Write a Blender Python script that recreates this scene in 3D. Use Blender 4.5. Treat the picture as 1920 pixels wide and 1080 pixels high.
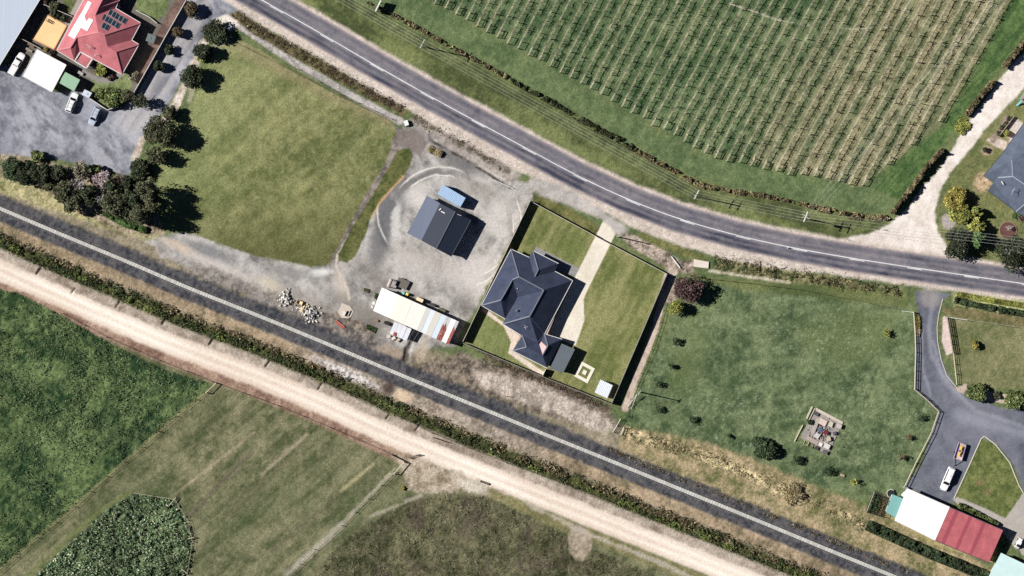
import bpy, math
import numpy as np
from mathutils import Vector

# ------------------------------------------------------------------ camera, sky, sun, exposure
for o in list(bpy.data.objects):
    bpy.data.objects.remove(o)
SC = bpy.context.scene
COL = SC.collection
S = 0.13                      # metres per photograph pixel on the ground
CAMH = 700.0                  # height of the survey aircraft's camera
cam_d = bpy.data.cameras.new('camera')
cam = bpy.data.objects.new('camera', cam_d)
COL.objects.link(cam)
cam.location = (0, 0, CAMH)
cam_d.sensor_width = 36.0
cam_d.lens = 36.0 * CAMH / (1920 * S)
cam_d.clip_start = 1.0
cam_d.clip_end = 6000.0
SC.camera = cam

SUN_EL = math.radians(38.0)
SUN_XY = (-0.975, 0.222)      # horizontal direction towards the sun
world = bpy.data.worlds.new('World')
SC.world = world
world.use_nodes = True
wn = world.node_tree
sky = wn.nodes.new('ShaderNodeTexSky')
sky.sky_type = 'NISHITA'
sky.sun_disc = False
sky.sun_elevation = SUN_EL
sky.sun_rotation = math.atan2(SUN_XY[0], SUN_XY[1]) % (2 * math.pi)
sky.altitude = 50.0
sky.air_density = 0.28
sky.dust_density = 0.1
sky.ozone_density = 4.0
wn.nodes['Background'].inputs['Strength'].default_value = 0.05
wn.links.new(sky.outputs['Color'], wn.nodes['Background'].inputs['Color'])
sun_d = bpy.data.lights.new('sun', 'SUN')
sun_d.energy = 5.0
sun_d.angle = math.radians(0.5)
sun_d.color = (1.0, 0.975, 0.94)
sun = bpy.data.objects.new('sun', sun_d)
COL.objects.link(sun)
sun.location = (-200, 60, 300)
sun.rotation_euler = Vector((-SUN_XY[0] * math.cos(SUN_EL), -SUN_XY[1] * math.cos(SUN_EL), -math.sin(SUN_EL))).to_track_quat('-Z', 'Y').to_euler()
SC.view_settings.view_transform = 'Standard'
SC.view_settings.look = 'None'
SC.view_settings.exposure = 0.62
SC.view_settings.gamma = 1.0
SC.view_settings.use_curve_mapping = False
SC.render.engine = 'CYCLES'
SC.cycles.max_bounces = 4
SC.cycles.use_denoising = False

# ------------------------------------------------------------------ small helpers
rng = np.random.default_rng(7)


def G(px, py, z=0.0):
    """photograph pixel -> point on the ground plane (or at height z above that ground point)"""
    return ((px - 960.0) * S, (540.0 - py) * S, z)


def P(px, py, z=0.0):
    """photograph pixel of a thing seen at height z -> its world position"""
    k = S * (1.0 - z / CAMH)
    return ((px - 960.0) * k, (540.0 - py) * k, z)


def lin(c):
    c = np.asarray(c, float) / 255.0
    return np.where(c <= 0.04045, c / 12.92, ((c + 0.055) / 1.055) ** 2.4)


DESAT = 0.86
KEXP = 1.33                   # how much brighter than its albedo a sunlit surface is shown


def A(r, g, b):
    """albedo of a surface that shows as this sRGB colour in the photograph's sunlight"""
    c = lin((r, g, b)) / KEXP
    lum = 0.3 * c[0] + 0.59 * c[1] + 0.11 * c[2]
    return np.minimum(lum + (c - lum) * DESAT, 0.85)


def _lat(ix, iy, seed):
    h = (ix.astype(np.int64) * 374761393 + iy.astype(np.int64) * 668265263 + seed * 974711) & 0x7fffffff
    h = ((h ^ (h >> 13)) * 1274126177) & 0x7fffffff
    h = h ^ (h >> 16)
    return (h & 0xffff).astype(np.float32) / 65535.0


def vnoise(x, y, seed):
    ix = np.floor(x); iy = np.floor(y)
    fx = (x - ix).astype(np.float32); fy = (y - iy).astype(np.float32)
    ix = ix.astype(np.int64); iy = iy.astype(np.int64)
    fx = fx * fx * (3 - 2 * fx); fy = fy * fy * (3 - 2 * fy)
    a = _lat(ix, iy, seed); b = _lat(ix + 1, iy, seed)
    c = _lat(ix, iy + 1, seed); d = _lat(ix + 1, iy + 1, seed)
    return (a + (b - a) * fx) * (1 - fy) + (c + (d - c) * fx) * fy


def fbm(x, y, scale, seed, octv=3, rot=0.0, stretch=1.0, gain=0.55):
    if rot or stretch != 1.0:
        ca, sa = math.cos(rot), math.sin(rot)
        x, y = (x * ca + y * sa) / stretch, -x * sa + y * ca
    out = 0; amp = 1.0; tot = 0
    for k in range(octv):
        out = out + amp * vnoise(x / scale + 17.3 * k, y / scale - 9.1 * k, seed + 31 * k)
        tot += amp; amp *= gain; scale = scale * 0.48
    return out / tot


def sstep(a, b, x):
    t = np.clip((x - a) / (b - a), 0, 1)
    return t * t * (3 - 2 * t)


# ------------------------------------------------------------------ materials
MATS = {}


def bsdf(m):
    return next(n for n in m.node_tree.nodes if n.type == 'BSDF_PRINCIPLED')


def mat(name, rgb, rough=0.7, amt=0.18, scale=3.0, metal=0.0, stretch=None, spec=0.3, bump=0.0, rust=None):
    """procedural paint / stone / metal: base colour broken up by two noises"""
    if name in MATS:
        return MATS[name]
    m = bpy.data.materials.new(name); m.use_nodes = True
    nt = m.node_tree; b = bsdf(m)
    tc = nt.nodes.new('ShaderNodeTexCoord')
    mp = nt.nodes.new('ShaderNodeMapping')
    nt.links.new(tc.outputs['Object'], mp.inputs['Vector'])
    if stretch:
        mp.inputs['Rotation'].default_value = (0, 0, stretch[0]); mp.inputs['Scale'].default_value = (stretch[1], stretch[2], 1)
    n1 = nt.nodes.new('ShaderNodeTexNoise'); n1.inputs['Scale'].default_value = scale; n1.inputs['Detail'].default_value = 5
    n2 = nt.nodes.new('ShaderNodeTexNoise'); n2.inputs['Scale'].default_value = scale * 0.17; n2.inputs['Detail'].default_value = 3
    nt.links.new(mp.outputs['Vector'], n1.inputs['Vector']); nt.links.new(mp.outputs['Vector'], n2.inputs['Vector'])
    ad = nt.nodes.new('ShaderNodeMath'); ad.operation = 'ADD'
    nt.links.new(n1.outputs['Fac'], ad.inputs[0]); nt.links.new(n2.outputs['Fac'], ad.inputs[1])
    mr = nt.nodes.new('ShaderNodeMapRange')
    mr.inputs['From Min'].default_value = 0.6; mr.inputs['From Max'].default_value = 1.4
    mr.inputs['To Min'].default_value = 1 - amt; mr.inputs['To Max'].default_value = 1 + amt
    nt.links.new(ad.outputs[0], mr.inputs['Value'])
    vm = nt.nodes.new('ShaderNodeVectorMath'); vm.operation = 'SCALE'
    vm.inputs[0].default_value = tuple(float(v) for v in rgb)
    nt.links.new(mr.outputs[0], vm.inputs['Scale'])
    out = vm.outputs[0]
    if rust is not None:
        n3 = nt.nodes.new('ShaderNodeTexNoise'); n3.inputs['Scale'].default_value = rust[3]; n3.inputs['Detail'].default_value = 6
        nt.links.new(mp.outputs['Vector'], n3.inputs['Vector'])
        rr = nt.nodes.new('ShaderNodeMapRange'); rr.inputs['From Min'].default_value = rust[4]; rr.inputs['From Max'].default_value = rust[4] + 0.1
        nt.links.new(n3.outputs['Fac'], rr.inputs['Value'])
        mx = nt.nodes.new('ShaderNodeMixRGB'); mx.inputs['Color2'].default_value = (rust[0], rust[1], rust[2], 1)
        nt.links.new(rr.outputs[0], mx.inputs['Fac']); nt.links.new(out, mx.inputs['Color1']); out = mx.outputs[0]
    nt.links.new(out, b.inputs['Base Color'])
    b.inputs['Roughness'].default_value = rough; b.inputs['Metallic'].default_value = metal
    b.inputs['Specular IOR Level'].default_value = spec
    if bump:
        bp = nt.nodes.new('ShaderNodeBump'); bp.inputs['Strength'].default_value = bump; bp.inputs['Distance'].default_value = 0.05
        nt.links.new(n1.outputs['Fac'], bp.inputs['Height']); nt.links.new(bp.outputs[0], b.inputs['Normal'])
    MATS[name] = m
    return m


def attr_mat(name, amt=0.25, scale=2.0, rough=0.9, fine=6.0, spec=0.1, hue=0.0, bump=0.4):
    """colour carried by the mesh, broken up by two procedural noises, with procedural relief"""
    if name in MATS:
        return MATS[name]
    m = bpy.data.materials.new(name); m.use_nodes = True
    nt = m.node_tree; b = bsdf(m)
    at = nt.nodes.new('ShaderNodeAttribute'); at.attribute_name = 'tint'
    tc = nt.nodes.new('ShaderNodeTexCoord')
    n1 = nt.nodes.new('ShaderNodeTexNoise'); n1.inputs['Scale'].default_value = scale; n1.inputs['Detail'].default_value = 6; n1.inputs['Roughness'].default_value = 0.65
    n2 = nt.nodes.new('ShaderNodeTexNoise'); n2.inputs['Scale'].default_value = fine; n2.inputs['Detail'].default_value = 3
    for n in (n1, n2):
        nt.links.new(tc.outputs['Object'], n.inputs['Vector'])
    ad = nt.nodes.new('ShaderNodeMath'); ad.operation = 'ADD'
    nt.links.new(n1.outputs['Fac'], ad.inputs[0]); nt.links.new(n2.outputs['Fac'], ad.inputs[1])
    mr = nt.nodes.new('ShaderNodeMapRange'); mr.clamp = False
    mr.inputs['From Min'].default_value = 0.65; mr.inputs['From Max'].default_value = 1.35
    mr.inputs['To Min'].default_value = 1 - amt; mr.inputs['To Max'].default_value = 1 + amt
    nt.links.new(ad.outputs[0], mr.inputs['Value'])
    vm = nt.nodes.new('ShaderNodeVectorMath'); vm.operation = 'SCALE'
    nt.links.new(at.outputs['Color'], vm.inputs[0]); nt.links.new(mr.outputs[0], vm.inputs['Scale'])
    nt.links.new(vm.outputs[0], b.inputs['Base Color'])
    b.inputs['Roughness'].default_value = rough
    b.inputs['Specular IOR Level'].default_value = spec
    if bump:
        bp = nt.nodes.new('ShaderNodeBump'); bp.inputs['Strength'].default_value = bump; bp.inputs['Distance'].default_value = 0.08
        nt.links.new(n2.outputs['Fac'], bp.inputs['Height']); nt.links.new(bp.outputs[0], b.inputs['Normal'])
    MATS[name] = m
    return m


def glass_mat(name='dark_glass'):
    if name in MATS:
        return MATS[name]
    m = mat(name, (0.012, 0.014, 0.018), 0.2, 0.1, 2.0, spec=0.25)
    return m


# ------------------------------------------------------------------ mesh helpers
def tag(o, label=None, cat=None, group=None, kind=None):
    if label: o['label'] = label
    if cat: o['category'] = cat
    if group: o['group'] = group
    if kind: o['kind'] = kind
    return o


def empty(name, loc, label, cat, group=None):
    o = bpy.data.objects.new(name, None)
    COL.objects.link(o)
    o.location = loc
    o.empty_display_size = 0.2
    return tag(o, label, cat, group, 'thing')


def link_mesh(name, me, material, parent=None):
    if material is not None:
        me.materials.append(material)
    o = bpy.data.objects.new(name, me)
    COL.objects.link(o)
    if parent is not None:
        o.parent = parent
    return o


def wloc(o):
    v = Vector((0, 0, 0))
    while o is not None:
        v = v + o.location
        o = o.parent
    return v


def mesh_arrays(name, V, F, material, parent=None, tint=None, smooth=False, origin=None):
    """V (n,3) world positions, F (m,k) polygons of one size"""
    V = np.asarray(V, np.float32).reshape(-1, 3)
    F = np.asarray(F, np.int32)
    if parent is not None:
        off = wloc(parent)
    else:
        off = Vector(origin) if origin is not None else Vector((0, 0, 0))
    V = V - np.array(off, np.float32)
    me = bpy.data.meshes.new(name)
    me.vertices.add(len(V)); me.vertices.foreach_set('co', V.ravel())
    m, k = F.shape
    me.loops.add(m * k); me.loops.foreach_set('vertex_index', F.ravel())
    me.polygons.add(m)
    me.polygons.foreach_set('loop_start', np.arange(0, m * k, k, dtype=np.int32))
    me.polygons.foreach_set('loop_total', np.full(m, k, np.int32))
    if smooth:
        me.polygons.foreach_set('use_smooth', np.ones(m, bool))
    me.update(calc_edges=True)
    if tint is not None:
        at = me.color_attributes.new('tint', 'FLOAT_COLOR', 'POINT')
        c4 = np.ones((len(V), 4), np.float32); c4[:, :3] = tint
        at.data.foreach_set('color', c4.ravel())
    o = link_mesh(name, me, material, parent)
    if parent is None and origin is not None:
        o.location = origin
    return o


class MB:
    """collects shapes in world coordinates and links them as one mesh object"""

    def __init__(self):
        self.v = []; self.f = []

    def add(self, vs, fs):
        n = len(self.v)
        self.v += [tuple(p) for p in vs]
        self.f += [tuple(i + n for i in f) for f in fs]
        return self

    def box(self, cx, cy, z0, z1, lx, ly, ang=0.0, taper=1.0):
        ca, sa = math.cos(ang), math.sin(ang)
        vs = []
        for z, t in ((z0, 1.0), (z1, taper)):
            for sx, sy in ((-1, -1), (1, -1), (1, 1), (-1, 1)):
                x, y = sx * lx / 2 * t, sy * ly / 2 * t
                vs.append((cx + x * ca - y * sa, cy + x * sa + y * ca, z))
        return self.add(vs, [(3, 2, 1, 0), (4, 5, 6, 7), (0, 1, 5, 4), (1, 2, 6, 5), (2, 3, 7, 6), (3, 0, 4, 7)])

    def prism(self, pts, z0, z1):
        """vertical prism over a plan polygon of world xy points (any winding)"""
        a = sum(pts[i][0] * pts[(i + 1) % len(pts)][1] - pts[(i + 1) % len(pts)][0] * pts[i][1] for i in range(len(pts)))
        if a < 0:
            pts = pts[::-1]
        n = len(pts)
        vs = [(p[0], p[1], z0) for p in pts] + [(p[0], p[1], z1) for p in pts]
        fs = [tuple(range(n - 1, -1, -1)), tuple(range(n, 2 * n))] + [(i, (i + 1) % n, n + (i + 1) % n, n + i) for i in range(n)]
        return self.add(vs, fs)

    def bar(self, p, q, w, h=None):
        """square bar between two 3-D points"""
        h = h or w
        p = Vector(p); q = Vector(q); d = (q - p)
        if d.length < 1e-6:
            return self
        d.normalize()
        up = Vector((0, 0, 1)) if abs(d.z) < 0.95 else Vector((1, 0, 0))
        s = d.cross(up).normalized(); u = s.cross(d)
        vs = [e + s * a * w / 2 + u * b * h / 2 for e in (p, q) for a, b in ((-1, -1), (1, -1), (1, 1), (-1, 1))]
        return self.add(vs, [(3, 2, 1, 0), (4, 5, 6, 7), (0, 1, 5, 4), (1, 2, 6, 5), (2, 3, 7, 6), (3, 0, 4, 7)])

    def cone(self, p, q, r0, r1, n=8):
        p = Vector(p); q = Vector(q); d = (q - p).normalized()
        up = Vector((0, 0, 1)) if abs(d.z) < 0.95 else Vector((1, 0, 0))
        s = d.cross(up).normalized(); u = s.cross(d)
        vs = []
        for e, r in ((p, r0), (q, r1)):
            for k in range(n):
                t = 2 * math.pi * k / n
                vs.append(e + s * math.cos(t) * r + u * math.sin(t) * r)
        fs = [(k, (k + 1) % n, n + (k + 1) % n, n + k) for k in range(n)] + [tuple(range(n - 1, -1, -1)), tuple(range(n, 2 * n))]
        return self.add(vs, fs)

    def slab(self, pts3, th):
        """a planar (or nearly planar) polygon with thickness th below it"""
        n = len(pts3)
        a = sum(pts3[i][0] * pts3[(i + 1) % n][1] - pts3[(i + 1) % n][0] * pts3[i][1] for i in range(n))
        if a < 0:
            pts3 = pts3[::-1]
        vs = list(pts3) + [(p[0], p[1], p[2] - th) for p in pts3]
        fs = [tuple(range(n)), tuple(range(2 * n - 1, n - 1, -1))] + [((i + 1) % n, i, n + i, n + (i + 1) % n) for i in range(n)]
        return self.add(vs, fs)

    def build(self, name, material, parent=None, origin=None, smooth=False):
        off = wloc(parent) if parent is not None else (Vector(origin) if origin is not None else Vector((0, 0, 0)))
        me = bpy.data.meshes.new(name)
        me.from_pydata([(p[0] - off.x, p[1] - off.y, p[2] - off.z) for p in self.v], [], self.f)
        if smooth:
            me.polygons.foreach_set('use_smooth', np.ones(len(me.polygons), bool))
        me.update()
        o = link_mesh(name, me, material, parent)
        if parent is None and origin is not None:
            o.location = origin
        return o


ORD = ['first', 'second', 'third', 'fourth', 'fifth', 'sixth', 'seventh', 'eighth', 'ninth', 'tenth', 'eleventh', 'twelfth',
       'thirteenth', 'fourteenth', 'fifteenth', 'sixteenth', 'seventeenth', 'eighteenth', 'nineteenth', 'twentieth']


def ordinal(k):
    if k < 20:
        return ORD[k]
    tens = {2: 'twenty', 3: 'thirty', 4: 'forty', 5: 'fifty'}
    ten, one = divmod(k + 1, 10)
    if one == 0:
        return tens[ten][:-1] + 'ieth'
    return tens[ten] + '-' + ORD[one - 1]

# ------------------------------------------------------------------ the lie of the land (photograph pixels)
ROAD = [(-600, -620), (100, -222), (300, -108), (491, 0), (530, 22), (599, 61), (692, 116), (787, 170), (882, 222), (972, 270), (1077, 327), (1172, 372),
        (1270, 410), (1382, 442), (1487, 465), (1595, 484), (1700, 500), (1810, 516), (1920, 532), (2100, 558), (2700, 640)]
RAIL = [(-700, 97), (-150, 327), (0, 391), (120, 442), (240, 491), (350, 539), (480, 590), (595, 637), (720, 690), (840, 740), (960, 789),
        (1010, 810), (1135, 860), (1260, 911), (1440, 984), (1560, 1034), (1672, 1079), (1900, 1172), (2700, 1500)]
TRACK = [(-700, 180), (-150, 440), (0, 507), (150, 573), (300, 638), (480, 706), (600, 756), (720, 812), (850, 866), (960, 910), (1080, 958), (1200, 1007),
         (1380, 1079), (1600, 1168), (2500, 1530)]
VINE_END = [(795, -4), (815, 7), (835, 16), (855, 27), (875, 37), (894, 49), (912, 60), (932, 70), (951, 82), (971, 91), (991, 104), (1011, 112), (1031, 124),
            (1050, 136), (1069, 145), (1089, 156), (1107, 166), (1127, 176), (1146, 189), (1166, 200), (1184, 211), (1206, 220), (1222, 235),
            (1245, 241), (1264, 252), (1282, 265), (1300, 276), (1321, 286), (1340, 296), (1362, 302), (1386, 304), (1407, 310), (1430, 316),
            (1455, 320), (1477, 327), (1502, 326), (1525, 330), (1549, 334), (1572, 339), (1592, 345), (1616, 347), (1661, 307), (1706, 270), (1760, 227)]


def vine_dir(k):
    t = k / (len(VINE_END) - 1)
    a = 0.459 + (0.489 - 0.459) * t
    return a, -math.sqrt(1 - a * a)


def dist_line(x, y, pts):
    """distance to a polyline and signed side (+ = left of travel in image terms, upwards for a line going right), and run length"""
    best = np.full(x.shape, 1e9, np.float32); side = np.zeros(x.shape, np.float32); run = np.zeros(x.shape, np.float32)
    acc = 0.0
    for (x0, y0), (x1, y1) in zip(pts[:-1], pts[1:]):
        dx, dy = x1 - x0, y1 - y0; L = math.hypot(dx, dy)
        t = np.clip(((x - x0) * dx + (y - y0) * dy) / (L * L), 0, 1)
        ex = x - x0 - t * dx; ey = y - y0 - t * dy
        d = np.sqrt(ex * ex + ey * ey)
        s = np.where((dx * ey - dy * ex) < 0, 1.0, -1.0)
        m = d < best
        best = np.where(m, d, best); side = np.where(m, s, side); run = np.where(m, acc + t * L, run)
        acc += L
    return best, best * side, run


def sd_poly(x, y, pts):
    """signed distance to polygon, positive inside"""
    xs = [p[0] for p in pts]; ys = [p[1] for p in pts]
    out = np.full(x.shape, -1e3, np.float32)
    sel = (x > min(xs) - 40) & (x < max(xs) + 40) & (y > min(ys) - 40) & (y < max(ys) + 40)
    if not sel.any():
        return out
    X = x[sel]; Y = y[sel]
    best = np.full(X.shape, 1e9, np.float32); ins = np.zeros(X.shape, bool)
    n = len(pts)
    for i in range(n):
        x0, y0 = pts[i]; x1, y1 = pts[(i + 1) % n]
        dx, dy = x1 - x0, y1 - y0; L2 = dx * dx + dy * dy + 1e-9
        t = np.clip(((X - x0) * dx + (Y - y0) * dy) / L2, 0, 1)
        best = np.minimum(best, np.hypot(X - x0 - t * dx, Y - y0 - t * dy))
        if y0 != y1:
            c = (y0 > Y) != (y1 > Y)
            ins ^= c & (X < (x1 - x0) * (Y - y0) / (y1 - y0) + x0)
    out[sel] = np.where(ins, best, -best)
    return out


PADDOCK = [(428, 72), (470, 84), (560, 140), (640, 182), (735, 226), (744, 246), (738, 275), (700, 352), (660, 425), (634, 478), (612, 497), (585, 500),
           (540, 490), (480, 480), (420, 460), (372, 442), (340, 424), (318, 395), (290, 335), (286, 312), (300, 285), (330, 230), (362, 190), (380, 150), (398, 105)]
ISLAND = [(745, 282), (757, 277), (770, 281), (775, 294), (765, 318), (755, 334), (733, 355), (713, 378), (695, 410), (685, 440), (665, 482), (650, 492), (636, 490),
          (634, 476), (650, 445), (670, 410), (705, 355), (735, 302)]
YARD = [(742, 240), (790, 232), (850, 262), (960, 325), (995, 352), (1003, 366), (994, 378), (930, 505), (866, 620), (852, 650), (780, 655), (740, 690), (700, 662),
        (600, 612), (500, 568), (400, 525), (300, 478), (275, 452), (330, 438), (372, 440), (480, 478), (585, 500), (625, 490), (690, 370)]
LOT = [(994, 377), (1250, 514), (1146, 757), (868, 643)]
CONC = [(1132, 412), (1159, 428), (1100, 547), (1094, 562), (1096, 600), (1079, 648), (1026, 628), (1052, 575), (1080, 516)]
TLYARD = [(-60, 130), (0, 118), (60, 140), (100, 172), (150, 170), (205, 205), (228, 200), (255, 176), (300, 85), (350, 0), (372, -40), (480, -40), (478, 0), (440, 22), (400, 40),
          (380, 72), (366, 105), (340, 150), (322, 185), (300, 215), (262, 262), (248, 290), (246, 322), (238, 332), (200, 318), (140, 305), (80, 295), (0, 292), (-60, 292)]
TRDRIVE = [(1990, 20), (1920, 98), (1890, 130), (1855, 178), (1820, 222), (1795, 262), (1775, 300), (1745, 335), (1712, 375), (1690, 402), (1668, 420), (1630, 438), (1585, 446), (1640, 466), (1700, 478),
           (1792, 492), (1800, 486), (1775, 462), (1757, 430), (1752, 395), (1762, 360), (1780, 325), (1815, 285), (1850, 240), (1905, 180), (1990, 95)]
BRDRIVE = [(1716, 545), (1722, 585), (1716, 640), (1715, 730), (1760, 772), (1728, 870), (1698, 912), (1745, 935), (1786, 945), (1806, 900), (1842, 822), (1870, 835), (1900, 870), (1914, 905), (1921, 945), (1990, 945), (1990, 770), (1880, 765),
           (1830, 748), (1793, 728), (1772, 690), (1758, 640), (1756, 600), (1766, 565), (1785, 550)]
BRLAWN = [(1842, 820), (1866, 834), (1893, 868), (1910, 910), (1919, 925), (1890, 972), (1840, 950), (1790, 934), (1818, 872)]
TALLGREEN = [(-60, 520), (0, 542), (30, 548), (60, 562), (118, 592), (200, 640), (300, 690), (402, 722), (330, 780), (200, 895), (100, 982), (-60, 1118)]
CROP = [(245, 925), (290, 930), (328, 938), (345, 965), (358, 1000), (361, 1030), (350, 1080), (345, 1120), (20, 1120), (70, 1075), (130, 1018), (200, 955)]
DARKF = [(905, 930), (925, 935), (1000, 972), (1066, 1008), (1068, 1035), (1080, 1052), (1100, 1050), (1115, 1030), (1170, 1055), (1260, 1092), (1300, 1130), (560, 1130),
         (600, 1060), (660, 1000), (760, 945), (830, 925)]
RFIELD = [(1262, 590), (1280, 520), (1420, 535), (1560, 545), (1712, 572), (1716, 730), (1755, 775), (1692, 930), (1640, 945), (1560, 920), (1440, 870), (1300, 822), (1168, 795), (1195, 740)]
RPADD = [(1762, 590), (1990, 625), (1990, 720), (1900, 730), (1800, 722), (1785, 690), (1775, 640)]


def land(x, y):
    """colour (albedo), height and kind of ground at photograph pixels x, y"""
    n_big = fbm(x, y, 160, 1); n_mid = fbm(x, y, 46, 2, 5, gain=0.72); n_sm = fbm(x, y, 14, 3, 4, gain=0.85); n_f = fbm(x, y, 5, 4, 2, gain=0.9)
    n_m2 = fbm(x, y, 30, 5, 5, gain=0.75); n_wob = (fbm(x, y, 16, 6) - 0.5) * 2; n_wob2 = (fbm(x, y, 6, 7, 2) - 0.5) * 2
    n_gr = vnoise(x / 3.1, y / 3.1, 61)
    kind = np.zeros(x.shape, np.int8)
    col = np.zeros(x.shape + (3,), np.float32)
    hgt = np.zeros(x.shape, np.float32)
    rough = np.full(x.shape, 0.05, np.float32)

    def mix(c1, c2, t):
        t = np.clip(t, 0, 1)[..., None]
        return np.asarray(c1, np.float32) * (1 - t) + np.asarray(c2, np.float32) * t

    def paint(mask, c, k=None, r=None):
        m = np.clip(mask, 0, 1)
        col[...] = col * (1 - m[..., None]) + c * m[..., None]
        if k is not None:
            kind[m > 0.5] = k
        if r is not None:
            rough[...] = rough * (1 - m) + r * m

    def area(pts, soft=2.0, wob=2.0):
        return sstep(-soft, soft, sd_poly(x, y, pts) + n_wob * wob + n_wob2 * wob * 0.6)

    def strip(pts, half, soft=2.0, wob=2.0):
        d, s, r = dist_line(x, y, pts)
        return sstep(-soft, soft, half - d + n_wob * wob + n_wob2 * wob * 0.6)

    def spot(cx, cy, rx, ry, ang=0.0, soft=0.5):
        ca, sa = math.cos(ang), math.sin(ang)
        u = ((x - cx) * ca + (y - cy) * sa) / rx; v = (-(x - cx) * sa + (y - cy) * ca) / ry
        d = 1 - np.sqrt(u * u + v * v) + n_wob * 0.22 + n_wob2 * 0.12
        return sstep(-soft, soft, d)

    cT = lambda t, k=4.0: np.clip((t - 0.5) * k + 0.5, 0, 1)
    # --- general grass
    paint(np.ones_like(x), mix(A(82, 100, 58), A(118, 128, 78), cT(n_mid * 0.5 + n_sm * 0.5)))
    droad, sroad, rroad = dist_line(x, y, ROAD)
    drail, srail, rrail = dist_line(x, y, RAIL)
    dtrk, strk, rtrk = dist_line(x, y, TRACK)

    # --- vineyard floor
    below = (x - 795) * 0.52 - (y + 4)
    vin = area([(700, -600), (795, -10), (971, 91), (1300, 276), (1616, 350), (1661, 312), (1760, 235), (1850, 80), (1905, -20), (2250, -620)], 4, 3)
    vd = (0.474, -0.8805)
    across = x * 0.8805 + y * 0.474
    along = x * vd[0] + y * vd[1]
    dry = sstep(1290, 1500, across) * 0.8 + 0.2 * sstep(0.45, 0.7, n_big)
    rows = 0.5 + 0.5 * np.cos(2 * math.pi * (across - 893.0) / 45.6)
    khaki = np.clip(dry * (0.45 + 0.75 * rows) * sstep(1230, 1420, across) + (n_mid - 0.5) * 0.6, 0, 1)
    vg = mix(mix(A(64, 90, 54), A(112, 132, 86), cT(n_sm * 0.6 + n_mid * 0.4, 3.2)), mix(A(118, 118, 80), A(168, 158, 118), cT(n_sm, 3)), khaki)
    paint(vin, vg, None, 0.05)
    # bare strip under each row of vines
    under = np.zeros_like(x)
    for k, (ex, ey) in enumerate(VINE_END):
        a, b = vine_dir(k)
        q = (x - ex) * a + (y - ey) * b
        w = (x - ex) * (-b) + (y - ey) * a
        under = np.maximum(under, sstep(-4, 4, q) * sstep(1.9, 0.7, np.abs(w + 1.2 + n_wob * 0.7)))
    paint(under * (0.6 + 0.4 * cT(n_sm, 3)), mix(A(150, 140, 108), A(208, 198, 164), cT(n_sm, 2) * 0.6 + khaki * 0.3))
    # worn wheel lines in the vineyard's east
    for (p, q) in (((1690, 190), (1870, 0)), ((1705, 200), (1885, 5)), ((1640, 335), (1745, 185))):
        paint(strip([p, q], 1.3, 1.5, 1) * 0.6 * vin, A(186, 178, 140))
    paint(strip([(1368, 6), (1415, 22), (1460, 38), (1530, 50), (1600, 55), (1670, 50)], 1.5, 1.3, 1.2) * 0.7 * sstep(.35, .5, n_m2), A(200, 195, 165))
    # headland
    head = area([(560, -40), (760, -20), (795, 0), (971, 96), (1300, 284), (1616, 356), (1664, 318), (1770, 236), (1860, 80), (1915, -30), (1990, -30), (1900, 95), (1840, 170), (1765, 275), (1670, 402), (1560, 395), (1380, 358), (1250, 312), (1085, 222), (895, 115), (745, 35)], 4, 2) * (1 - vin)
    paint(head, mix(A(78, 100, 60), A(116, 132, 82), cT(n_sm * 0.55 + n_mid * 0.45, 3.4)))
    estrip = area([(1640, 352), (1668, 318), (1770, 236), (1860, 80), (1915, -40), (1990, -40), (1900, 95), (1838, 172), (1762, 278), (1690, 380)], 5, 3)
    mow = 0.5 + 0.5 * np.sin((across + n_wob * 3) / 2.6)
    paint(estrip, mix(A(58, 88, 44), A(100, 126, 66), 0.25 * mow + 0.75 * cT(n_sm, 3)))
    # --- verge north of the road
    verge = sstep(20, 28, sroad) * sstep(105, 80, sroad) * (1 - sstep(0.2, 0.8, head + vin))
    vg2 = fbm(x, y, 30, 70, 3, 0.5, 4.0)
    paint(verge, mix(A(74, 84, 46), A(122, 130, 74), cT(vg2 * 0.6 + n_sm * 0.5 - 0.05, 3.6)), None, 0.06)

    # --- south: scrubby corridor between road / railway / track
    corr = sstep(-6, 8, srail + 60) * sstep(-4, 4, 420 - srail) * sstep(-3, 3, -sroad - 20)
    south = sstep(-6, 6, -strk + 4)
    # railway reserve
    reserve = sstep(75, 55, np.abs(srail) + n_wob * 8)
    paint(reserve, mix(A(116, 108, 84), A(170, 156, 130), cT(n_sm * 0.5 + n_m2 * 0.5, 3.5)), None, 0.06)
    # west end: yellow-green rank grass between trees and line
    wg = area([(-60, 290), (0, 335), (60, 330), (140, 365), (210, 405), (300, 430), (300, 458), (210, 432), (100, 395), (0, 362), (-60, 330)], 5, 4)
    paint(wg, mix(A(112, 116, 66), A(196, 184, 132), cT(n_sm * 0.6 + n_m2 * 0.45, 3)), None, 0.1)

    # --- the big paddocks and lawns
    pa = area(PADDOCK, 1.8, 2.2)
    diag = fbm(x, y, 40, 21, 3, -0.5, 3.0)
    pc = mix(mix(A(96, 104, 54), A(146, 146, 92), cT(diag * 0.5 + n_sm * 0.5, 3.6)), A(146, 156, 96), sstep(560, 270, x + (y - 250) * 0.4 + n_wob * 25) * 0.6)
    pc = mix(pc, A(156, 142, 104), sstep(26, 4, dist_line(x, y, [(428, 72), (560, 140), (735, 226)])[0] + n_wob * 6) * 0.55)
    mowl = np.sin((x * 0.62 + y * 0.78 + n_wob * 2) / 3.4) * 0.5 + np.sin((x * 0.83 - y * 0.55 + n_wob * 2) / 4.3) * 0.35
    pc = pc * (1 + 0.1 * mowl[..., None])
    pc = mix(pc, A(86, 86, 42), sstep(330, 500, y + n_wob * 20 + (x - 500) * 0.1) * 0.65)
    # --- gravel yard
    ya = area(YARD, 5, 5)
    sw = fbm(x, y, 40, 25, 5, 0.9, 2.2, gain=0.7)
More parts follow.
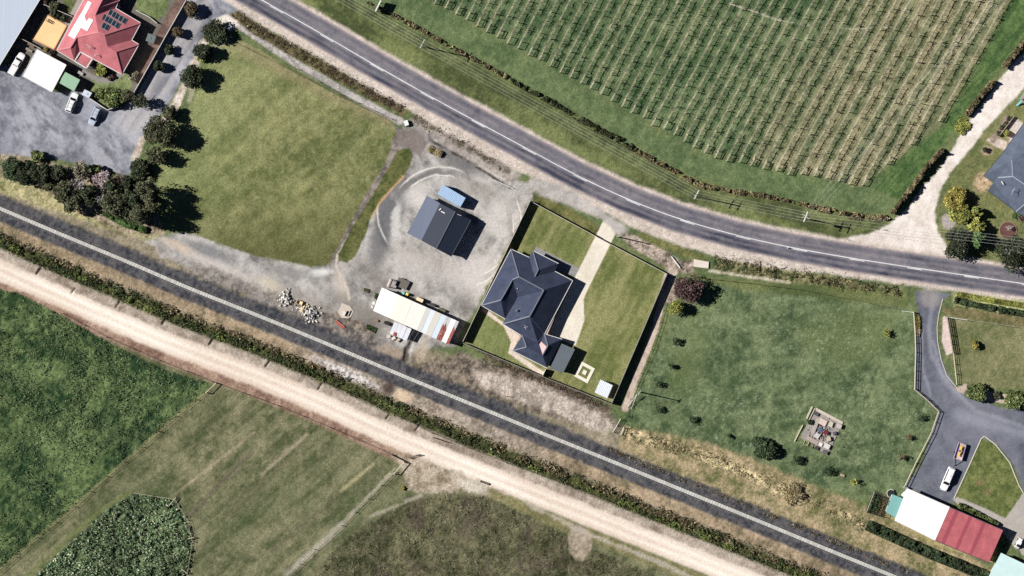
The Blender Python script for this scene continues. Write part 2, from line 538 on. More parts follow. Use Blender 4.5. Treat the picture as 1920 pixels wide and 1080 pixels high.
    yc = mix(A(112, 109, 106), A(208, 202, 196), cT(n_mid * 0.25 + n_m2 * 0.25 + n_sm * 0.2 + sw * 0.3, 5.0))
    yc = mix(yc, A(160, 150, 138), cT(n_sm, 2) * 0.35)
    paint(ya, yc, 3, 0.015)
    for (cx, cy, rx, ry, an, c, s) in ((735, 400, 20, 66, 0.45, A(112, 112, 114), 0.95), (712, 458, 16, 46, 0.2, A(118, 116, 116), 0.85), (860, 302, 44, 18, 0.5, A(112, 110, 110), 0.85), (700, 520, 40, 16, 0.9, A(150, 142, 134), 0.6), (905, 560, 40, 26, 0.2, A(160, 154, 150), 0.5), (800, 490, 60, 14, 0.3, A(170, 160, 148), 0.5), (900, 360, 50, 14, 0.5, A(168, 160, 148), 0.5), (690, 600, 40, 20, 0.5, A(128, 120, 110), 0.7),
                                       (800, 330, 30, 7, -0.35, A(138, 132, 126), 0.7), (900, 520, 70, 38, 0.0, A(212, 204, 196), 0.7), (770, 500, 40, 34, 0.0, A(208, 200, 192), 0.6),
                                       (930, 400, 20, 60, 0.45, A(210, 204, 196), 0.5), (780, 370, 24, 20, 0, A(218, 210, 202), 0.7), (640, 540, 12, 34, -0.25, A(206, 190, 172), 0.6),
                                       (505, 538, 24, 13, 0.35, A(236, 222, 190), 0.95), (598, 512, 22, 7, -0.12, A(228, 226, 220), 0.9), (390, 470, 46, 12, 0.35, A(118, 118, 122), 0.75), (550, 512, 50, 9, 0.15, A(134, 130, 126), 0.6),
                                       (660, 570, 60, 14, 0.45, A(138, 132, 124), 0.6), (560, 560, 80, 16, 0.4, A(150, 140, 128), 0.6), (430, 512, 90, 12, 0.42, A(206, 196, 186), 0.7), (335, 462, 30, 8, 0.45, A(208, 186, 164), 0.8)):
        paint(spot(cx, cy, rx, ry, an, 0.6) * s * ya, np.asarray(c, np.float32))
    for (cx, cy, r0, w_, a0, a1, c, s_) in ((826, 415, 112, 14, 2.5, 4.3, A(104, 105, 108), 1.0), (826, 415, 92, 8, 3.6, 5.2, A(116, 113, 111), .9), (826, 415, 84, 12, 2.6, 3.7, A(220, 214, 208), .9), (840, 425, 96, 10, 5.6, 7.3, A(206, 200, 192), .6), (840, 425, 118, 9, 5.8, 7.4, A(150, 145, 140), .5)):
        th = (np.arctan2(y - cy, x - cx) - a0) % (2 * math.pi)
        okk = sstep(0, .3, th) * sstep(a1 - a0, a1 - a0 - .3, th) * (th < a1 - a0)
        paint(sstep(w_, w_ * .3, np.abs(np.hypot(x - cx, y - cy) - r0 + n_wob * 7)) * okk * ya * s_ * (.5 + .6 * n_m2), np.asarray(c, np.float32))
    # wheel arcs of turning vehicles round the shed
    for (cx, cy, r, a0, a1, w) in ((828, 400, 92, 3.6, 5.3, 2.4), (826, 400, 76, 3.75, 5.15, 2.6), (826, 395, 118, 2.5, 3.6, 2.4), (850, 420, 128, -0.5, 1.3, 2.5), (855, 425, 108, -0.3, 1.2, 2.0)):
        th = np.arctan2(y - cy, x - cx) % (2 * math.pi)
        seg = sstep(0, 0.25, (th - a0) % (2 * math.pi)) * sstep(0, 0.25, (a1 - th) % (2 * math.pi))
        ok = ((th - a0) % (2 * math.pi)) < ((a1 - a0) % (2 * math.pi))
        paint(sstep(w, 0, np.abs(np.hypot(x - cx, (y - cy) * 1.06) - r + n_wob * 2)) * seg * ok * ya * (0.5 + 0.6 * n_m2), np.asarray(A(238, 232, 222), np.float32))
    # scrub between yard and line
    sc = area([(545, 600), (640, 585), (690, 610), (740, 700), (860, 660), (1040, 715), (1140, 768), (1165, 800), (1100, 800), (900, 745), (780, 705), (690, 665)], 6, 6)
    paint(sc, mix(A(82, 74, 66), A(158, 142, 122), cT(n_sm * 0.6 + n_f * 0.4, 3.4)), None, 0.09)
    paint(strip([(370, 505), (480, 548), (600, 600), (690, 642), (760, 672)], 14, 7, 7) * 0.85, mix(A(92, 86, 82), A(156, 146, 136), cT(n_sm * 0.6 + n_f * 0.4, 4)), None, 0.05)
    paint(spot(735, 660, 26, 10, 0.3) * 0.7, mix(A(150, 130, 106), A(190, 168, 140), n_sm)); paint(spot(792, 655, 10, 22, 0.25) * 0.6, A(196, 176, 150))
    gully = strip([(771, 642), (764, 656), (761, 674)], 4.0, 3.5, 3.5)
    paint(gully * 0.85, A(84, 74, 66)); hgt -= gully * 0.5  # dark soil tone paints in the shade of this gap; bed lowered too
    lo = area([(880, 690), (1000, 715), (1150, 790), (1140, 815), (1050, 780), (900, 725)], 5, 4)
    paint(lo * 0.9, mix(A(160, 146, 132), A(216, 200, 184), cT(n_sm, 3)))
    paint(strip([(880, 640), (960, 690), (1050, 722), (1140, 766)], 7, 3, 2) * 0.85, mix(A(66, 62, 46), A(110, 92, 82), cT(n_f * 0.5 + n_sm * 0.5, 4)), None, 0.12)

    # --- paddock edges: worn earth path along the north side
    paint(strip([(420, 25), (470, 62), (560, 122), (640, 168), (750, 228)], 7, 2, 1.5), mix(A(152, 146, 140), A(196, 188, 180), cT(n_sm, 3)))
    paint(strip([(438, 22), (480, 55), (560, 100), (640, 145), (700, 178), (755, 205)], 11, 3, 3), mix(A(66, 60, 36), A(120, 108, 72), cT(n_sm * 0.5 + n_f * 0.5, 4)), None, 0.12)
    paint(pa, pc, 4, 0.05)
    paint(strip([(424, 70), (560, 138), (640, 181), (738, 228)], 1.1, 1.2, 1.2) * 0.75, np.asarray(A(70, 56, 46), np.float32))
    paint(strip([(428, 70), (372, 115), (355, 190)], 4, 3, 2) * 0.5, A(200, 188, 165))
    # strip of earth and island lawn
    paint(strip([(745, 262), (735, 300), (690, 375), (655, 440), (628, 490)], 8.5, 2.5, 2), mix(A(104, 94, 88), A(160, 148, 138), cT(n_sm, 3.5)), 3, 0.03)
    paint(strip([(655, 440), (632, 480), (630, 498), (650, 540), (655, 560)], 2.2, 1.5, 1), np.asarray(A(206, 192, 176), np.float32))
    paint(area([(742, 245), (780, 240), (800, 262), (790, 300), (772, 282), (745, 276)], 3, 3), mix(A(112, 98, 92), A(150, 138, 130), n_sm))
    isl = area(ISLAND, 1.5, 1.2)
    paint(isl, mix(A(72, 84, 38), A(112, 112, 60), cT(n_sm, 3)), 4, 0.06)
    paint(strip([(757, 330), (733, 356), (712, 380), (697, 408)], 2.2, 1.5, 1.5) * 0.8, A(204, 164, 116))
    # verge between yard and road
    v2 = area([(768, 225), (800, 218), (960, 310), (975, 330), (960, 345), (880, 300), (800, 250)], 4, 4)
    paint(v2, mix(A(140, 130, 122), A(190, 178, 166), cT(n_sm * 0.6 + n_f * 0.4, 3)))
    paint(strip([(775, 222), (800, 232), (828, 240)], 7, 3, 4) * cT(n_f, 5), A(96, 88, 64))
    paint(strip([(850, 262), (900, 285), (950, 318)], 8, 3, 5) * cT(n_f * 0.5 + n_sm * 0.5, 6) * 0.9, A(92, 80, 66))
    paint(strip([(805, 262), (870, 298), (958, 352)], 2.4, 1.5, 2.2) * cT(n_sm, 5), A(74, 66, 56))
    paint(strip([(808, 258), (872, 294), (955, 345)], 1.8, 1.5, 2.0) * cT(n_m2, 5), A(214, 202, 188))

    # --- house lot
    lot = area(LOT, 1.2, 0.4)
    diag2 = fbm(x, y, 26, 22, 3, 2.05, 3.0)
    lm = np.sin((x * 0.885 + y * 0.466 + n_wob) / 2.9)
    paint(lot, mix(A(100, 110, 52), A(148, 146, 90), cT(diag2 * 0.55 + n_sm * 0.45 + lm * 0.05, 3)), 4, 0.035)
    paint(spot(1080, 470, 30, 18, 0.3) * lot * 0.5, A(108, 124, 60))
    paint(area([(868, 640), (905, 580), (1015, 700), (1010, 712)], 3, 2) * lot * 0.45, A(118, 134, 72))
    paint(area([(1000, 360), (1012, 362), (1065, 388), (1122, 425), (1128, 444), (1095, 432), (998, 378)], 2, 2), mix(A(84, 88, 42), A(126, 124, 70), cT(n_sm, 3)), 0, 0.06)
    # house surround path
    paint(area([(905, 574), (902, 582), (944, 612), (958, 640), (953, 662), (1012, 704), (1024, 700), (962, 658), (975, 630), (944, 605)], 0.8, 0.3), mix(A(214, 190, 172), A(235, 220, 204), n_sm), None, 0.0)
    paint(area([(1005, 462), (1086, 503), (1080, 520), (995, 490)], 0.8, 0.2), np.asarray(A(150, 148, 146), np.float32), None, 0.0)
    cc = area(CONC, 0.8, 0.2)
    paint(cc, mix(A(222, 210, 188), A(240, 230, 210), cT(n_sm * 0.5 + n_mid * 0.5, 2.5)), 6, 0.0)
    # --- south-side ditch and verge along the road, right of the lot
    rough_v = area([(1160, 435), (1190, 440), (1260, 475), (1275, 490), (1300, 486), (1300, 512), (1262, 512), (1240, 497), (1180, 462)], 3, 3)
    paint(rough_v, mix(A(96, 82, 70), A(196, 178, 160), cT(n_sm * 0.6 + n_f * 0.4, 3.6)), None, 0.1)
    paint(area([(1188, 432), (1215, 438), (1300, 470), (1330, 482), (1322, 492), (1270, 478), (1205, 452)], 3, 3), mix(A(88, 98, 46), A(128, 126, 74), cT(n_sm, 3)), None, 0.08)
    paint(area([(1340, 478), (1420, 492), (1540, 515), (1690, 542), (1700, 556), (1600, 545), (1480, 530), (1340, 512)], 3, 3), mix(A(50, 66, 36), A(146, 138, 92), cT(n_f * 0.5 + n_sm * 0.5, 4.5)), None, 0.2)
    paint(strip([(1330, 508), (1400, 518), (1480, 530)], 3, 2, 2) * 0.8, A(206, 194, 168))
    paint(area([(1785, 550), (1840, 552), (1990, 572), (1990, 600), (1880, 590), (1790, 575)], 3, 3), mix(A(52, 66, 34), A(176, 178, 112), cT(n_f * 0.4 + n_sm * 0.4 + sstep(585, 560, y - (x - 1800) * 0.14) * 0.35 - 0.05, 4)), None, 0.2)
    paint(area([(1768, 575), (1990, 600), (1990, 628), (1900, 612), (1770, 592)], 3, 3), mix(A(92, 94, 52), A(136, 122, 82), cT(n_sm, 3)))
    # --- right field
    rf = area(RFIELD, 4, 4)
    rmow = np.sin((x * 0.1 + y * 0.995 + n_wob * 2) / 3.6)
    rc = mix(A(70, 90, 56), A(122, 136, 92), cT(n_sm * 0.5 + n_mid * 0.5, 3.8))
    rc = rc * (1 + 0.07 * rmow[..., None])
    rc = mix(rc, A(106, 120, 70), sstep(0.5, 0.75, n_big) * 0.6)
    fl = sstep(0.78, 0.95, n_gr) * sstep(0.4, 0.65, fbm(x, y, 70, 91)) * 0.35
    rc = mix(rc, A(190, 200, 165), fl)
    paint(rf, rc, 4, 0.07)
    paint(area([(1300, 520), (1700, 545), (1702, 578), (1400, 545)], 4, 3) * 0.8, mix(A(78, 92, 46), A(118, 124, 70), cT(fbm(x, y, 20, 33, 3, 0.15, 6.0), 3)))
    rp = area(RPADD, 3, 2)
    paint(rp, mix(A(100, 108, 62), A(142, 138, 96), cT(n_sm * 0.5 + n_mid * 0.5, 3.0)), 4, 0.06)
    paint(strip([(1250, 520), (1228, 620), (1200, 690), (1172, 765)], 6.5, 1.5, 1.2), mix(A(176, 154, 136), A(212, 190, 172), cT(n_sm, 3)), 3, 0.03)
    paint(strip([(1268, 500), (1256, 520), (1258, 560)], 9, 3, 3), mix(A(150, 132, 116), A(214, 196, 178), cT(n_sm, 3)))
    for (cx, cy, rx, ry) in ((1268, 686, 14, 12), (1248, 730, 14, 10), (1240, 765, 16, 10)):
        paint(spot(cx, cy, rx, ry) * 0.25, A(86, 84, 50))
    # straw between right field and line
    st = area([(1165, 800), (1300, 822), (1440, 872), (1560, 925), (1650, 960), (1720, 1000), (1850, 1060), (1960, 1120), (1800, 1120), (1700, 1080), (1560, 1016), (1440, 962), (1300, 905), (1160, 842)], 5, 4)
    paint(st, mix(A(100, 104, 58), A(190, 166, 126), cT(n_sm * 0.45 + n_m2 * 0.55, 3.2)), None, 0.1)
    paint(strip([(1180, 812), (1290, 845), (1400, 888), (1500, 935), (1620, 985)], 7, 4, 6) * cT(n_m2, 5) * 0.9, A(236, 214, 158))
    paint(strip([(1130, 838), (1260, 890), (1440, 962), (1560, 1010), (1720, 1078)], 4, 2.5, 3) * cT(n_f * 0.5 + n_sm * 0.5, 5) * 0.9, A(62, 56, 40), None, 0.15)

    # --- railway bed
    ball = sstep(-4, 4, 24.5 - drail + n_wob * 4 + n_wob2 * 3)
    paint(ball, mix(A(52, 55, 63), A(102, 99, 100), cT(n_f * 0.5 + n_sm * 0.5, 3.0)), 2, 0.02)
    paint(sstep(5.2, 3.8, drail), mix(A(176, 173, 167), A(196, 193, 186), n_f), 2, 0.0)
    hgt += ball * 0.18 + sstep(14, 7, drail) * 0.12
    # south side between ballast and hedgerow: orange-straw, rubble in the middle
    so = sstep(-20, -26, srail) * sstep(-52, -40, srail)
    paint(so * 0.9, mix(A(122, 108, 80), A(192, 166, 132), cT(n_sm * 0.5 + n_m2 * 0.5, 4)) * (0.75 + 0.25 * sstep(0.35, 0.6, fbm(x, y, 90, 44))[..., None]), None, 0.07)
    paint(so * sstep(520, 620, x) * sstep(1100, 900, x) * 0.8, mix(A(126, 112, 98), A(190, 176, 162), cT(n_sm * 0.6 + n_f * 0.4, 3.4)))
    for (cx, cy, rx, ry) in ((650, 700, 60, 9), ):
        paint(spot(cx, cy, rx, ry, 0.42) * 0.9, mix(A(150, 144, 140), A(228, 220, 212), cT(n_f, 4)))
    paint(spot(755, 742, 18, 10, 0.3) * 0.9, A(216, 190, 156))
    paint(spot(728, 728, 12, 12, 0.6) * 0.9, A(74, 58, 54))
    # --- ground under the hedgerow
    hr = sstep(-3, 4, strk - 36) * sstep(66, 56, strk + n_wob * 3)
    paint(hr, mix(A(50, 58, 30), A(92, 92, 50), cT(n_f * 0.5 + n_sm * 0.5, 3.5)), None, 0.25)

    # --- pale farm track with verges
    vn = sstep(42, 32, strk) * sstep(10, 16, strk)
    paint(vn, mix(A(140, 124, 108), A(198, 182, 164), cT(n_sm * 0.5 + n_m2 * 0.5, 3)), None, 0.05)
    for (cx, cy) in ((72, 508), (137, 545), (220, 571), (307, 602), (395, 641), (501, 682), (600, 724), (727, 780), (782, 802)):
        nt_ = strip([(cx - 3, cy + 5), (cx + 4, cy - 5)], 1.6, 1.2, 1.2); paint(nt_ * 0.9, A(70, 58, 48)); hgt -= nt_ * 0.35
    vs_ = sstep(-46, -36, strk + n_wob * 3) * sstep(-10, -18, strk)
    west = sstep(880, 720, x)
    paint(vs_ * west, mix(A(122, 92, 76), A(186, 154, 130), cT(n_sm * 0.5 + n_m2 * 0.5, 3.2)), None, 0.06)
    tone = 0.5 * sstep(0.2, 0.9, fbm(x, y, 24, 50, 3, 0.42, 7.0))
    tcol = mix(A(224, 200, 178), A(255, 244, 227), tone + 0.5 * np.maximum(np.exp(-((strk - 7.5) / 4.0) ** 2), np.exp(-((strk + 7) / 4.5) ** 2)))
    paint(sstep(-4, 4, 19 - dtrk + n_wob * 2.5), tcol, 5, 0.012)

    # --- fields south of the track
    sf = sstep(-34, -44, strk)
    dl = fbm(x, y, 15, 71, 4, -0.70, 9.0, gain=0.7)
    mid = mix(A(80, 88, 54), A(138, 134, 98), cT(n_sm * 0.35 + n_mid * 0.3 + dl * 0.35, 4.2))
    mid = mix(mid, A(74, 92, 52), sstep(0.5, 0.8, n_big) * 0.35)
    paint(sf, mid, None, 0.06)
    # diagonal wear lines
    for (p, q, w, c, s) in (((478, 810), (330, 925), 2.0, (186, 164, 136), 0.6), ((470, 850), (350, 970), 5.0, (92, 76, 70), 0.6), ((575, 815), (490, 890), 3.0, (196, 178, 148), 0.6), ((700, 870), (640, 920), 2.5, (200, 184, 134), 0.7),
                            ((640, 925), (500, 1040), 5.0, (98, 88, 70), 0.4), ((560, 850), (420, 970), 6, (104, 96, 70), 0.4), ((740, 880), (640, 985), 3.0, (196, 186, 164), 0.65), ((640, 985), (540, 1075), 6.0, (198, 188, 170), 0.75), ((790, 930), (690, 970), 2, (192, 180, 160), .7), ((850, 905), (760, 938), 2, (170, 156, 140), .7)):
        paint(strip([p, q], w, w * 0.7 + 1, 2.5) * s * sf * (0.45 + 0.6 * n_m2), np.asarray(A(*c), np.float32))
    # pale scuffed corner by the gates
    paint(area([(740, 850), (800, 862), (900, 905), (960, 928), (930, 940), (880, 920), (820, 925), (765, 920)], 6, 6) * 0.85, mix(A(140, 124, 100), A(204, 186, 164), cT(n_sm, 3)))
    paint(spot(885, 912, 30, 10, 0.35) * 0.7, A(222, 210, 192))
    tg = area(TALLGREEN, 2.5, 2)
    tgc = mix(A(38, 64, 36), A(108, 128, 74), cT(n_sm * 0.3 + n_m2 * 0.3 + n_mid * .4, 5))
    tgc = mix(tgc, A(36, 62, 34), sstep(0.52, 0.7, fbm(x, y, 24, 77)) * sstep(760, 650, y - (x - 200) * 0.35) * 0.9)
    paint(tg, tgc, 7, 0.2)
    paint(strip([(402, 722), (330, 780), (200, 895), (100, 982), (-60, 1118)], 3.0, 1.5, 1) * 0.6, A(138, 138, 88))
    cr = area(CROP, 1.8, 1.5)
    paint(cr, mix(A(40, 62, 38), A(120, 136, 92), cT(n_f * 0.6 + n_sm * 0.4, 3.0)), 7, 0.25)
    paint(strip([(245, 922), (190, 955), (125, 1012), (40, 1090)], 3.0, 2, 1) * 0.75, A(112, 122, 64))
    df = area(DARKF, 4, 4)
    dcol = mix(A(58, 62, 38), A(118, 114, 82), cT(n_sm * 0.4 + n_m2 * 0.3 + n_mid * .3, 4.6))
    dcol = mix(dcol, A(92, 76, 70), sstep(0.55, 0.75, fbm(x, y, 34, 88)) * 0.5)
    paint(df, dcol, 7, 0.14)
    gs = sstep(-48, -38, strk) * sstep(-18, -24, strk) * sstep(900, 930, x)
    paint(gs * (1 - df), mix(A(110, 106, 64), A(146, 138, 92), cT(n_sm, 3)), None, 0.04)
    paint(area([(1072, 985), (1095, 990), (1112, 1010), (1108, 1035), (1092, 1052), (1078, 1048), (1066, 1030), (1066, 1005)], 3, 2), mix(A(140, 126, 104), A(186, 170, 146), cT(n_sm, 3)), 3, 0.03)
    paint(strip([(985, 942), (1100, 1000), (1250, 1060), (1300, 1085)], 4, 3, 4) * 0.7 * (1 - df), A(190, 178, 160))

    # --- top-left property
    tl = area(TLYARD, 2.5, 2)
    tcx = mix(A(102, 104, 114), A(156, 157, 168), cT(fbm(x, y, 60, 55, 6, gain=0.75) * 0.6 + n_sm * 0.4, 4.0))
    tcx = mix(tcx, A(186, 186, 194), sstep(0.52, 0.66, fbm(x, y, 36, 56, 5, 0.9, 2.5, gain=0.7)) * 0.6)
    paint(tl, tcx, 8, 0.008)
    dline = fbm(x, y, 20, 57, 3, 2.15, 9.0)
    paint(strip([(380, -30), (340, 75), (300, 150), (250, 225)], 26, 6, 3) * tl * 0.6, mix(A(112, 112, 120), A(190, 184, 182), cT(dline, 4)))
    paint(strip([(384, 78), (362, 122), (330, 195), (300, 240), (266, 262), (252, 300)], 7, 3, 3), mix(A(180, 164, 146), A(232, 218, 204), cT(n_sm, 3)), None, 0.05)
    paint(strip([(402, 42), (425, 34), (440, 44), (400, 70)], 6, 3, 2) * 0.9, A(240, 228, 214))
    paint(area([(0, 290), (40, 292), (85, 300), (160, 322), (238, 336), (280, 372), (310, 440), (240, 440), (150, 400), (70, 350), (0, 326)], 4, 4), mix(A(96, 86, 62), A(190, 170, 142), cT(n_sm * 0.6 + n_f * 0.4, 3)), None, 0.08)
    paint(area([(0, 0), (80, -20), (300, -40), (350, -10), (340, 20), (255, 180), (228, 204), (205, 208), (150, 172), (60, 140), (20, 125)], 1.5, 0.5), mix(A(92, 86, 78), A(128, 120, 108), n_sm), 9, 0.01)
    lawn = lambda pts, c1=(96, 112, 62), c2=(134, 146, 92): paint(area(pts, 2, 1.5), mix(A(*c1), A(*c2), cT(n_sm, 3)), 4, 0.05)
    lawn([(170, 148), (200, 155), (232, 140), (245, 132), (250, 150), (240, 180), (224, 200), (204, 203), (170, 180)])
    lawn([(255, -30), (312, -30), (316, 10), (310, 28), (294, 40), (256, 20)])
    lawn([(112, -20), (148, -20), (136, 20), (122, 26)], (80, 92, 50), (112, 118, 70))
    paint(strip([(148, 130), (165, 140), (185, 150), (210, 150), (232, 134)], 5, 1.5, 0.8), mix(A(132, 126, 122), A(156, 150, 144), n_sm), None, 0)
    paint(strip([(160, -20), (140, 20), (126, 46)], 5, 1.2, 0.6), mix(A(150, 142, 132), A(178, 168, 156), n_sm), None, 0)
    paint(area([(336, -10), (350, 0), (300, 85), (262, 160), (250, 155), (290, 70), (318, 20)], 1.5, 1), mix(A(98, 74, 66), A(130, 102, 90), cT(n_sm, 3)), None, 0.03)

    # --- top-right property
    trp = area([(1990, 60), (1900, 160), (1850, 235), (1800, 300), (1770, 350), (1755, 400), (1770, 455), (1800, 488), (1920, 500), (1990, 505)], 3, 2)
    paint(trp, mix(A(92, 104, 56), A(140, 138, 84), cT(n_sm * 0.5 + n_m2 * 0.5, 3)), 4, 0.05)
    td = area(TRDRIVE, 3, 2.5)
    paint(td, mix(A(214, 198, 184), A(252, 242, 232), cT(n_sm * 0.35 + n_m2 * 0.45 + n_mid * 0.2, 2.6)), 10, 0.012)
    paint(area([(1848, 262), (1862, 255), (1895, 268), (1885, 275), (1892, 262), (1903, 256), (1920, 240), (1920, 265), (1885, 282), (1868, 276)], 2, 1.5), mix(A(196, 178, 164), A(224, 206, 192), n_sm))
    paint(spot(1842, 344, 17, 17), mix(A(150, 126, 92), A(204, 178, 140), cT(n_f, 3)))
    paint(spot(1778, 416, 13, 15, -0.5, 0.2), mix(A(158, 146, 142), A(188, 176, 170), n_sm), None, 0.01)
    paint(spot(1850, 282, 11, 8), A(186, 158, 132))
    paint(strip([(1888, 222), (1872, 250), (1862, 262)], 6, 2, 1.5), mix(A(130, 112, 98), A(176, 156, 140), n_sm))
    paint(area([(1880, 250), (1902, 220), (1925, 235), (1900, 265)], 1, 0.3), A(206, 196, 186), None, 0)

    # --- bottom-right property
    bd = area(BRDRIVE, 1.8, 1.2)
    bst = fbm(x, y, 40, 58, 3, 1.25, 4.0)
    paint(bd, mix(A(88, 92, 104), A(124, 126, 138), cT(n_sm * 0.5 + bst * 0.5, 2.6)), 8, 0.004)
    for pts, w in (([(1750, 555), (1742, 610), (1745, 660), (1775, 720), (1830, 770), (1920, 800)], 3.5), ([(1728, 620), (1730, 690), (1745, 740)], 2.5), ([(1750, 640), (1765, 700), (1800, 740)], 2.5), ([(1800, 780), (1870, 800), (1925, 815)], 10)):
        paint(strip(pts, w, w + 1, 2) * bd * 0.55, np.asarray(A(158, 160, 172), np.float32))
    paint(strip([(1745, 535), (1745, 560)], 18, 7, 4) * 0.6, A(166, 156, 150))
    bl = area(BRLAWN, 1.2, 0.4)
    paint(bl, mix(A(84, 98, 46), A(126, 132, 70), cT(n_sm, 3)), 4, 0.05)
    paint(spot(1838, 905, 8, 6) * 0.5, A(150, 122, 86)); paint(spot(1852, 922, 8, 6) * 0.45, A(150, 122, 86))
    paint(area([(1786, 936), (1795, 932), (1845, 952), (1885, 972), (1918, 925), (1960, 925), (1960, 1000), (1905, 1030), (1870, 985), (1800, 950)], 1.2, 0.5), mix(A(168, 160, 150), A(190, 182, 172), n_sm), 6, 0)
    paint(area([(1905, 1010), (1925, 985), (1960, 990), (1960, 1060), (1915, 1040)], 1.2, 0.5), A(176, 166, 154), 6, 0)
    paint(area([(1768, 594), (1778, 596), (1786, 660), (1775, 667), (1766, 640)], 1.0, 0.6), mix(A(208, 184, 172), A(228, 206, 196), n_sm), None, 0.01)
    paint(area([(1655, 962), (1660, 958), (1682, 975), (1750, 1010), (1870, 1045), (1860, 1055), (1740, 1018)], 2, 1.5), mix(A(150, 138, 84), A(184, 168, 112), cT(n_sm, 3)), None, 0.05)
    paint(area([(1790, 728), (1808, 720), (1860, 735), (1925, 748), (1925, 762), (1850, 752), (1800, 736)], 2, 1.5), A(196, 176, 158))

    # --- sealed road, its shoulders and wear
    sh_s = np.where((rroad > 0), 1.0, 1.0)
    ext = np.interp(x, [-100, 420, 480, 780, 960, 1010, 1150, 1190, 1420, 1560, 1800, 2000], [32, 34, 41, 42, 46, 40, 40, 47, 47, 36, 33, 33]).astype(np.float32)
    shs = sstep(-4, 4, sroad + ext + n_wob * 3)
    shn = sstep(37, 29, sroad + n_wob * 2.5)
    on = shs * shn * (droad < 60)
    paint(on, mix(A(188, 172, 158), A(226, 210, 196), cT(n_sm * 0.6 + n_f * 0.4, 2.5)), None, 0.012)
    apron = area([(985, 345), (1000, 335), (1050, 345), (1130, 395), (1180, 430), (1160, 440), (1130, 412), (1070, 388), (1010, 365)], 5, 4)
    paint(apron, mix(A(160, 152, 146), A(204, 196, 188), cT(n_sm * 0.5 + n_m2 * 0.5, 3)), 3, 0.012)
    rd = sstep(-1.6, 1.6, sroad + 26 + n_wob * 1.3) * sstep(-1.8, 1.8, 27.5 - sroad + n_wob * 1.3)
    streak = fbm(rroad, sroad, 7, 60, 3, 0.0, 9.0)
    patch = fbm(rroad, sroad * 2.0, 46, 62, 3)
    wt = np.zeros_like(x)
    for c0, w, s in ((-18, 4.5, 0.9), (-7.5, 3.8, 0.85), (7, 3.4, 0.35), (18.5, 4.5, 0.6)):
        wt = np.maximum(wt, s * np.exp(-((sroad - c0) / w) ** 2))
    blot = sstep(0.56, 0.7, fbm(rroad, sroad * 1.5, 18, 64, 4, gain=0.7))
    dark = np.clip(wt * (0.25 + 1.0 * patch) + (streak - 0.5) * 1.3 + blot * 0.22, 0, 1)
    ac = mix(mix(A(112, 110, 120), A(152, 142, 146), cT(streak * 0.5 + n_sm * 0.5, 2.8)), A(58, 62, 80), dark)
    ac = mix(ac, A(178, 162, 154), np.maximum(sstep(-21.5, -25.5, sroad + n_wob2), sstep(23, 27, sroad + n_wob2)) * 0.75)
    paint(rd, ac, 1, 0.0)
    g_ = np.random.default_rng(3).uniform(-1, 1, x.shape).astype(np.float32)
    col *= (1 + g_ * np.clip(0.08 + rough * 2.2, 0, 0.3))[..., None]
    return col, hgt, rough, kind


KIND = {0: ('ground', 'ground'), 1: ('road', 'sealed'), 2: ('railway_bed', 'stone'), 3: ('gravel_yard', 'stone'), 4: ('grass_paddock', 'ground'), 5: ('gravel_track', 'stone'),
        6: ('concrete_driveway', 'sealed'), 7: ('field', 'crop'), 8: ('asphalt_yard', 'sealed'), 9: ('garden_ground', 'sealed'), 10: ('gravel_driveway', 'stone')}
GM = {'ground': attr_mat('grass_ground', 0.42, 2.2, 0.95, 4.5, 0.05, bump=0.9), 'sealed': attr_mat('sealed_surface', 0.2, 3.0, 0.85, 9.0, 0.2, bump=0.3),
      'stone': attr_mat('loose_stone', 0.2, 3.0, 0.9, 7.0, 0.1, bump=0.8), 'crop': attr_mat('crop_ground', 0.44, 1.8, 0.95, 4.0, 0.05, bump=0.9)}

STEP = 1.9
gx = np.arange(-46, 1967, STEP); gy = np.arange(-30, 1112, STEP)
XX, YY = np.meshgrid(gx, gy)
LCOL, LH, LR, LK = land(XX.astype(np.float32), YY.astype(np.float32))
relief = (fbm(XX, YY, 7.0, 101, 2) - 0.5) * 2 + (fbm(XX, YY, 24.0, 102, 2) - 0.5) * 0.8
ZZ = LH + relief * LR - 0.02
ny, nx = XX.shape
VALL = np.stack([(XX - 960) * S, (540 - YY) * S, ZZ], -1).reshape(-1, 3)
TALL = LCOL.reshape(-1, 3)
idx = np.arange(nx * ny).reshape(ny, nx)
quads = np.stack([idx[1:, :-1], idx[1:, 1:], idx[:-1, 1:], idx[:-1, :-1]], -1).reshape(-1, 4)
qk = LK[:-1, :-1].reshape(-1)
# the land beyond the picture
ox = np.concatenate([[-13000, -6000, -3000, -1600], np.arange(-700, 2640, 14.0), [3500, 5000, 8000, 15000]])
oy = np.concatenate([[-13000, -6000, -3000, -1500], np.arange(-600, 1700, 14.0), [2600, 4000, 7000, 14000]])
OX, OY = np.meshgrid(ox, oy)
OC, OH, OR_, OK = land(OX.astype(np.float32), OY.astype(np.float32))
far = (np.abs(OX - 960) > 1700) | (np.abs(OY - 540) > 1200)
OC[far] = A(96, 108, 64)
my, mx = OX.shape
oidx = np.arange(mx * my).reshape(my, mx) + len(VALL)
oq = np.stack([oidx[1:, :-1], oidx[1:, 1:], oidx[:-1, 1:], oidx[:-1, :-1]], -1)
hole = (OX[:-1, :-1] >= gx[0] + 14) & (OX[1:, 1:] <= gx[-1] - 14) & (OY[:-1, :-1] >= gy[0] + 14) & (OY[1:, 1:] <= gy[-1] - 14)
oq = oq[~hole].reshape(-1, 4)
OV = np.stack([(OX - 960) * S, (540 - OY) * S, np.full(OX.shape, -0.4)], -1).reshape(-1, 3)
VALL = np.concatenate([VALL, OV]); TALL = np.concatenate([TALL, OC.reshape(-1, 3)])
quads = np.concatenate([quads, oq]); qk = np.concatenate([qk, np.zeros(len(oq), np.int8)])


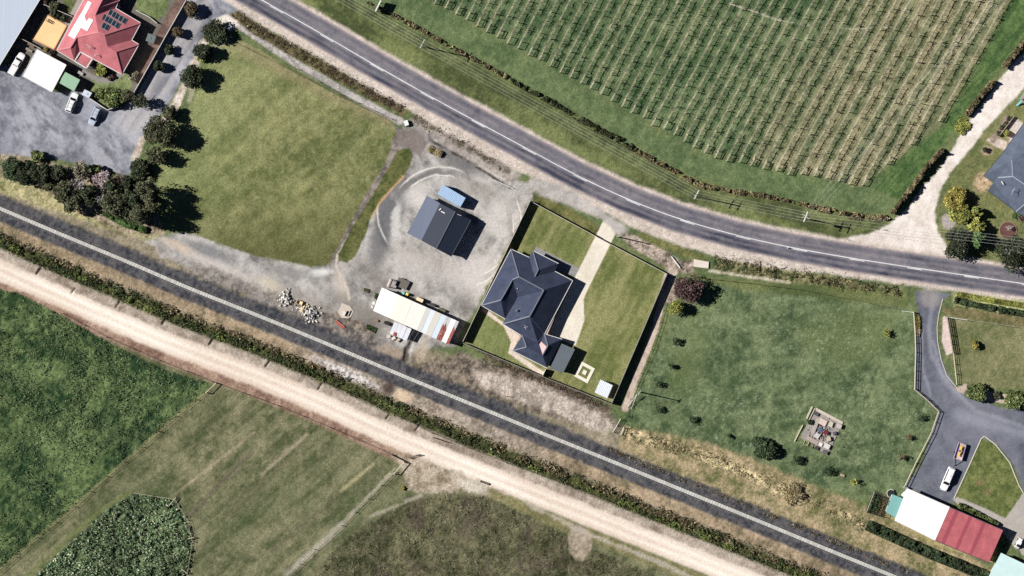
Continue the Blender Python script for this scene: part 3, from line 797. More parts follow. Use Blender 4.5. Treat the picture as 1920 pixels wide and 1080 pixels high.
def zat(px, py):
    """height of the ground at a photograph pixel"""
    i = int(round((px - gx[0]) / STEP)); j = int(round((py - gy[0]) / STEP))
    if 0 <= i < nx and 0 <= j < ny:
        return float(ZZ[j, i])
    return -0.4


for k, (nm, mk) in KIND.items():
    q = quads[qk == k]
    if not len(q):
        continue
    used, inv = np.unique(q.ravel(), return_inverse=True)
    o = mesh_arrays(nm, VALL[used], inv.reshape(-1, 4), GM[mk], None, TALL[used], smooth=True)
    o['kind'] = 'structure'

# ------------------------------------------------------------------ road paint and railway
ROAD_OBJ = bpy.data.objects['road']
white_paint = mat('white_road_paint', A(222, 222, 220), 0.6, 0.25, 1.2)


def poly_run(pts, step=6.0):
    out = []; acc = 0.0
    for (x0, y0), (x1, y1) in zip(pts[:-1], pts[1:]):
        L = math.hypot(x1 - x0, y1 - y0); n = max(1, int(L / step))
        for k in range(n):
            t = k / n
            out.append((x0 + (x1 - x0) * t, y0 + (y1 - y0) * t, acc + t * L, (x1 - x0) / L, (y1 - y0) / L))
        acc += L
    out.append((pts[-1][0], pts[-1][1], acc, out[-1][3], out[-1][4]))
    return out


def at_run(run, s):
    for a, b in zip(run[:-1], run[1:]):
        if a[2] <= s <= b[2]:
            t = (s - a[2]) / max(b[2] - a[2], 1e-6)
            return (a[0] + (b[0] - a[0]) * t, a[1] + (b[1] - a[1]) * t, a[3], a[4])
    return None


def smooth_line(pts, n=2):
    for _ in range(n):
        q = [pts[0]]
        for a, b in zip(pts[:-1], pts[1:]):
            q += [(a[0] * .75 + b[0] * .25, a[1] * .75 + b[1] * .25), (a[0] * .25 + b[0] * .75, a[1] * .25 + b[1] * .75)]
        pts = q + [pts[-1]]
    return pts


def ribbon(run, off, half, z):
    vs = []; fs = []
    for i, (x, y, s, dx, dy) in enumerate(run):
        nx_, ny_ = -dy, dx
        for sg in (-1, 1):
            o = off + sg * half
            vs.append(G(x + nx_ * o, y + ny_ * o, z))
        if i:
            a = 2 * i
            fs.append((a - 2, a - 1, a + 1, a))
    return vs, fs


RROAD = poly_run(smooth_line([p for p in ROAD if -300 < p[0] < 2200]))
m = MB(); vs, fs = ribbon(RROAD, 0, 0.85, -0.004); m.add(vs, [f[::-1] for f in fs])
m.build('centre_line', white_paint, ROAD_OBJ)
s = 0.0; k = 0
s0 = next(r[2] for r in RROAD if r[0] > 505)
while s0 - 108 * 3 + k * 108.6 < RROAD[-1][2] - 40:
    a = s0 - 108 * 3 + k * 108.6; k += 1
    if a < 5:
        continue
    seg = [at_run(RROAD, a + t) for t in range(0, 29, 4)]
    if any(q is None for q in seg):
        continue
    m = MB(); vs, fs = ribbon([(q[0], q[1], 0, q[2], q[3]) for q in seg], 2.1, 0.7, -0.004); m.add(vs, [f[::-1] for f in fs])
    m.build('lane_dash', white_paint, ROAD_OBJ)

rail_run = poly_run(smooth_line([p for p in RAIL if -300 < p[0] < 2000]))
rw = empty('railway_track', G(960, 789), 'single railway track with pale sleepers running diagonally through dark ballast', 'railway')
ZB = 0.26
steel = mat('rail_steel', A(62, 52, 48), 0.7, 0.2, 2.0, metal=0.2)
for sg in (-1, 1):
    m = MB()
    for a, b in zip(rail_run[:-1], rail_run[1:]):
        p = G(a[0] - a[4] * 4.25 * sg, a[1] + a[3] * 4.25 * sg, ZB + 0.1); q = G(b[0] - b[4] * 4.25 * sg, b[1] + b[3] * 4.25 * sg, ZB + 0.1)
        m.bar(p, q, 0.17, 0.16)
    m.build('rail', steel, rw)
sl_mat = [mat('sleeper_pale', A(200, 197, 190), 0.85, 0.18, 3.0), mat('sleeper_grey', A(190, 187, 180), 0.85, 0.18, 3.0), mat('sleeper_worn', A(212, 209, 202), 0.85, 0.18, 3.0)]
sl_me = []
for q in sl_mat:
    mm = MB(); mm.box(0, 0, -0.12, 0.1, 1.02, 0.36)
    o = mm.build('sleeper', q); sl_me.append(o.data); bpy.data.objects.remove(o)
L_in = []
s = 0.0
while s < rail_run[-1][2]:
    q = at_run(rail_run, s)
    L_in.append(q); s += 5.3
base = wloc(rw)
vis = [q for q in L_in if -10 < q[0] < 1690 and -10 < q[1] < 1090]
rest = [q for q in L_in if not (-10 < q[0] < 1690 and -10 < q[1] < 1090)]
mid_i = len(vis) // 2
single = vis[max(0, mid_i - 150):mid_i + 150]
rest += vis[:max(0, mid_i - 150)] + vis[mid_i + 150:]
for q in single:
    o = bpy.data.objects.new('sleeper', sl_me[int(rng.integers(3))]); COL.objects.link(o); o.parent = rw
    g = G(q[0], q[1], ZB - 0.06 + rng.uniform(-.008, .008)); o.location = (g[0] - base.x, g[1] - base.y, g[2])
    o.rotation_euler = (0, 0, math.atan2(-q[3], q[2]) + math.pi / 2 + rng.normal(0, 0.02))
m = MB()
for q in rest:
    g = G(q[0], q[1]); m.box(g[0], g[1], ZB - 0.18, ZB + 0.04, 1.02, 0.36, math.atan2(-q[3], q[2]) + math.pi / 2)
o = m.build('sleepers', sl_mat[0], rw); o['kind'] = 'stuff'

# ------------------------------------------------------------------ foliage
leaf_m = attr_mat('leaf_foliage', 0.3, 2.0, 0.75, 5.0, 0.15, bump=0)
twig_m = attr_mat('twig_bark', 0.25, 2.0, 0.9, 5.0, 0.05, bump=0)
bark_m = mat('tree_bark', A(112, 96, 80), 0.9, 0.3, 4.0)
pale_bark = mat('pale_bark', A(216, 206, 200), 0.9, 0.2, 4.0)


def leaves(pos, size, cols, flat=0.45, seed=0, aspect=0.6, fac=None):
    """quads at pos with random facing; returns V, F, tint"""
    r = np.random.default_rng(seed); n = len(pos)
    u = r.normal(size=(n, 3)); u /= np.linalg.norm(u, axis=1)[:, None]
    nrm = r.normal(size=(n, 3)); nrm[:, 2] = np.abs(nrm[:, 2]) + flat; nrm /= np.linalg.norm(nrm, axis=1)[:, None]
    a = np.cross(nrm, u); a /= np.linalg.norm(a, axis=1)[:, None] + 1e-9
    b = np.cross(nrm, a)
    sz = (size * r.uniform(0.6, 1.4, n))[:, None]
    a = a * sz * 0.5; b = b * sz * 0.5 * aspect
    V = np.stack([pos - a, pos - b * 0.9, pos + a, pos + b], 1).reshape(-1, 3)
    F = np.arange(4 * n).reshape(n, 4)
    cols = np.asarray(cols, np.float32)
    c = cols[r.integers(0, len(cols), n)] * r.uniform(0.7, 1.3, n)[:, None]
    if fac is not None:
        c = c * np.asarray(fac)[:, None]
    return V, F, np.repeat(c, 4, 0)


def lobes(r, cx, cy, z0, rx, ry, h, k):
    """centres and radii of a crown's clumps"""
    out = []
    for i in range(k):
        t = r.uniform(0, 2 * math.pi); q = math.sqrt(r.uniform(0, 1)) * 0.78
        zz = z0 + h * (0.35 + 0.5 * r.uniform(0, 1) * (1 - 0.55 * q))
        out.append((cx + rx * q * math.cos(t), cy + ry * q * math.sin(t), zz, min(rx, ry) * r.uniform(0.2, 0.58), h * r.uniform(0.2, 0.32)))
    return out


PICK = [None]


def clump_tint(seed, k):
    return np.random.default_rng(seed + 9).uniform(0.62, 1.4, k)[PICK[0]]


def shell_points(r, lob, n):
    w = np.array([l[3] ** 2 for l in lob]); w = w / w.sum()
    pick = r.choice(len(lob), n, p=w)
    PICK[0] = pick
    L = np.array(lob)[pick]
    d = r.normal(size=(n, 3)); d /= np.linalg.norm(d, axis=1)[:, None]
    d[:, 2] = np.where(r.uniform(size=n) < 0.72, np.abs(d[:, 2]), d[:, 2])
    f = 0.5 + 0.55 * np.sqrt(r.uniform(size=n)) + (r.uniform(size=n) < 0.06) * 0.3
    f = f * (1 + 0.16 * np.sin(d[:, 0] * 7 + pick) * np.cos(d[:, 1] * 6 + pick * 2))
    return np.stack([L[:, 0] + d[:, 0] * L[:, 3] * f, L[:, 1] + d[:, 1] * L[:, 3] * f, np.maximum(L[:, 2] + d[:, 2] * L[:, 4] * 1.15 * f, 0.06)], 1)


PAL = {
    'dark': [A(52, 66, 42), A(74, 84, 56), A(42, 54, 38), A(92, 96, 66)],
    'olive': [A(72, 80, 52), A(98, 100, 68), A(60, 68, 46), A(122, 118, 84)],
    'mid': [A(90, 108, 52), A(116, 130, 68), A(74, 92, 44), A(142, 150, 88)],
    'green': [A(88, 122, 58), A(120, 150, 80), A(70, 100, 48)],
    'yellow': [A(176, 160, 60), A(194, 180, 78), A(148, 140, 52)],
    'lime': [A(150, 154, 62), A(178, 178, 80), A(118, 126, 50)],
    'plum': [A(96, 66, 66), A(118, 86, 84), A(80, 56, 58), A(112, 96, 84)],
    'grey': [A(150, 140, 116), A(128, 122, 96), A(178, 168, 144), A(104, 102, 76)],
    'mauve': [A(196, 170, 172), A(176, 150, 150), A(210, 190, 188)],
    'straw': [A(196, 178, 130), A(168, 150, 104), A(140, 126, 84)],
    'brown': [A(116, 94, 70), A(140, 116, 90), A(92, 74, 54), A(92, 96, 56)],
    'rough': [A(120, 104, 74), A(92, 86, 52), A(186, 168, 122), A(70, 66, 42), A(150, 136, 92)],
    'weed': [A(104, 78, 70), A(92, 88, 56), A(128, 108, 88), A(76, 60, 52)],
    'hedge': [A(56, 70, 38), A(80, 90, 50), A(44, 54, 32), A(96, 84, 56)],
    'holly': [A(52, 72, 44), A(74, 94, 58), A(42, 58, 36), A(100, 112, 74)],
}
_seed = [100]


def nseed():
    _seed[0] += 1
    return _seed[0]


def limb_mesh(r, base, tops, r0, mtl, parent, name='trunk', h=3.0):
    m = MB(); b = Vector(base)
    fork = b + Vector((r.normal(0, 0.1), r.normal(0, 0.1), h * 0.32))
    m.cone(b, fork, r0, r0 * 0.7, 8)
    for t in tops:
        t = Vector(t)
        midp = fork.lerp(t, 0.5) + Vector((r.normal(0, .12), r.normal(0, .12), r.uniform(0, .25)))
        m.cone(fork, midp, r0 * 0.55, r0 * 0.34, 6); m.cone(midp, t, r0 * 0.34, r0 * 0.12, 5)
    return m.build(name, mtl, parent, smooth=True)


def tree(px, py, rpx, h, pal, label, name='tree', cat='tree', ry=None, n=None, k=None, leaf=0.42, group=None, dens=1.0, ang=0.0):
    """a tree or bush seen with its crown centre at the photograph pixel px, py"""
    sd = nseed(); r = np.random.default_rng(sd)
    c = P(px, py, h * 0.6); rx = rpx * S * 1.08; ry_ = (ry or rpx) * S * 1.08
    g0 = zat(px, py)
    root = empty(name, (c[0], c[1], g0), label, cat, group)
    k = k or int(8 + rx * 5)
    lob = lobes(r, c[0], c[1], g0, rx, ry_, h, k)
    if ang:
        ca, sa = math.cos(ang), math.sin(ang)
        lob = [(c[0] + (l[0] - c[0]) * ca - (l[1] - c[1]) * sa, c[1] + (l[0] - c[0]) * sa + (l[1] - c[1]) * ca) + l[2:] for l in lob]
    n = n or int((rx * ry_ * 640 + 260) * dens)
    pos = shell_points(r, lob, n)
    V, F, T = leaves(pos, leaf, PAL[pal], 0.5, sd, fac=clump_tint(sd, len(lob)))
    limb_mesh(r, (c[0], c[1], g0 - 0.15), [l[:3] for l in lob[:6]], max(0.05, 0.03 * h + 0.02 * rx), bark_m, root, 'trunk' if cat == 'tree' else 'stem', h)
    mesh_arrays('crown' if cat == 'tree' else 'foliage', V, F, leaf_m, root, T)
    return root


def bare_tree(px, py, rpx, h, label, mtl=None, n=26, tint=(220, 208, 204), group=None, leafy=None):
    """a leafless tree: trunk, limbs and a haze of twigs"""
    sd = nseed(); r = np.random.default_rng(sd)
    c = P(px, py, h * 0.6); R = rpx * S; g0 = zat(px, py)
    root = empty('bare_tree', (c[0], c[1], g0), label, 'tree', group)
    m = MB(); b = Vector((c[0], c[1], g0 - 0.15)); top = b + Vector((0, 0, h * 0.35))
    m.cone(b, top, 0.16, 0.11, 7)
    ends = []
    for i in range(n):
        a = r.uniform(0, 6.28); q = R * math.sqrt(r.uniform(0.05, 1))
        e = Vector((c[0] + q * math.cos(a), c[1] + q * math.sin(a), g0 + h * r.uniform(0.55, 1.0)))
        md = top.lerp(e, 0.5) + Vector((r.normal(0, .2), r.normal(0, .2), r.normal(0, .15)))
        m.cone(top, md, 0.1, 0.07, 5); m.cone(md, e, 0.07, 0.03, 4); ends += [(md, e)]
    m.build('trunk', mtl or pale_bark, root)
    V = []; F = []
    for md, e in ends:
        for _ in range(9):
            p = md.lerp(e, r.uniform(0.2, 1)); d = Vector((r.normal(), r.normal(), r.uniform(-.2, .8))).normalized() * r.uniform(.3, .8)
            s = d.cross(Vector((r.normal(), r.normal(), r.normal()))).normalized() * 0.035
            i0 = len(V); q = p + d
            V += [tuple(p - s), tuple(p + s), tuple(q + s * .5), tuple(q - s * .5)]; F.append((i0, i0 + 1, i0 + 2, i0 + 3))
    T = np.repeat(np.asarray(A(*tint), np.float32)[None], len(V), 0) * r.uniform(.75, 1.15, (len(V), 1))
    mesh_arrays('twigs', V, F, twig_m, root, T)
    if leafy:
        lob = lobes(r, c[0], c[1], g0, R, R, h, 9)
        V, F, T = leaves(shell_points(r, lob, int(R * R * 220 + 150)), 0.36, PAL[leafy], 0.5, sd)
        mesh_arrays('crown', V, F, leaf_m, root, T)
    return root


def hedge(pts, wpx, h, pal, label, name='hedge', leaf=0.36, dens=1.0, group=None, gap=0.0, top2=None):
    """a row of clumps following a line on the ground"""
    sd = nseed(); r = np.random.default_rng(sd)
    run = poly_run(pts, max(3.0, wpx * 0.42))
    o0 = G(*pts[len(pts) // 2]); root = empty(name, (o0[0], o0[1], zat(*pts[len(pts) // 2])), label, 'hedge' if name == 'hedge' else name.split('_')[-1], group)
    lob = []; m = MB()
    for (x, y, s, dx, dy) in run:
        if r.uniform() < gap or (gap > .2 and vnoise(np.array([x / 31.0]), np.array([y / 31.0]), sd)[0] < gap):
            continue
        var = .55 if gap else .2
        o = r.normal(0, wpx * (0.1 + .2 * var))
        hh = h * r.uniform(1 - var, 1.2); c = P(x - dy * o, y + dx * o, hh * 0.6); w = wpx * S * 0.5 * r.uniform(1.05 - var, 1.25)
        lob.append((c[0], c[1], hh * 0.52, w, hh * 0.48))
        if len(lob) % 2:
            m.cone((c[0], c[1], -0.2), (c[0] + r.normal(0, .1), c[1] + r.normal(0, .1), hh * 0.75), 0.06, 0.03, 5)
    n = int(sum(l[3] * 2 for l in lob) * wpx * S * 190 * dens) + 60
    q = np.array(run)[:, [0, 1, 3, 4]]; ii = r.uniform(0, len(q) - 1.001, n * 2); i0 = ii.astype(int); ft = (ii - i0)[:, None]
    q = q[i0] * (1 - ft) + q[i0 + 1] * ft
    lat = np.clip(r.normal(0, .36, n * 2), -.62, .62) if gap else r.uniform(-.5, .5, n * 2)
    o = lat * wpx * (1 + (.5 * (fbm(q[:, 0], q[:, 1], 22, sd) - .5) * 2 if gap else 0))
    X = q[:, 0] - q[:, 3] * o; Y = q[:, 1] + q[:, 2] * o
    cl = fbm(X, Y, 10, sd + 1, 4, gain=.75)
    keep = cl > (.36 + .3 * gap) if gap else cl > .2
    X, Y, cl, lat = X[keep], Y[keep], cl[keep], lat[keep]
    top = h * np.clip((cl - .3) * 4, .25, 1.25) if gap else h * np.clip(.8 + (cl - .5) * 1.6, .5, 1.2)
    top = top * np.sqrt(np.clip(1 - (lat / .66) ** 2, .1, 1)); zz = np.maximum(top * (1 - .6 * r.uniform(size=len(X)) ** 2), .08)
    pos = np.stack([(X - 960) * S, (540 - Y) * S, zz], 1)
    fac = np.clip(1 + (fbm(X, Y, 8, sd + 2, 2) - .5) * 2.2, .5, 1.6)
    V, F, T = leaves(pos, leaf, PAL[pal], 0.45, sd, fac=fac)
    mesh_arrays('foliage', V, F, leaf_m, root, T)
    m.build('stems', bark_m, root)
    return root


# trees by the top-left yard, along the drive and in the cluster above the line
DRV = 'evergreens bordering the gravel drive'
tree(405, 57, 19, 3.2, 'dark', 'round dark bush at the drive mouth nearest the sealed road, beside pale gravel', 'bush', 'bush', group=DRV)
tree(383, 97, 15, 3.8, 'dark', 'dark green tree on the drive edge, second from the road, above a yellowish bush', group=DRV)
tree(379, 111, 7, 1.8, 'lime', 'small yellow-green bush tucked below the second drive-edge tree', 'bush', 'bush', group=DRV)
tree(362, 143, 19, 5.0, 'dark', 'rounded dark tree casting a big shadow on the paddock corner, middle of the drive edge', group=DRV)
tree(321, 212, 12, 4.0, 'olive', 'small olive tree just above the largest drive-edge tree', group=DRV)
tree(299, 249, 25, 7.2, 'olive', 'largest broad olive tree on the drive edge with a wide shadow over the paddock', group=DRV, k=22)
tree(292, 291, 15, 5.2, 'olive', 'olive tree below the largest drive-edge tree, pale gravel on its left', group=DRV)
tree(263, 318, 17, 3.0, 'dark', 'clipped round dark bush alone on pale gravel at the yard corner', 'bush', 'bush', k=26, dens=1.4)
CL = 'dense tree belt between the yard and the railway'
tree(26, 316, 18, 4.6, 'holly', 'dense dark green tree at the left end of the tree belt', group=CL, k=22, dens=1.3)
tree(52, 322, 20, 5.2, 'dark', 'second dense dark tree from the left end of the tree belt', group=CL, k=22, dens=1.3)
tree(78, 328, 16, 5.6, 'dark', 'dark tree in the left half of the belt with deep shade to its right', group=CL)
tree(70, 294, 10, 2.6, 'mid', 'small green bush poking out on the yard side of the tree belt', 'bush', 'bush', group=CL)
tree(90, 346, 12, 4.0, 'olive', 'olive tree on the railway side of the belt, left of centre', group=CL)
tree(122, 357, 21, 6.2, 'olive', 'broad olive-brown tree in the middle of the belt on the railway side', group=CL, k=20)
tree(136, 380, 15, 5.0, 'olive', 'olive-brown tree closest to the railway in the middle of the belt', group=CL)
tree(149, 321, 14, 5.4, 'grey', 'grey-leaved tree on the yard side, centre of the belt', group=CL)
tree(178, 317, 9, 3.2, 'mid', 'small fresh green tree on the yard edge beside the pinkish bare tree', group=CL)
bare_tree(147, 346, 13, 6.0, 'dead tree with white bare branches in the middle of the belt', group=CL)
bare_tree(190, 336, 17, 5.6, 'pinkish grey leafless tree on the yard edge of the belt', tint=(214, 190, 190), group=CL, n=34, leafy='mauve')
bare_tree(188, 372, 10, 5.5, 'thin white-stemmed bare tree over the dark heart of the belt', group=CL, n=12)
tree(214, 379, 18, 8.0, 'olive', 'tall olive tree right of the white-stemmed bare tree, near the railway', group=CL, ry=26)
bare_tree(222, 336, 15, 4.2, 'reddish brown twiggy shrub at the yard tip beside the belt', mtl=bark_m, tint=(150, 122, 112), group=CL, n=30)
tree(242, 372, 16, 7.0, 'dark', 'dark shaded tree between the two tall olive trees of the belt', group=CL)
tree(277, 356, 17, 9.4, 'olive', 'tall olive tree at the right end of the belt nearest the paddock', group=CL, ry=22)
tree(262, 402, 17, 10.0, 'olive', 'tallest tree at the lower right end of the belt throwing a long jagged shadow', group=CL, ry=20)
tree(240, 402, 12, 7.5, 'dark', 'darker tree just left of the tallest one at the lower right of the belt', group=CL)
tree(205, 352, 15, 6.0, 'dark', 'dark shaded tree behind the pinkish bare tree of the belt', group=CL)
tree(236, 344, 13, 4.8, 'dark', 'small dark tree at the yard tip of the belt right of the reddish shrub', group=CL)
tree(163, 366, 15, 5.6, 'dark', 'dark tree in the shade just below the white dead branches', group=CL)
tree(107, 325, 15, 4.6, 'dark', 'dark tree between the left group and the grey-leaved tree of the belt', group=CL)
tree(286, 385, 15, 8.6, 'olive', 'tall olive tree at the paddock tip of the belt between the two tallest', group=CL)
hedge([(196, 398), (235, 420), (275, 432)], 12, 1.0, 'green', 'low bright green undergrowth at the foot of the belt beside the railway', 'undergrowth', dens=.9)
# garden of the red-roofed house
tree(358, 17, 12, 3.2, 'brown', 'brown-leaved small tree outside the pale fence nearest the sealed road', group='small trees outside the long pale fence')
tree(333, 61, 9, 2.6, 'brown', 'small dark tree outside the pale fence, second from the road', group='small trees outside the long pale fence')
tree(317, 93, 8, 2.4, 'dark', 'small dark tree outside the pale fence, third from the road', group='small trees outside the long pale fence')
tree(298, 124, 9, 2.8, 'dark', 'small dark tree outside the pale fence, fourth from the road', group='small trees outside the long pale fence')
bare_tree(262, 186, 15, 4.4, 'half-bare tree over the lower end of the pale fence by the drive', mtl=bark_m, tint=(120, 108, 92), leafy='dark', n=26)
tree(216, 182, 17, 3.6, 'mid', 'loose green tree on the lawn below the red-roofed house', leaf=0.5, dens=0.6)
bare_tree(238, 178, 11, 3.6, 'greyish twiggy tree right of the loose green lawn tree', mtl=bark_m, tint=(150, 140, 110), leafy='olive', n=22)
tree(190, 132, 11, 2.0, 'lime', 'yellow-green bush against the front of the red-roofed house', 'bush', 'bush', leaf=.5)
tree(206, 144, 6, 1.0, 'plum', 'small burgundy shrub right of the yellow-green bush', 'shrub', 'shrub')
tree(250, 143, 8, 1.6, 'grey', 'grey shrub by the pale fence near the red roof corner', 'shrub', 'shrub')
tree(104, 27, 6.5, 1.6, 'dark', 'dark garden shrub behind the orange court, left one', 'shrub', 'shrub', group='shrubs behind the orange court')
tree(119, 34, 6, 1.4, 'dark', 'dark garden shrub behind the orange court, right one', 'shrub', 'shrub', group='shrubs behind the orange court')
tree(100, 11, 9, 2.2, 'olive', 'olive shrub near the garden fence at the top edge', 'shrub', 'shrub')
tree(84, 4, 6, 2.2, 'plum', 'reddish shrub in the warehouse shade at the top edge', 'shrub', 'shrub')
tree(86, 92, 4, 0.9, 'yellow', 'small yellow potted shrub below the orange court', 'shrub', 'shrub')
tree(97, 96, 4, 0.9, 'plum', 'small pink potted shrub beside the yellow one', 'shrub', 'shrub')
tree(186, 176, 10, 1.4, 'mid', 'low green shrub inside the fence right of the pale tank', 'shrub', 'shrub')

# right-hand field
tree(1294, 538, 23, 5.0, 'plum', 'burgundy-leaved tree at the field corner beside the ditch', leaf=.4, k=20, dens=.75)
tree(1268, 577, 12, 3.8, 'lime', 'yellow-green bush below the burgundy tree on the pale strip', 'bush', 'bush', dens=.8)
tree(1433, 838, 19, 2.6, 'holly', 'dark green rounded bush alone in the lower part of the field', 'bush', 'bush', k=16)
SAP = 'saplings scattered over the right-hand field'
for (x, y, r_, h_, pl, lb) in ((1258, 686, 6, 1.8, 'holly', 'sapling nearest the lot fence, second below the yellow-green bush'), (1268, 640, 7, 1.7, 'holly', 'sapling first below the yellow-green bush, left side of the field'),
                               (1236, 722, 6, 1.6, 'holly', 'sapling just above the power pole shadow'), (1236, 766, 8, 1.5, 'holly', 'sapling just below the power pole shadow'),
                               (1299, 788, 8, 1.3, 'holly', 'sapling at the lower left of the field near the straw bank'), (1366, 818, 4, 1.2, 'holly', 'tiny sapling left of the dark rounded bush'),
                               (1496, 863, 10, 1.8, 'holly', 'dark sapling under the lower corner of the junk pile'), (1553, 884, 9, 1.9, 'holly', 'dark sapling between the junk pile and the vegetable cage, left'),
                               (1602, 904, 6, 2.2, 'lime', 'yellow-green sapling nearest the vegetable cage'), (1662, 625, 7, 2.0, 'lime', 'pale yellow sapling near the drive fence with a long shadow'),
                               (1728, 782, 7, 1.3, 'holly', 'sapling squeezed beside the bend of the drive fence'), (1705, 820, 5, 1.5, 'brown', 'brownish sapling by the drive fence, upper of two'), (1692, 857, 6, 1.8, 'brown', 'brownish sapling by the drive fence, lower of two')):
    tree(x, y, r_, h_, pl, lb, 'sapling', 'sapling', group=SAP, leaf=.3, dens=.4)
tree(1830, 647, 7, 1.9, 'yellow', 'bright yellow bush alone on the small paddock right of the drive', 'bush', 'bush', dens=1.6)
tree(1830, 736, 20, 2.8, 'mid', 'wide grey-green shrub at the bend of the drive, left of two', 'shrub', 'shrub', ry=16, k=18)
tree(1907, 750, 21, 3.2, 'mid', 'wide green shrub at the right edge beside the drive, right of two', 'shrub', 'shrub', ry=18, k=18)
tree(1870, 741, 6, 0.9, 'olive', 'low round shrub in the gravel between the two wide shrubs', 'shrub', 'shrub')
# top-right garden
tree(1793, 371, 18, 3.8, 'yellow', 'golden rounded conifer on the lawn by the pale gravel drive', k=26, dens=1.5, leaf=.34)
tree(1799, 396, 18, 3.2, 'lime', 'mottled yellow-green bush right below the golden conifer', 'bush', 'bush', leaf=.55, dens=.8)
tree(1796, 407, 6, 3.0, 'yellow', 'small golden bush between the gravel disc and the mottled bush', 'bush', 'bush', dens=1.5)
tree(1831, 398, 12, 3.6, 'lime', 'yellow-green tree right of the mottled bush', leaf=.5, ry=9)
tree(1832, 424, 13, 3.8, 'lime', 'yellow-green tree above the bright green one, middle of the garden clump', leaf=.5, dens=.8)
tree(1834, 447, 12, 4.4, 'green', 'bright green tree at the roadside end of the garden clump', ry=14, dens=1.2)
tree(1792, 456, 24, 5.0, 'dark', 'big dark open-crowned tree at the mouth of the pale gravel drive', leaf=.42, dens=.7)
bare_tree(1800, 462, 16, 5.0, 'tangle of pale branches within the big dark drive-mouth tree', n=16, tint=(150, 150, 140))
tree(1898, 474, 27, 5.4, 'dark', 'big dark tree with pale twigs at the right edge beside the road', leaf=.42, dens=.6)
bare_tree(1892, 464, 19, 5.6, 'web of pale bare branches over the dark roadside tree at the right edge', n=22, tint=(176, 172, 160))
tree(1907, 402, 8, 1.8, 'green', 'green shrub against the grey-roofed house at the right edge', 'shrub', 'shrub')
tree(1920, 406, 8, 2.2, 'plum', 'burgundy shrub cut by the right edge of the picture', 'shrub', 'shrub')
tree(1888, 251, 5, 1.5, 'lime', 'pale yellow-green shrub in the small walled courtyard', 'shrub', 'shrub')
tree(1766, 282, 4, 1.0, 'olive', 'small round shrub at the top end of the hedge by the pale drive', 'shrub', 'shrub')
for i, (x, y) in enumerate(((1893, 222), (1886, 233), (1880, 240), (1874, 250))):
    tree(x, y, 4.5, 0.9, 'olive', ('dark clipped shrub outside the courtyard wall, ' + ordinal(i) + ' from the top'), 'shrub', 'shrub', group='clipped shrubs outside the courtyard wall')
tree(1847, 281, 4, 1.2, 'dark', 'dark little shrub in the round bark bed on the lawn', 'shrub', 'shrub')
# hedges
HN = 'roadside hedge sections along the vineyard headland'
hp = [(686, 2), (750, 35), (790, 57), (840, 85), (895, 115), (950, 145), (975, 160), (1035, 192), (1085, 222), (1130, 247), (1172, 268), (1185, 278), (1210, 292), (1255, 316), (1292, 337), (1322, 350), (1372, 359), (1435, 367), (1500, 382), (1565, 397), (1620, 408), (1664, 409)]
hsec = [(0, 2, 7, .9, 'brown', 'shrubby hedge section beside the billboard at the top'), (2, 5, 7, .9, 'brown', 'hedge section along the headland, second from the billboard'), (5, 8, 8, 1.0, 'hedge', 'hedge section along the headland, third from the billboard'),
        (8, 11, 9, 1.15, 'hedge', 'thick hedge section along the headland, fourth from the billboard'), (11, 15, 8, 1.0, 'brown', 'hedge section just before the double-arm power pole'),
        (15, 18, 8, .9, 'brown', 'hedge section between the two roadside power poles'), (18, 21, 9, .95, 'brown', 'hedge section running to the corner of the pale gravel drive')]
for a, b, w, h_, pl, lb in hsec:
    hedge(hp[a:b + 1], w - 1, h_ * .8, 'rough' if pl == 'brown' else pl, lb, group=HN, dens=.8, gap=.3)
hedge([(1672, 399), (1690, 378), (1710, 350), (1740, 310), (1764, 283)], 9, 2.2, 'rough', 'tall hedge beside the pale gravel drive, lowest section', group='hedge sections beside the pale drive')
hedge([(1811, 216), (1837, 182), (1862, 153)], 10, 1.9, 'rough', 'tall hedge beside the pale gravel drive, middle section', group='hedge sections beside the pale drive')
hedge([(1882, 127), (1907, 95), (1935, 60)], 10, 1.9, 'rough', 'tall hedge beside the pale gravel drive, top right section', group='hedge sections beside the pale drive')
tree(1803, 236, 12, .7, 'lime', 'low yellow-green ground cover between two hedge sections by the pale drive', 'ground_cover_shrub', 'shrub')
hedge([(1625, 984), (1660, 1000), (1700, 1018), (1750, 1040), (1800, 1060), (1880, 1094)], 19, 1.7, 'holly', 'long dark green clipped hedge below the white and red shed', dens=1.3)
hedge([(1796, 948), (1815, 957), (1840, 970), (1868, 986)], 13, 1.4, 'mid', 'green shrub border between the red shed and the lawn path', 'shrub_border')
hedge([(1790, 562), (1830, 572), (1880, 582), (1930, 590)], 9, .8, 'holly', 'rank green ditch growth beside the road at the right edge', 'ditch_undergrowth', gap=.1)
hedge([(1795, 552), (1840, 560), (1900, 570), (1935, 574)], 9, .5, 'lime', 'pale yellow-green reeds on the road bank at the right edge', 'bank_reeds', dens=.8)
tree(1488, 924, 18, 1.6, 'straw', 'straggly straw-coloured bush on the bank below the field', 'bush', 'bush', leaf=.34, dens=.5)
hedge([(804, 277), (812, 283), (824, 288), (828, 290)], 12, .7, 'straw', 'oval bed of clipped tawny plants on the gravel yard', 'plant_bed', dens=1.2, leaf=.3)


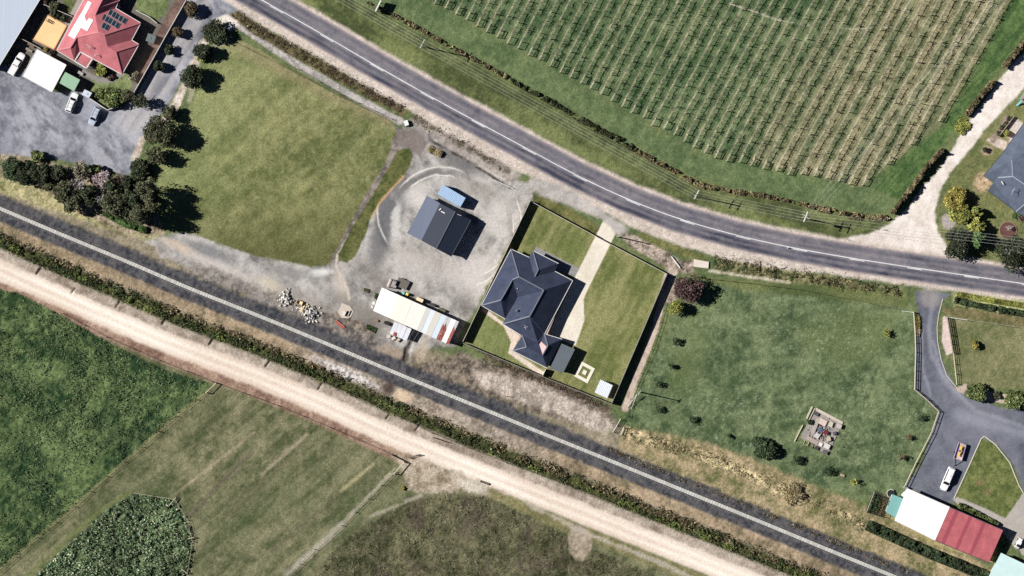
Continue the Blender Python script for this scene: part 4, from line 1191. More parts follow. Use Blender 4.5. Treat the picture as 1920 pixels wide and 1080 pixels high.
# ------------------------------------------------------------------ stuff: hedgerow, crops and rank grass nobody could count
def scatter(name, label, cat, pts_px, z, size, pal, flat=0.4, aspect=.6, patch=0.0):
    sd = nseed(); r = np.random.default_rng(sd)
    pos = np.stack([(pts_px[:, 0] - 960) * S, (540 - pts_px[:, 1]) * S, z], 1)
    fac = None
    if patch:
        t = fbm(pts_px[:, 0], pts_px[:, 1], 55, sd, 4, gain=.7); fac = np.clip(1 + (t - .5) * 4 * patch, .4, 1.7)
    V, F, T = leaves(pos, size, pal, flat, sd, aspect, fac)
    o = mesh_arrays(name, V, F, leaf_m, None, T)
    tag(o, label, cat, None, 'stuff')
    return o


def zgrid(x, y):
    i = np.clip(((x - gx[0]) / STEP).astype(int), 0, nx - 1); j = np.clip(((y - gy[0]) / STEP).astype(int), 0, ny - 1)
    return ZZ[j, i]


def scatter_line(name, label, pts, half, h, pal, n, clump=9.0, thr=.45, size=.3):
    sd = nseed(); r = np.random.default_rng(sd); q = np.array(poly_run(pts, 2.0)); q = q[r.integers(0, len(q), n)]
    o = r.normal(0, half * .55, n); X = q[:, 0] - q[:, 4] * o + r.normal(0, 1, n); Y = q[:, 1] + q[:, 3] * o + r.normal(0, 1, n)
    c = fbm(X, Y, clump, sd, 3, gain=.7); k = c > thr; X, Y, c = X[k], Y[k], c[k]
    scatter(name, label, 'undergrowth', np.stack([X, Y], 1), zgrid(X, Y) + np.clip((c - thr) * 4, .1, 1) * h * r.uniform(.3, 1, len(X)), size, pal)


scatter_line('bank_tussocks', 'tussocky straw grass along the bank below the right-hand field', [(1170, 812), (1260, 836), (1360, 868), (1440, 903), (1530, 945), (1620, 985)], 12, .55, PAL['straw'] + PAL['rough'], 5000)
scatter_line('ballast_scrub', 'thin line of dark scrub on the ballast edge below the straw bank', [(1140, 842), (1260, 892), (1360, 932), (1440, 964), (1560, 1014), (1700, 1072)], 4, .5, PAL['weed'] + PAL['rough'], 3200, 6, .46)
scatter_line('fence_weeds', 'low reddish weeds outside the lower fence of the house lot', [(905, 668), (960, 692), (1040, 722), (1135, 762)], 7, .35, PAL['weed'], 2200, 7)
scatter_line('drain_weeds', 'dark rank weeds in the roadside drain above the paddock', [(440, 24), (480, 52), (560, 98), (640, 143), (700, 177), (755, 205)], 9, .3, PAL['weed'] + [A(74, 68, 42), A(58, 54, 34)], 4200, 8, .42)
scatter_line('ditch_scrub', 'dark scrubby growth in the ditch between road and right-hand field', [(1340, 488), (1420, 502), (1500, 517), (1600, 533), (1690, 549)], 11, .7, PAL['hedge'] + PAL['rough'] + [A(84, 100, 50)], 6000, 10, .46)
scatter_line('verge_weeds', 'sparse brown weeds on the verge between yard and road', [(775, 222), (830, 246), (900, 288), (950, 320)], 9, .3, PAL['weed'] + PAL['rough'], 1600, 8, .54)
TR = poly_run(TRACK, 3.0)
TRa = np.array([q for q in TR if -60 < q[0] < 1560])
r = np.random.default_rng(5)
n = 30000
q = TRa[r.integers(0, len(TRa), n)]
off = 38 + 29 * r.beta(1.4, 1.5, n)
X = q[:, 0] + q[:, 4] * off + r.normal(0, 1.5, n); Y = q[:, 1] - q[:, 3] * off + r.normal(0, 1.5, n)
cl = fbm(X, Y, 17, 301, 4, gain=.75); cl2 = fbm(X, Y, 30, 302, 2)
hh = np.clip((cl - 0.36) * 4.2, 0.05, 1.15) * (1 - np.abs(off - 52) / 24).clip(0.25, 1)
keep = r.uniform(size=n) < np.clip((cl - 0.36) * 5, .08, 1)
X, Y, hh, cl2, off = X[keep], Y[keep], hh[keep], cl2[keep], off[keep]
Z = zgrid(X, Y) + hh * r.uniform(.55, 1.05, len(X))
yl = (cl2 > 0.56) & (off < 54); br = ((off > 55) & (cl2 < .55)) | ((X > 930) & (off > 49) & (cl2 < .62))
for sel, nm, lb, pal in ((~yl & ~br, 'hedgerow_growth', 'dark green rank hedgerow growth between the railway and the pale track', PAL['hedge'] + [A(64, 82, 40), A(88, 104, 54)]),
                         (yl, 'hedgerow_bramble', 'lighter yellow-green bramble patches in the railway hedgerow', [A(110, 124, 58), A(140, 150, 74), A(88, 106, 48)]),
                         (br, 'hedgerow_dead_growth', 'brown dead growth along the railway side of the hedgerow', PAL['rough'] + PAL['brown'])):
    scatter(nm, lb, 'undergrowth', np.stack([X[sel], Y[sel]], 1), Z[sel], 0.42, pal)


def in_poly(pts, n, r):
    xs = [p[0] for p in pts]; ys = [p[1] for p in pts]
    X = r.uniform(max(min(xs), -30), min(max(xs), 1950), n); Y = r.uniform(max(min(ys), -20), min(max(ys), 1100), n)
    k = sd_poly(X, Y, pts) > 0.5
    return X[k], Y[k]


X, Y = in_poly(CROP, 26000, r)
cl = fbm(X, Y, 12, 311, 4, gain=.75)
k = r.uniform(size=len(X)) < np.clip((cl - .36) * 5, .05, 1); X, Y, cl = X[k], Y[k], cl[k]
scatter('leafy_crop', 'dense leafy crop patch in the lower left corner', 'crop', np.stack([X, Y], 1), zgrid(X, Y) + np.clip((cl - .34) * 3.2, .05, .95) * r.uniform(.5, 1, len(X)), 0.5, [A(92, 122, 76), A(122, 148, 102), A(70, 96, 60), A(172, 180, 142)], patch=.5)
X, Y = in_poly(TALLGREEN, 60000, r)
cl = fbm(X, Y, 14, 321, 4, gain=.75) * 0.6 + fbm(X, Y, 50, 322, 3) * .4
k = r.uniform(size=len(X)) < np.clip((cl - .4) * 5, .03, 1); X, Y, cl = X[k], Y[k], cl[k]
scatter('tall_pasture', 'tall lush green pasture at the left edge below the pale track', 'pasture', np.stack([X, Y], 1), zgrid(X, Y) + np.clip((cl - .4) * 3, .03, .65) * r.uniform(.4, 1, len(X)), 0.36, [A(76, 98, 60), A(94, 114, 70), A(62, 84, 52), A(116, 130, 84)], patch=.6)
X, Y = in_poly(DARKF, 15000, r)
cl = fbm(X, Y, 12, 331, 2)
k = r.uniform(size=len(X)) < np.clip((cl - .3) * 3, .05, 1); X, Y, cl = X[k], Y[k], cl[k]
scatter('rough_pasture', 'rough dark pasture below the pale track at the bottom centre', 'pasture', np.stack([X, Y], 1), zgrid(X, Y) + np.clip((cl - .3) * 1.0, .02, .4) * r.uniform(.4, 1, len(X)), 0.3, [A(80, 86, 52), A(104, 106, 70), A(58, 64, 40), A(134, 126, 98)], patch=.7)

# ------------------------------------------------------------------ vineyard
post_m = mat('trellis_post', A(206, 196, 168), 0.85, 0.2, 3.0)
wire_m = mat('trellis_wire', A(150, 148, 144), 0.5, 0.1, 3.0, metal=.5)
VG = 'trellised vine rows of the vineyard'


def vine_mesh(sd):
    """one bare vine along local x: trunk, two cordon arms on the wire, short canes"""
    r = np.random.default_rng(sd); V = []; F = []; T = []
    c0 = np.array([A(196, 182, 146), A(170, 154, 122), A(206, 194, 162), A(120, 112, 80), A(92, 94, 58)], np.float32)

    def strip_(p, q, w, c):
        d = np.array(q) - np.array(p); s_ = np.cross(d, r.normal(size=3)); s_ = s_ / (np.linalg.norm(s_) + 1e-9) * w
        s2 = np.cross(d, s_); s2 = s2 / (np.linalg.norm(s2) + 1e-9) * w
        for e in (s_, s2):
            i0 = len(V)
            V.extend([p - e, p + e, q + e * .7, q - e * .7]); F.append((i0, i0 + 1, i0 + 2, i0 + 3)); T.extend([c] * 4)
    c = c0[r.integers(4)]
    top = np.array([r.normal(0, .06), r.normal(0, .06), 0.9])
    strip_(np.array([0, 0, -.1]), top, .06, c * .8)
    for sg in (-1, 1):
        e = top + np.array([sg * .62, 0, .05]); strip_(top, e, .055, c)
        for _ in range(int(r.integers(4, 11))):
            p = top + (e - top) * r.uniform(0, 1)
            strip_(p, p + np.array([r.normal(0, .2), r.normal(0, .2), r.uniform(.1, .6)]), .04, c0[r.integers(5)] * r.uniform(.8, 1.1))
    o = mesh_arrays('vine', np.array(V), F, twig_m, None, np.array(T)); me = o.data; bpy.data.objects.remove(o)
    return me


VINE_ME = [vine_mesh(700 + k) for k in range(14)]
for k, (ex, ey) in enumerate(VINE_END):
    a, b = vine_dir(k)
    Lpx = (ey + 34) / -b
    if Lpx < 16:
        continue
    sd = nseed(); r = np.random.default_rng(sd)
    root = empty('vine_row', G(ex, ey), 'bare trellised vine row, ' + ordinal(k) + ' counting from the billboard side of the vineyard', 'vine row', VG)
    ang = math.atan2(-b, a)
    m = MB(); g = G(ex, ey); g2 = G(ex + a * 14, ey + b * 14)
    m.bar((g[0], g[1], -.2), (g[0], g[1], 1.5), 0.16); m.bar((g2[0], g2[1], -.2), (g2[0], g2[1], 1.5), 0.16)
    m.build('end_post', post_m, root)
    m = MB(); m.bar((g[0], g[1], 1.42), (g2[0], g2[1], 1.42), 0.12); m.build('brace_rail', post_m, root)
    m = MB()
    ge = G(ex + a * Lpx, ey + b * Lpx)
    for z in (0.95, 1.4):
        m.bar((g[0], g[1], z), (ge[0], ge[1], z), 0.03)
    m.build('wire', wire_m, root)
    s = 44.0 + r.uniform(-6, 6)
    while s < Lpx:
        q = G(ex + a * s, ey + b * s)
        m = MB(); m.box(q[0], q[1], -.2, 1.62 + r.uniform(-.08, .12), .15, .15, ang); m.build('post', post_m, root)
        s += 44.0
    s = 6.0
    while s < Lpx:
        if r.uniform() > .06 + .22 * (vnoise(np.array([(ex + a * s) / 40.0]), np.array([(ey + b * s) / 40.0]), 5)[0] > .66):
            q = G(ex + a * s, ey + b * s)
            o = bpy.data.objects.new('vine', VINE_ME[int(r.integers(len(VINE_ME)))]); COL.objects.link(o); o.parent = root
            o.location = (q[0] - root.location.x + r.normal(0, .05), q[1] - root.location.y + r.normal(0, .05), 0)
            sc = r.uniform(.85, 1.12); o.scale = (1, 1, sc); o.rotation_euler = (0, 0, ang + (math.pi if r.uniform() < .5 else 0))
        s += 9.5 + r.uniform(-.8, .8)

# ------------------------------------------------------------------ buildings
gutter_w = mat('white_gutter', A(225, 222, 218), 0.5, 0.08, 2.0)
gutter_d = mat('dark_gutter', A(70, 76, 86), 0.5, 0.1, 2.0)
ridge_g = mat('grey_ridge_cap', A(120, 124, 136), 0.5, 0.12, 2.0)
brick_p = mat('pale_brick_wall', A(196, 166, 146), 0.85, 0.2, 4.0)
brick_r = mat('red_brown_brick_wall', A(150, 104, 88), 0.85, 0.2, 4.0)
steel_g = mat('grey_steel_wall', A(120, 124, 130), 0.5, 0.1, 2.0)
steel_w = mat('white_steel_wall', A(214, 212, 206), 0.5, 0.1, 2.0)
frame_w = mat('white_window_frame', A(225, 225, 222), 0.5, 0.05, 2.0)
door_m = mat('panel_door', A(120, 88, 70), 0.5, 0.12, 3.0)
GL = glass_mat()


def centroid(pts):
    return sum(p[0] for p in pts) / len(pts), sum(p[1] for p in pts) / len(pts)


def fit_windows(root, wall, pts, h, doors=1, sill=0.95, roller=False, skip=()):
    """windows and doors set proud of each wall run (pts: world xy, walked either way)"""
    cx, cy = centroid(pts); done = 0
    for i in range(len(pts)):
        if i in skip:
            continue
        (x0, y0), (x1, y1) = pts[i], pts[(i + 1) % len(pts)]
        L = math.hypot(x1 - x0, y1 - y0)
        if L < 2.6:
            continue
        dx, dy = (x1 - x0) / L, (y1 - y0) / L
        nx_, ny_ = dy, -dx
        area2 = sum(pts[j][0] * pts[(j + 1) % len(pts)][1] - pts[(j + 1) % len(pts)][0] * pts[j][1] for j in range(len(pts)))
        if area2 < 0:
            nx_, ny_ = -nx_, -ny_
        ang = math.atan2(dy, dx)
        k = max(1, int(L / 4.2))
        for j in range(k):
            t = L * (j + 0.5) / k
            px_, py_ = x0 + dx * t, y0 + dy * t
            if done < doors and (j == k // 2):
                done += 1
                w = 2.6 if roller else 0.95
                m = MB(); m.box(px_ + nx_ * .02, py_ + ny_ * .02, 0.02, 2.1, w, .09, ang); d = m.build('door', door_m if not roller else steel_w, root)
                m = MB(); m.box(px_ + nx_ * .085 + dx * w * .36, py_ + ny_ * .085 + dy * w * .36, 1.0, 1.06, .14, .05, ang); m.build('handle', steel_g, d)
                continue
            m = MB(); m.box(px_ + nx_ * .015, py_ + ny_ * .015, sill, min(sill + 1.15, h - .2), 1.5, .08, ang); w_ = m.build('window', frame_w, root)
            m = MB(); m.box(px_ + nx_ * .04, py_ + ny_ * .04, sill + .07, min(sill + 1.08, h - .27), 1.36, .07, ang); m.build('pane', GL, w_)


def building(name, label, V, faces, wall_px, wall_h, roof_m, wall_m, ridges=(), eaves=(), cap_m=None, gut_m=None, cat='house', th=.14, doors=1, roller=False, windows=True, group=None, skip=()):
    """V: key -> (px, py, z) of the roof; faces: lists of keys; wall_px: outline of the walls as photograph pixels of their tops"""
    W = {k: P(*v) for k, v in V.items()}
    wp = [P(x, y, wall_h)[:2] for x, y in wall_px]
    c = centroid(wp)
    root = empty(name, (c[0], c[1], 0), label, cat, group)
    m = MB(); m.prism(wp, -0.25, wall_h); wall = m.build('wall', wall_m, root)
    if windows:
        fit_windows(root, wall, wp, wall_h, doors, roller=roller, skip=skip)
    m = MB()
    for f in faces:
        m.slab([W[k] for k in f], th)
    roof = m.build('roof', roof_m, root)
    if ridges:
        for a, b in ridges:
            p, q = Vector(W[a]), Vector(W[b]); m = MB(); m.bar(p + Vector((0, 0, .03)), q + Vector((0, 0, .03)), .26, .1)
            m.build('ridge_cap', cap_m or ridge_g, roof)
    if eaves:
        for a, b in eaves:
            p, q = Vector(W[a]), Vector(W[b]); m = MB(); m.bar(p - Vector((0, 0, .05)), q - Vector((0, 0, .05)), .17, .17)
            m.build('gutter', gut_m or gutter_d, roof)
    return root, roof


# the charcoal-roofed house on the fenced lot
tile_d = mat('charcoal_roof_tile', A(62, 70, 92), 0.8, 0.36, 3.2, spec=.15)
E = 2.55
HV = dict(a=(958, 467, E), c=(902.5, 572.5, E), r1s=(939, 562.5, 4.2), r1n=(961, 524, 4.32), r3w=(973, 519, 4.92), r3e=(1019.4, 544, 4.95), vb=(970.6, 557.5, 2.85), ve=(947, 598, E),
          sw=(942.5, 607.5, E), r2s=(993, 593, 4.95), ne=(1073.7, 526, E), se=(1021, 626, E), s1=(976, 628, E), s2=(1008.7, 643.5, 2.75),
          gA=(999, 470, E), gB=(992, 482.5, E + .02), gR=(1009, 506, 4.1), gV=(1002.5, 519, 4.12), gC=(1047, 494, E), gD=(1040.6, 508.7, E + .02),
          v1=(961, 657.5, E), v2=(979, 629, E), v3=(987, 650.6, 3.58), v5=(1026, 690, E), v6=(1054, 636, E), v8=(1027, 648, 3.8), v9=(1017, 666, 3.8), v10=(1010.6, 645.6, 2.95))
HV = {k: (v[0], v[1], E + (v[2] - E) * 1.3) for k, v in HV.items()}
HF = [['a', 'c', 'r1s', 'r1n', 'r3w'], ['a', 'r3w', 'r3e', 'gV', 'gB'], ['gV', 'r3e', 'ne', 'gD'], ['gA', 'gB', 'gV', 'gR'], ['gA', 'gR', 'gC'], ['gR', 'gV', 'gD', 'gC'],
      ['r3w', 'r1n', 'vb', 'r3e'], ['r1n', 'r1s', 've', 'vb'], ['c', 've', 'r1s'], ['r3e', 'vb', 've', 'sw', 'r2s'], ['r3e', 'r2s', 'se', 'ne'], ['r2s', 'sw', 's1', 's2', 'se'],
      ['v2', 'v1', 'v3'], ['v1', 'v5', 'v9', 'v3'], ['v2', 'v3', 'v9', 'v10', 's2'], ['se', 'v10', 'v9', 'v8'], ['se', 'v8', 'v6'], ['v8', 'v9', 'v5', 'v6']]
hroot, hroof = building('house', 'charcoal hip-roofed house on the fenced lawn in the centre', HV, HF,
                        [(959, 474), (908, 571), (945, 596), (948, 604), (979, 623), (966, 656), (1024, 685), (1050, 638), (1026, 628), (1068, 529), (1038, 512), (1043, 497), (1000, 475), (996, 486)],
                        2.42, tile_d, brick_p, [('c', 'r1s'), ('r1s', 'r1n'), ('r1n', 'r3w'), ('r3w', 'a'), ('r3e', 'r2s'), ('r2s', 'sw'), ('gA', 'gR'), ('gR', 'gV'), ('v1', 'v3'), ('v2', 'v3'), ('v8', 'v9'), ('se', 'v8'), ('r3w', 'r3e')],
                        [('a', 'c'), ('c', 've'), ('sw', 's1'), ('ne', 'se'), ('a', 'gB'), ('gA', 'gC'), ('gD', 'ne'), ('v1', 'v5'), ('v6', 'se')], ridge_g, gutter_w)
m = MB(); w = [P(*q) for q in ((1053, 644, 2.6), (1078, 655, 2.45), (1056, 699, 2.45), (1031, 691, 2.6))]
m.slab(w, .1); m.build('patio_roof', mat('grey_patio_sheet', A(104, 112, 120), .6, .12, 3.0), hroot)
m = MB()
for q in ((1077, 656), (1057, 697), (1066, 677)):
    g = G(*q); m.box(g[0], g[1], -.1, 2.35, .12, .12)
m.build('patio_post', steel_g, hroot)
# pink skin of the repaired hip, roof flue, aerial
m = MB(); w = [Vector(P(*q)) + Vector((0, 0, .05)) for q in ((1011.5, 645.6, 3.12), (1017.3, 664.5, 4.12), (1025.6, 650.5, 4.09), (1014.8, 640.5, 3.02))]
m.slab([tuple(v) for v in w], .03); m.build('pink_hip_sheet', mat('pink_roof_sheet', A(222, 164, 158), .6, .08, 3.0), hroof)
m = MB(); g = P(968, 582, 4.2); m.cone((g[0], g[1], 3.3), (g[0], g[1], 4.5), .16, .16, 8); m.cone((g[0], g[1], 4.5), (g[0], g[1], 4.7), .3, .26, 8); m.build('flue', steel_g, hroof)
m = MB(); g = P(970, 541, 4.0); m.cone((g[0], g[1], 3.6), (g[0], g[1], 4.4), .12, .12, 8); m.build('vent_pipe', gutter_w, hroof)
m = MB(); g = P(985, 616, 4.0); m.bar((g[0], g[1], 3.2), (g[0], g[1], 4.9), .05); m.bar((g[0] - .2, g[1] + .9, 4.8), (g[0] + .1, g[1] - .2, 4.8), .06); m.bar((g[0] - .3, g[1] + .2, 4.85), (g[0] + .6, g[1] + .5, 4.85), .05); m.build('aerial', gutter_w, hroof)

# charcoal machinery shed and blue-white container beside it
sh_mid = mat('charcoal_sheet', A(38, 47, 66), .6, .2, 4.0, stretch=(-1.08, 1, 12))
sh_sunlit = mat('sunlit_tone_sheet', A(94, 104, 126), .6, .16, 4.0, stretch=(-1.08, 1, 12))  # side slope coloured lighter, as if it caught more sun
SV = dict(a=(800.5, 366.5, 2.3), b=(825, 381, 3.2), c=(853.5, 396.5, 4.1), d=(883, 412, 2.9), a2=(763, 437, 2.3), b2=(790, 451, 3.2), c2=(818, 466, 4.1), d2=(846, 481, 2.9))
sroot, sroof = building('machinery_shed', 'large charcoal gabled machinery shed standing on the gravel yard', SV, [['b', 'b2', 'c2', 'c'], ['c', 'c2', 'd2', 'd']],
                        [(804, 371), (880, 412), (844, 477), (767, 437)], 2.25, sh_mid, steel_g, [('c', 'c2')], [('d', 'd2')], mat('dark_ridge', A(92, 98, 110), .5, .1, 3), gutter_d, cat='shed', doors=1, roller=True)
m = MB(); m.slab([P(*SV[k]) for k in ('a', 'a2', 'b2', 'b')], .1); m.build('side_roof', sh_sunlit, sroot)
m = MB(); m.prism([P(x, y, 3)[:2] for x, y in ((827, 384), (880, 412), (844, 477), (792, 449))], 2.2, 2.85); m.build('upper_wall', steel_g, sroot)
m = MB(); m.prism([P(x, y, 3)[:2] for x, y in ((840, 391), (866, 405), (831, 470), (804, 456))], 2.8, 3.45); m.build('gable_wall', steel_g, sroot)
m = MB()
for q0, q1 in (((823, 394), (827, 391)), ((827, 396), (834, 400)), ((836, 401), (846, 406))):
    m.bar(P(*q0, 3.62), P(*q1, 3.75), .25, .05)
m.build('bird_lime_patch', gutter_w, sroof)
m = MB(); g = P(862, 404, 3.9); m.bar((g[0], g[1], 3.4), (g[0], g[1], 4.6), .06); m.bar((g[0] - .6, g[1] + .3, 4.5), (g[0] + .4, g[1] - .1, 4.5), .08); m.build('aerial', gutter_w, sroof)
bw = mat('blue_white_sheet', A(168, 200, 232), .45, .14, 3.0, stretch=(-.5, 14, 1))
C4 = [(831.5, 346.5), (873, 371), (863, 388.5), (820, 364)]
cr = empty('shipping_container', G(*centroid(C4)), 'pale blue shipping container behind the charcoal machinery shed', 'container')
m = MB(); w = [P(x, y, 2.55)[:2] for x, y in C4]; m.prism(w, 0, 2.5); m.build('body', mat('container_blue', A(96, 130, 168), .5, .12, 3.0), cr)
m = MB(); m.slab([(x, y, 2.56) for x, y in w], .05); rf = m.build('roof', bw, cr)
m = MB()
for t in np.linspace(.04, .96, 15):
    p = Vector((*w[0], 2.565)).lerp(Vector((*w[1], 2.565)), t); q = Vector((*w[3], 2.565)).lerp(Vector((*w[2], 2.565)), t); m.bar(p, q, .1, .05)
m.build('roof_rib', bw, rf)
m = MB()
for t in (.25, .5, .75):
    p = Vector((*w[1], 0)).lerp(Vector((*w[2], 0)), t); m.bar((p.x + .03, p.y, .1), (p.x + .03, p.y, 2.4), .06)
m.build('door_bar', steel_g, cr)

# long patchwork-roofed shed with a lean-to
LA, LB, LC, LD = (716, 539), (860.6, 603), (841, 646), (699.4, 582.5)
lroot = empty('long_shed', G(*centroid([LA, LB, LC, LD])), 'long low shed with patchwork white, cream and rusty iron roof beside the gravel yard', 'shed')
m = MB(); m.prism([P(x, y, 2.5)[:2] for x, y in ((717.5, 541), (858.5, 603.5), (840, 644), (701, 582.3))], -.2, 2.45); lw = m.build('wall', mat('weathered_sheet_wall', A(150, 142, 132), .7, .25, 2.5, rust=(.16, .06, .03, .9, .62)), lroot)
fit_windows(lroot, lw, [P(x, y, 2.5)[:2] for x, y in ((717.5, 541), (858.5, 603.5), (840, 644), (701, 582.3))], 2.4, 2)
sheets = [(0, .215, (255, 255, 252), None), (.215, .40, (250, 240, 224), None), (.40, .575, (250, 238, 226), None), (.575, .635, (214, 212, 204), None), (.635, .69, (226, 236, 246), None), (.69, .77, (220, 214, 200), None),
          (.77, .835, (214, 228, 238), None), (.835, .865, (160, 82, 66), .45), (.865, .905, (150, 66, 52), .4), (.905, .965, (250, 248, 244), .74), (.965, 1, (170, 84, 70), .45)]
lz = lambda t, v: 2.95 - .35 * v
for i, (t0, t1, c, ru) in enumerate(sheets):
    def sp(t, v):
        x = (LA[0] + (LB[0] - LA[0]) * t) * (1 - v) + (LD[0] + (LC[0] - LD[0]) * t) * v; y = (LA[1] + (LB[1] - LA[1]) * t) * (1 - v) + (LD[1] + (LC[1] - LD[1]) * t) * v
        return P(x, y, 2.9 - .3 * v + (.03 if i % 2 else 0))
    mm = mat('roof_sheet_%d' % i, A(*c), .5, .06 if ru is None else .2, 2.0, stretch=(-.42, 6, .7), rust=None if ru is None else ((.62, .6, .58, 1.4, .6) if ru < .6 else (.3, .07, .04, 1.1, .68)))
    if ru and ru < .6:
        # rusted sheets keep a bright strip of old galvanising at the top
        m = MB(); m.slab([sp(t0, 0), sp(t1, 0), sp(t1, .27 + .12 * (i % 3)), sp(t0, .22 + .1 * (i % 2))], .05); m.build('roof_sheet', mat('old_zinc', A(206, 206, 206), .5, .15, 2.0), lroot)
        m = MB(); m.slab([sp(t0, .22 + .1 * (i % 2)), sp(t1, .27 + .12 * (i % 3)), sp(t1, 1), sp(t0, 1)], .05)
    else:
        m = MB(); m.slab([sp(t0, 0), sp(t1, 0), sp(t1, 1), sp(t0, 1)], .05)
    m.build('roof_sheet', mm, lroot)
m = MB()
w = [(739.4, 603), (772, 617), (762.5, 639), (730, 625)]
for k in range(4):
    t0, t1 = k / 4 + .01, (k + 1) / 4 - .01
    q = lambda t, v: P((w[0][0] + (w[1][0] - w[0][0]) * t) * (1 - v) + (w[3][0] + (w[2][0] - w[3][0]) * t) * v, (w[0][1] + (w[1][1] - w[0][1]) * t) * (1 - v) + (w[3][1] + (w[2][1] - w[3][1]) * t) * v, 2.35 - .3 * v)
    m = MB(); m.slab([q(t0, 0), q(t1, 0), q(t1, 1), q(t0, 1)], .05); m.build('lean_to_sheet', mat('lean_to_zinc', A(226, 228, 234), .5, .14, 1.5, rust=(.3, .1, .06, 1.0, .66)), lroot)
m = MB()
for x, y in ((731, 625), (762, 637), (747, 632)):
    g = G(x, y); m.box(g[0], g[1], -.1, 2.1, .12, .12)
m.build('lean_to_post', bark_m, lroot)

# red-tiled house, top left
tile_r = mat('red_roof_tile', A(198, 108, 114), 0.75, 0.28, 3.2, spec=.2)
Z0 = 2.6
RV = dict(w0=(177, -40, Z0), w1=(106.4, 94.4, Z0), h1=(132, 89, 3.85), h2=(144, 69.4, 3.95), ap=(184, 60.4, 5.6), vl=(178, 27.8, 4.5), nr=(184, 14, 4.75), nr2=(207, -30, 4.75), ne1=(223, 1.4, Z0), ne2=(244, -38, Z0),
          n1=(216.8, 15.3, Z0), e1=(264, 43, Z0), rg=(196, 65, 5.5), e2=(247, 75, Z0 + .05), v2=(201.7, 87.5, 4.55), e3=(260.5, 83.3, Z0), r2=(217, 97, 4.4), s1=(228.6, 139.6, Z0), s2=(173, 109.7, Z0), s3=(150.8, 97.2, Z0), s4=(139.7, 114.6, Z0), vb=(149, 93, 2.75))
RV = {k: (v[0], v[1], Z0 + (v[2] - Z0) * 1.12) for k, v in RV.items()}
RF = [['w0', 'w1', 'h1', 'h2', 'ap', 'vl', 'nr', 'nr2'], ['vl', 'n1', 'e1', 'rg', 'ap'], ['e1', 'e2', 'v2', 'rg'], ['h2', 'ap', 'rg', 'v2', 'r2', 's1', 's2', 's3', 'vb'], ['e2', 'e3', 'r2', 'v2'], ['e3', 's1', 'r2'],
      ['w1', 's4', 'h1'], ['h1', 's4', 's3', 'vb', 'h2'], ['vl', 'nr', 'ne1', 'n1'], ['nr', 'nr2', 'ne2', 'ne1']]
rroot, rroof = building('house', 'red tiled house with solar panels in the top left garden', RV, RF, [(174, -30), (110, 93), (138.5, 110), (149, 96), (171, 109), (226.5, 135), (256, 84.5), (244, 77), (258.5, 44), (217, 19), (219, 3), (236, -30)],
                        2.48, tile_r, brick_r, [('w1', 'h1'), ('h1', 'h2'), ('h2', 'ap'), ('ap', 'rg'), ('rg', 'e1'), ('r2', 's1'), ('r2', 'e3'), ('nr', 'nr2'), ('nr', 'ne1'), ('vl', 'nr')],
                        [('w0', 'w1'), ('w1', 's4'), ('s2', 's1'), ('s1', 'e3'), ('e3', 'e2'), ('e2', 'e1'), ('e1', 'n1'), ('n1', 'ne1'), ('ne1', 'ne2')], mat('red_ridge', A(214, 128, 134), .7, .1, 3), gutter_w)
m = MB(); m.slab([P(x, y, 2.5) for x, y in ((154, 99.5), (173, 110.5), (163, 126), (144, 115))], .1); pr = m.build('porch_roof', tile_r, rroot)
m = MB(); pp = [P(x, y, 2.55) for x, y in ((151, 97.5), (173.5, 110), (162, 128), (139.7, 114.6))]
for a, b in ((0, 1), (1, 2), (2, 3), (3, 0)):
    m.bar(pp[a], pp[b], .28, .2)
m.build('porch_fascia', gutter_w, pr)
m = MB()
for x, y in ((162.5, 126.5), (141.5, 114.5)):
    g = G(x, y); m.box(g[0], g[1], -.1, 2.45, .14, .14)
m.build('porch_post', gutter_w, rroot)


def on_plane(tri, x, y):
    """height of the plane through three (px,py,z) corners above photograph pixel x, y"""
    (x0, y0, z0), (x1, y1, z1), (x2, y2, z2) = tri
    d = (x1 - x0) * (y2 - y0) - (x2 - x0) * (y1 - y0)
    a = ((x - x0) * (y2 - y0) - (x2 - x0) * (y - y0)) / d; b = ((x1 - x0) * (y - y0) - (x - x0) * (y1 - y0)) / d
    return z0 + a * (z1 - z0) + b * (z2 - z0)


npl = (RV['n1'], RV['e1'], RV['rg']); wpl = (RV['w0'], RV['w1'], RV['ap'])
cell = mat('solar_cell', A(46, 62, 74), .25, .12, 6.0, spec=.5); al = mat('aluminium_frame', A(225, 228, 232), .4, .05, 3, metal=.3)


def roof_panel(cx, cy, u, v, plane, name, mtl, frame, parent, lift=.12):
    cs = [(cx + su * u[0] + sv * v[0], cy + su * u[1] + sv * v[1]) for su, sv in ((-1, -1), (1, -1), (1, 1), (-1, 1))]
    m = MB(); m.slab([P(x, y, on_plane(plane, x, y) + lift) for x, y in cs], .05); p = m.build(name, frame, parent)
    cs = [(cx + su * u[0] * .86 + sv * v[0] * .92, cy + su * u[1] * .86 + sv * v[1] * .92) for su, sv in ((-1, -1), (1, -1), (1, 1), (-1, 1))]
    m = MB(); m.slab([P(x, y, on_plane(plane, x, y) + lift + .02) for x, y in cs], .03); m.build('cell_face', mtl, p)


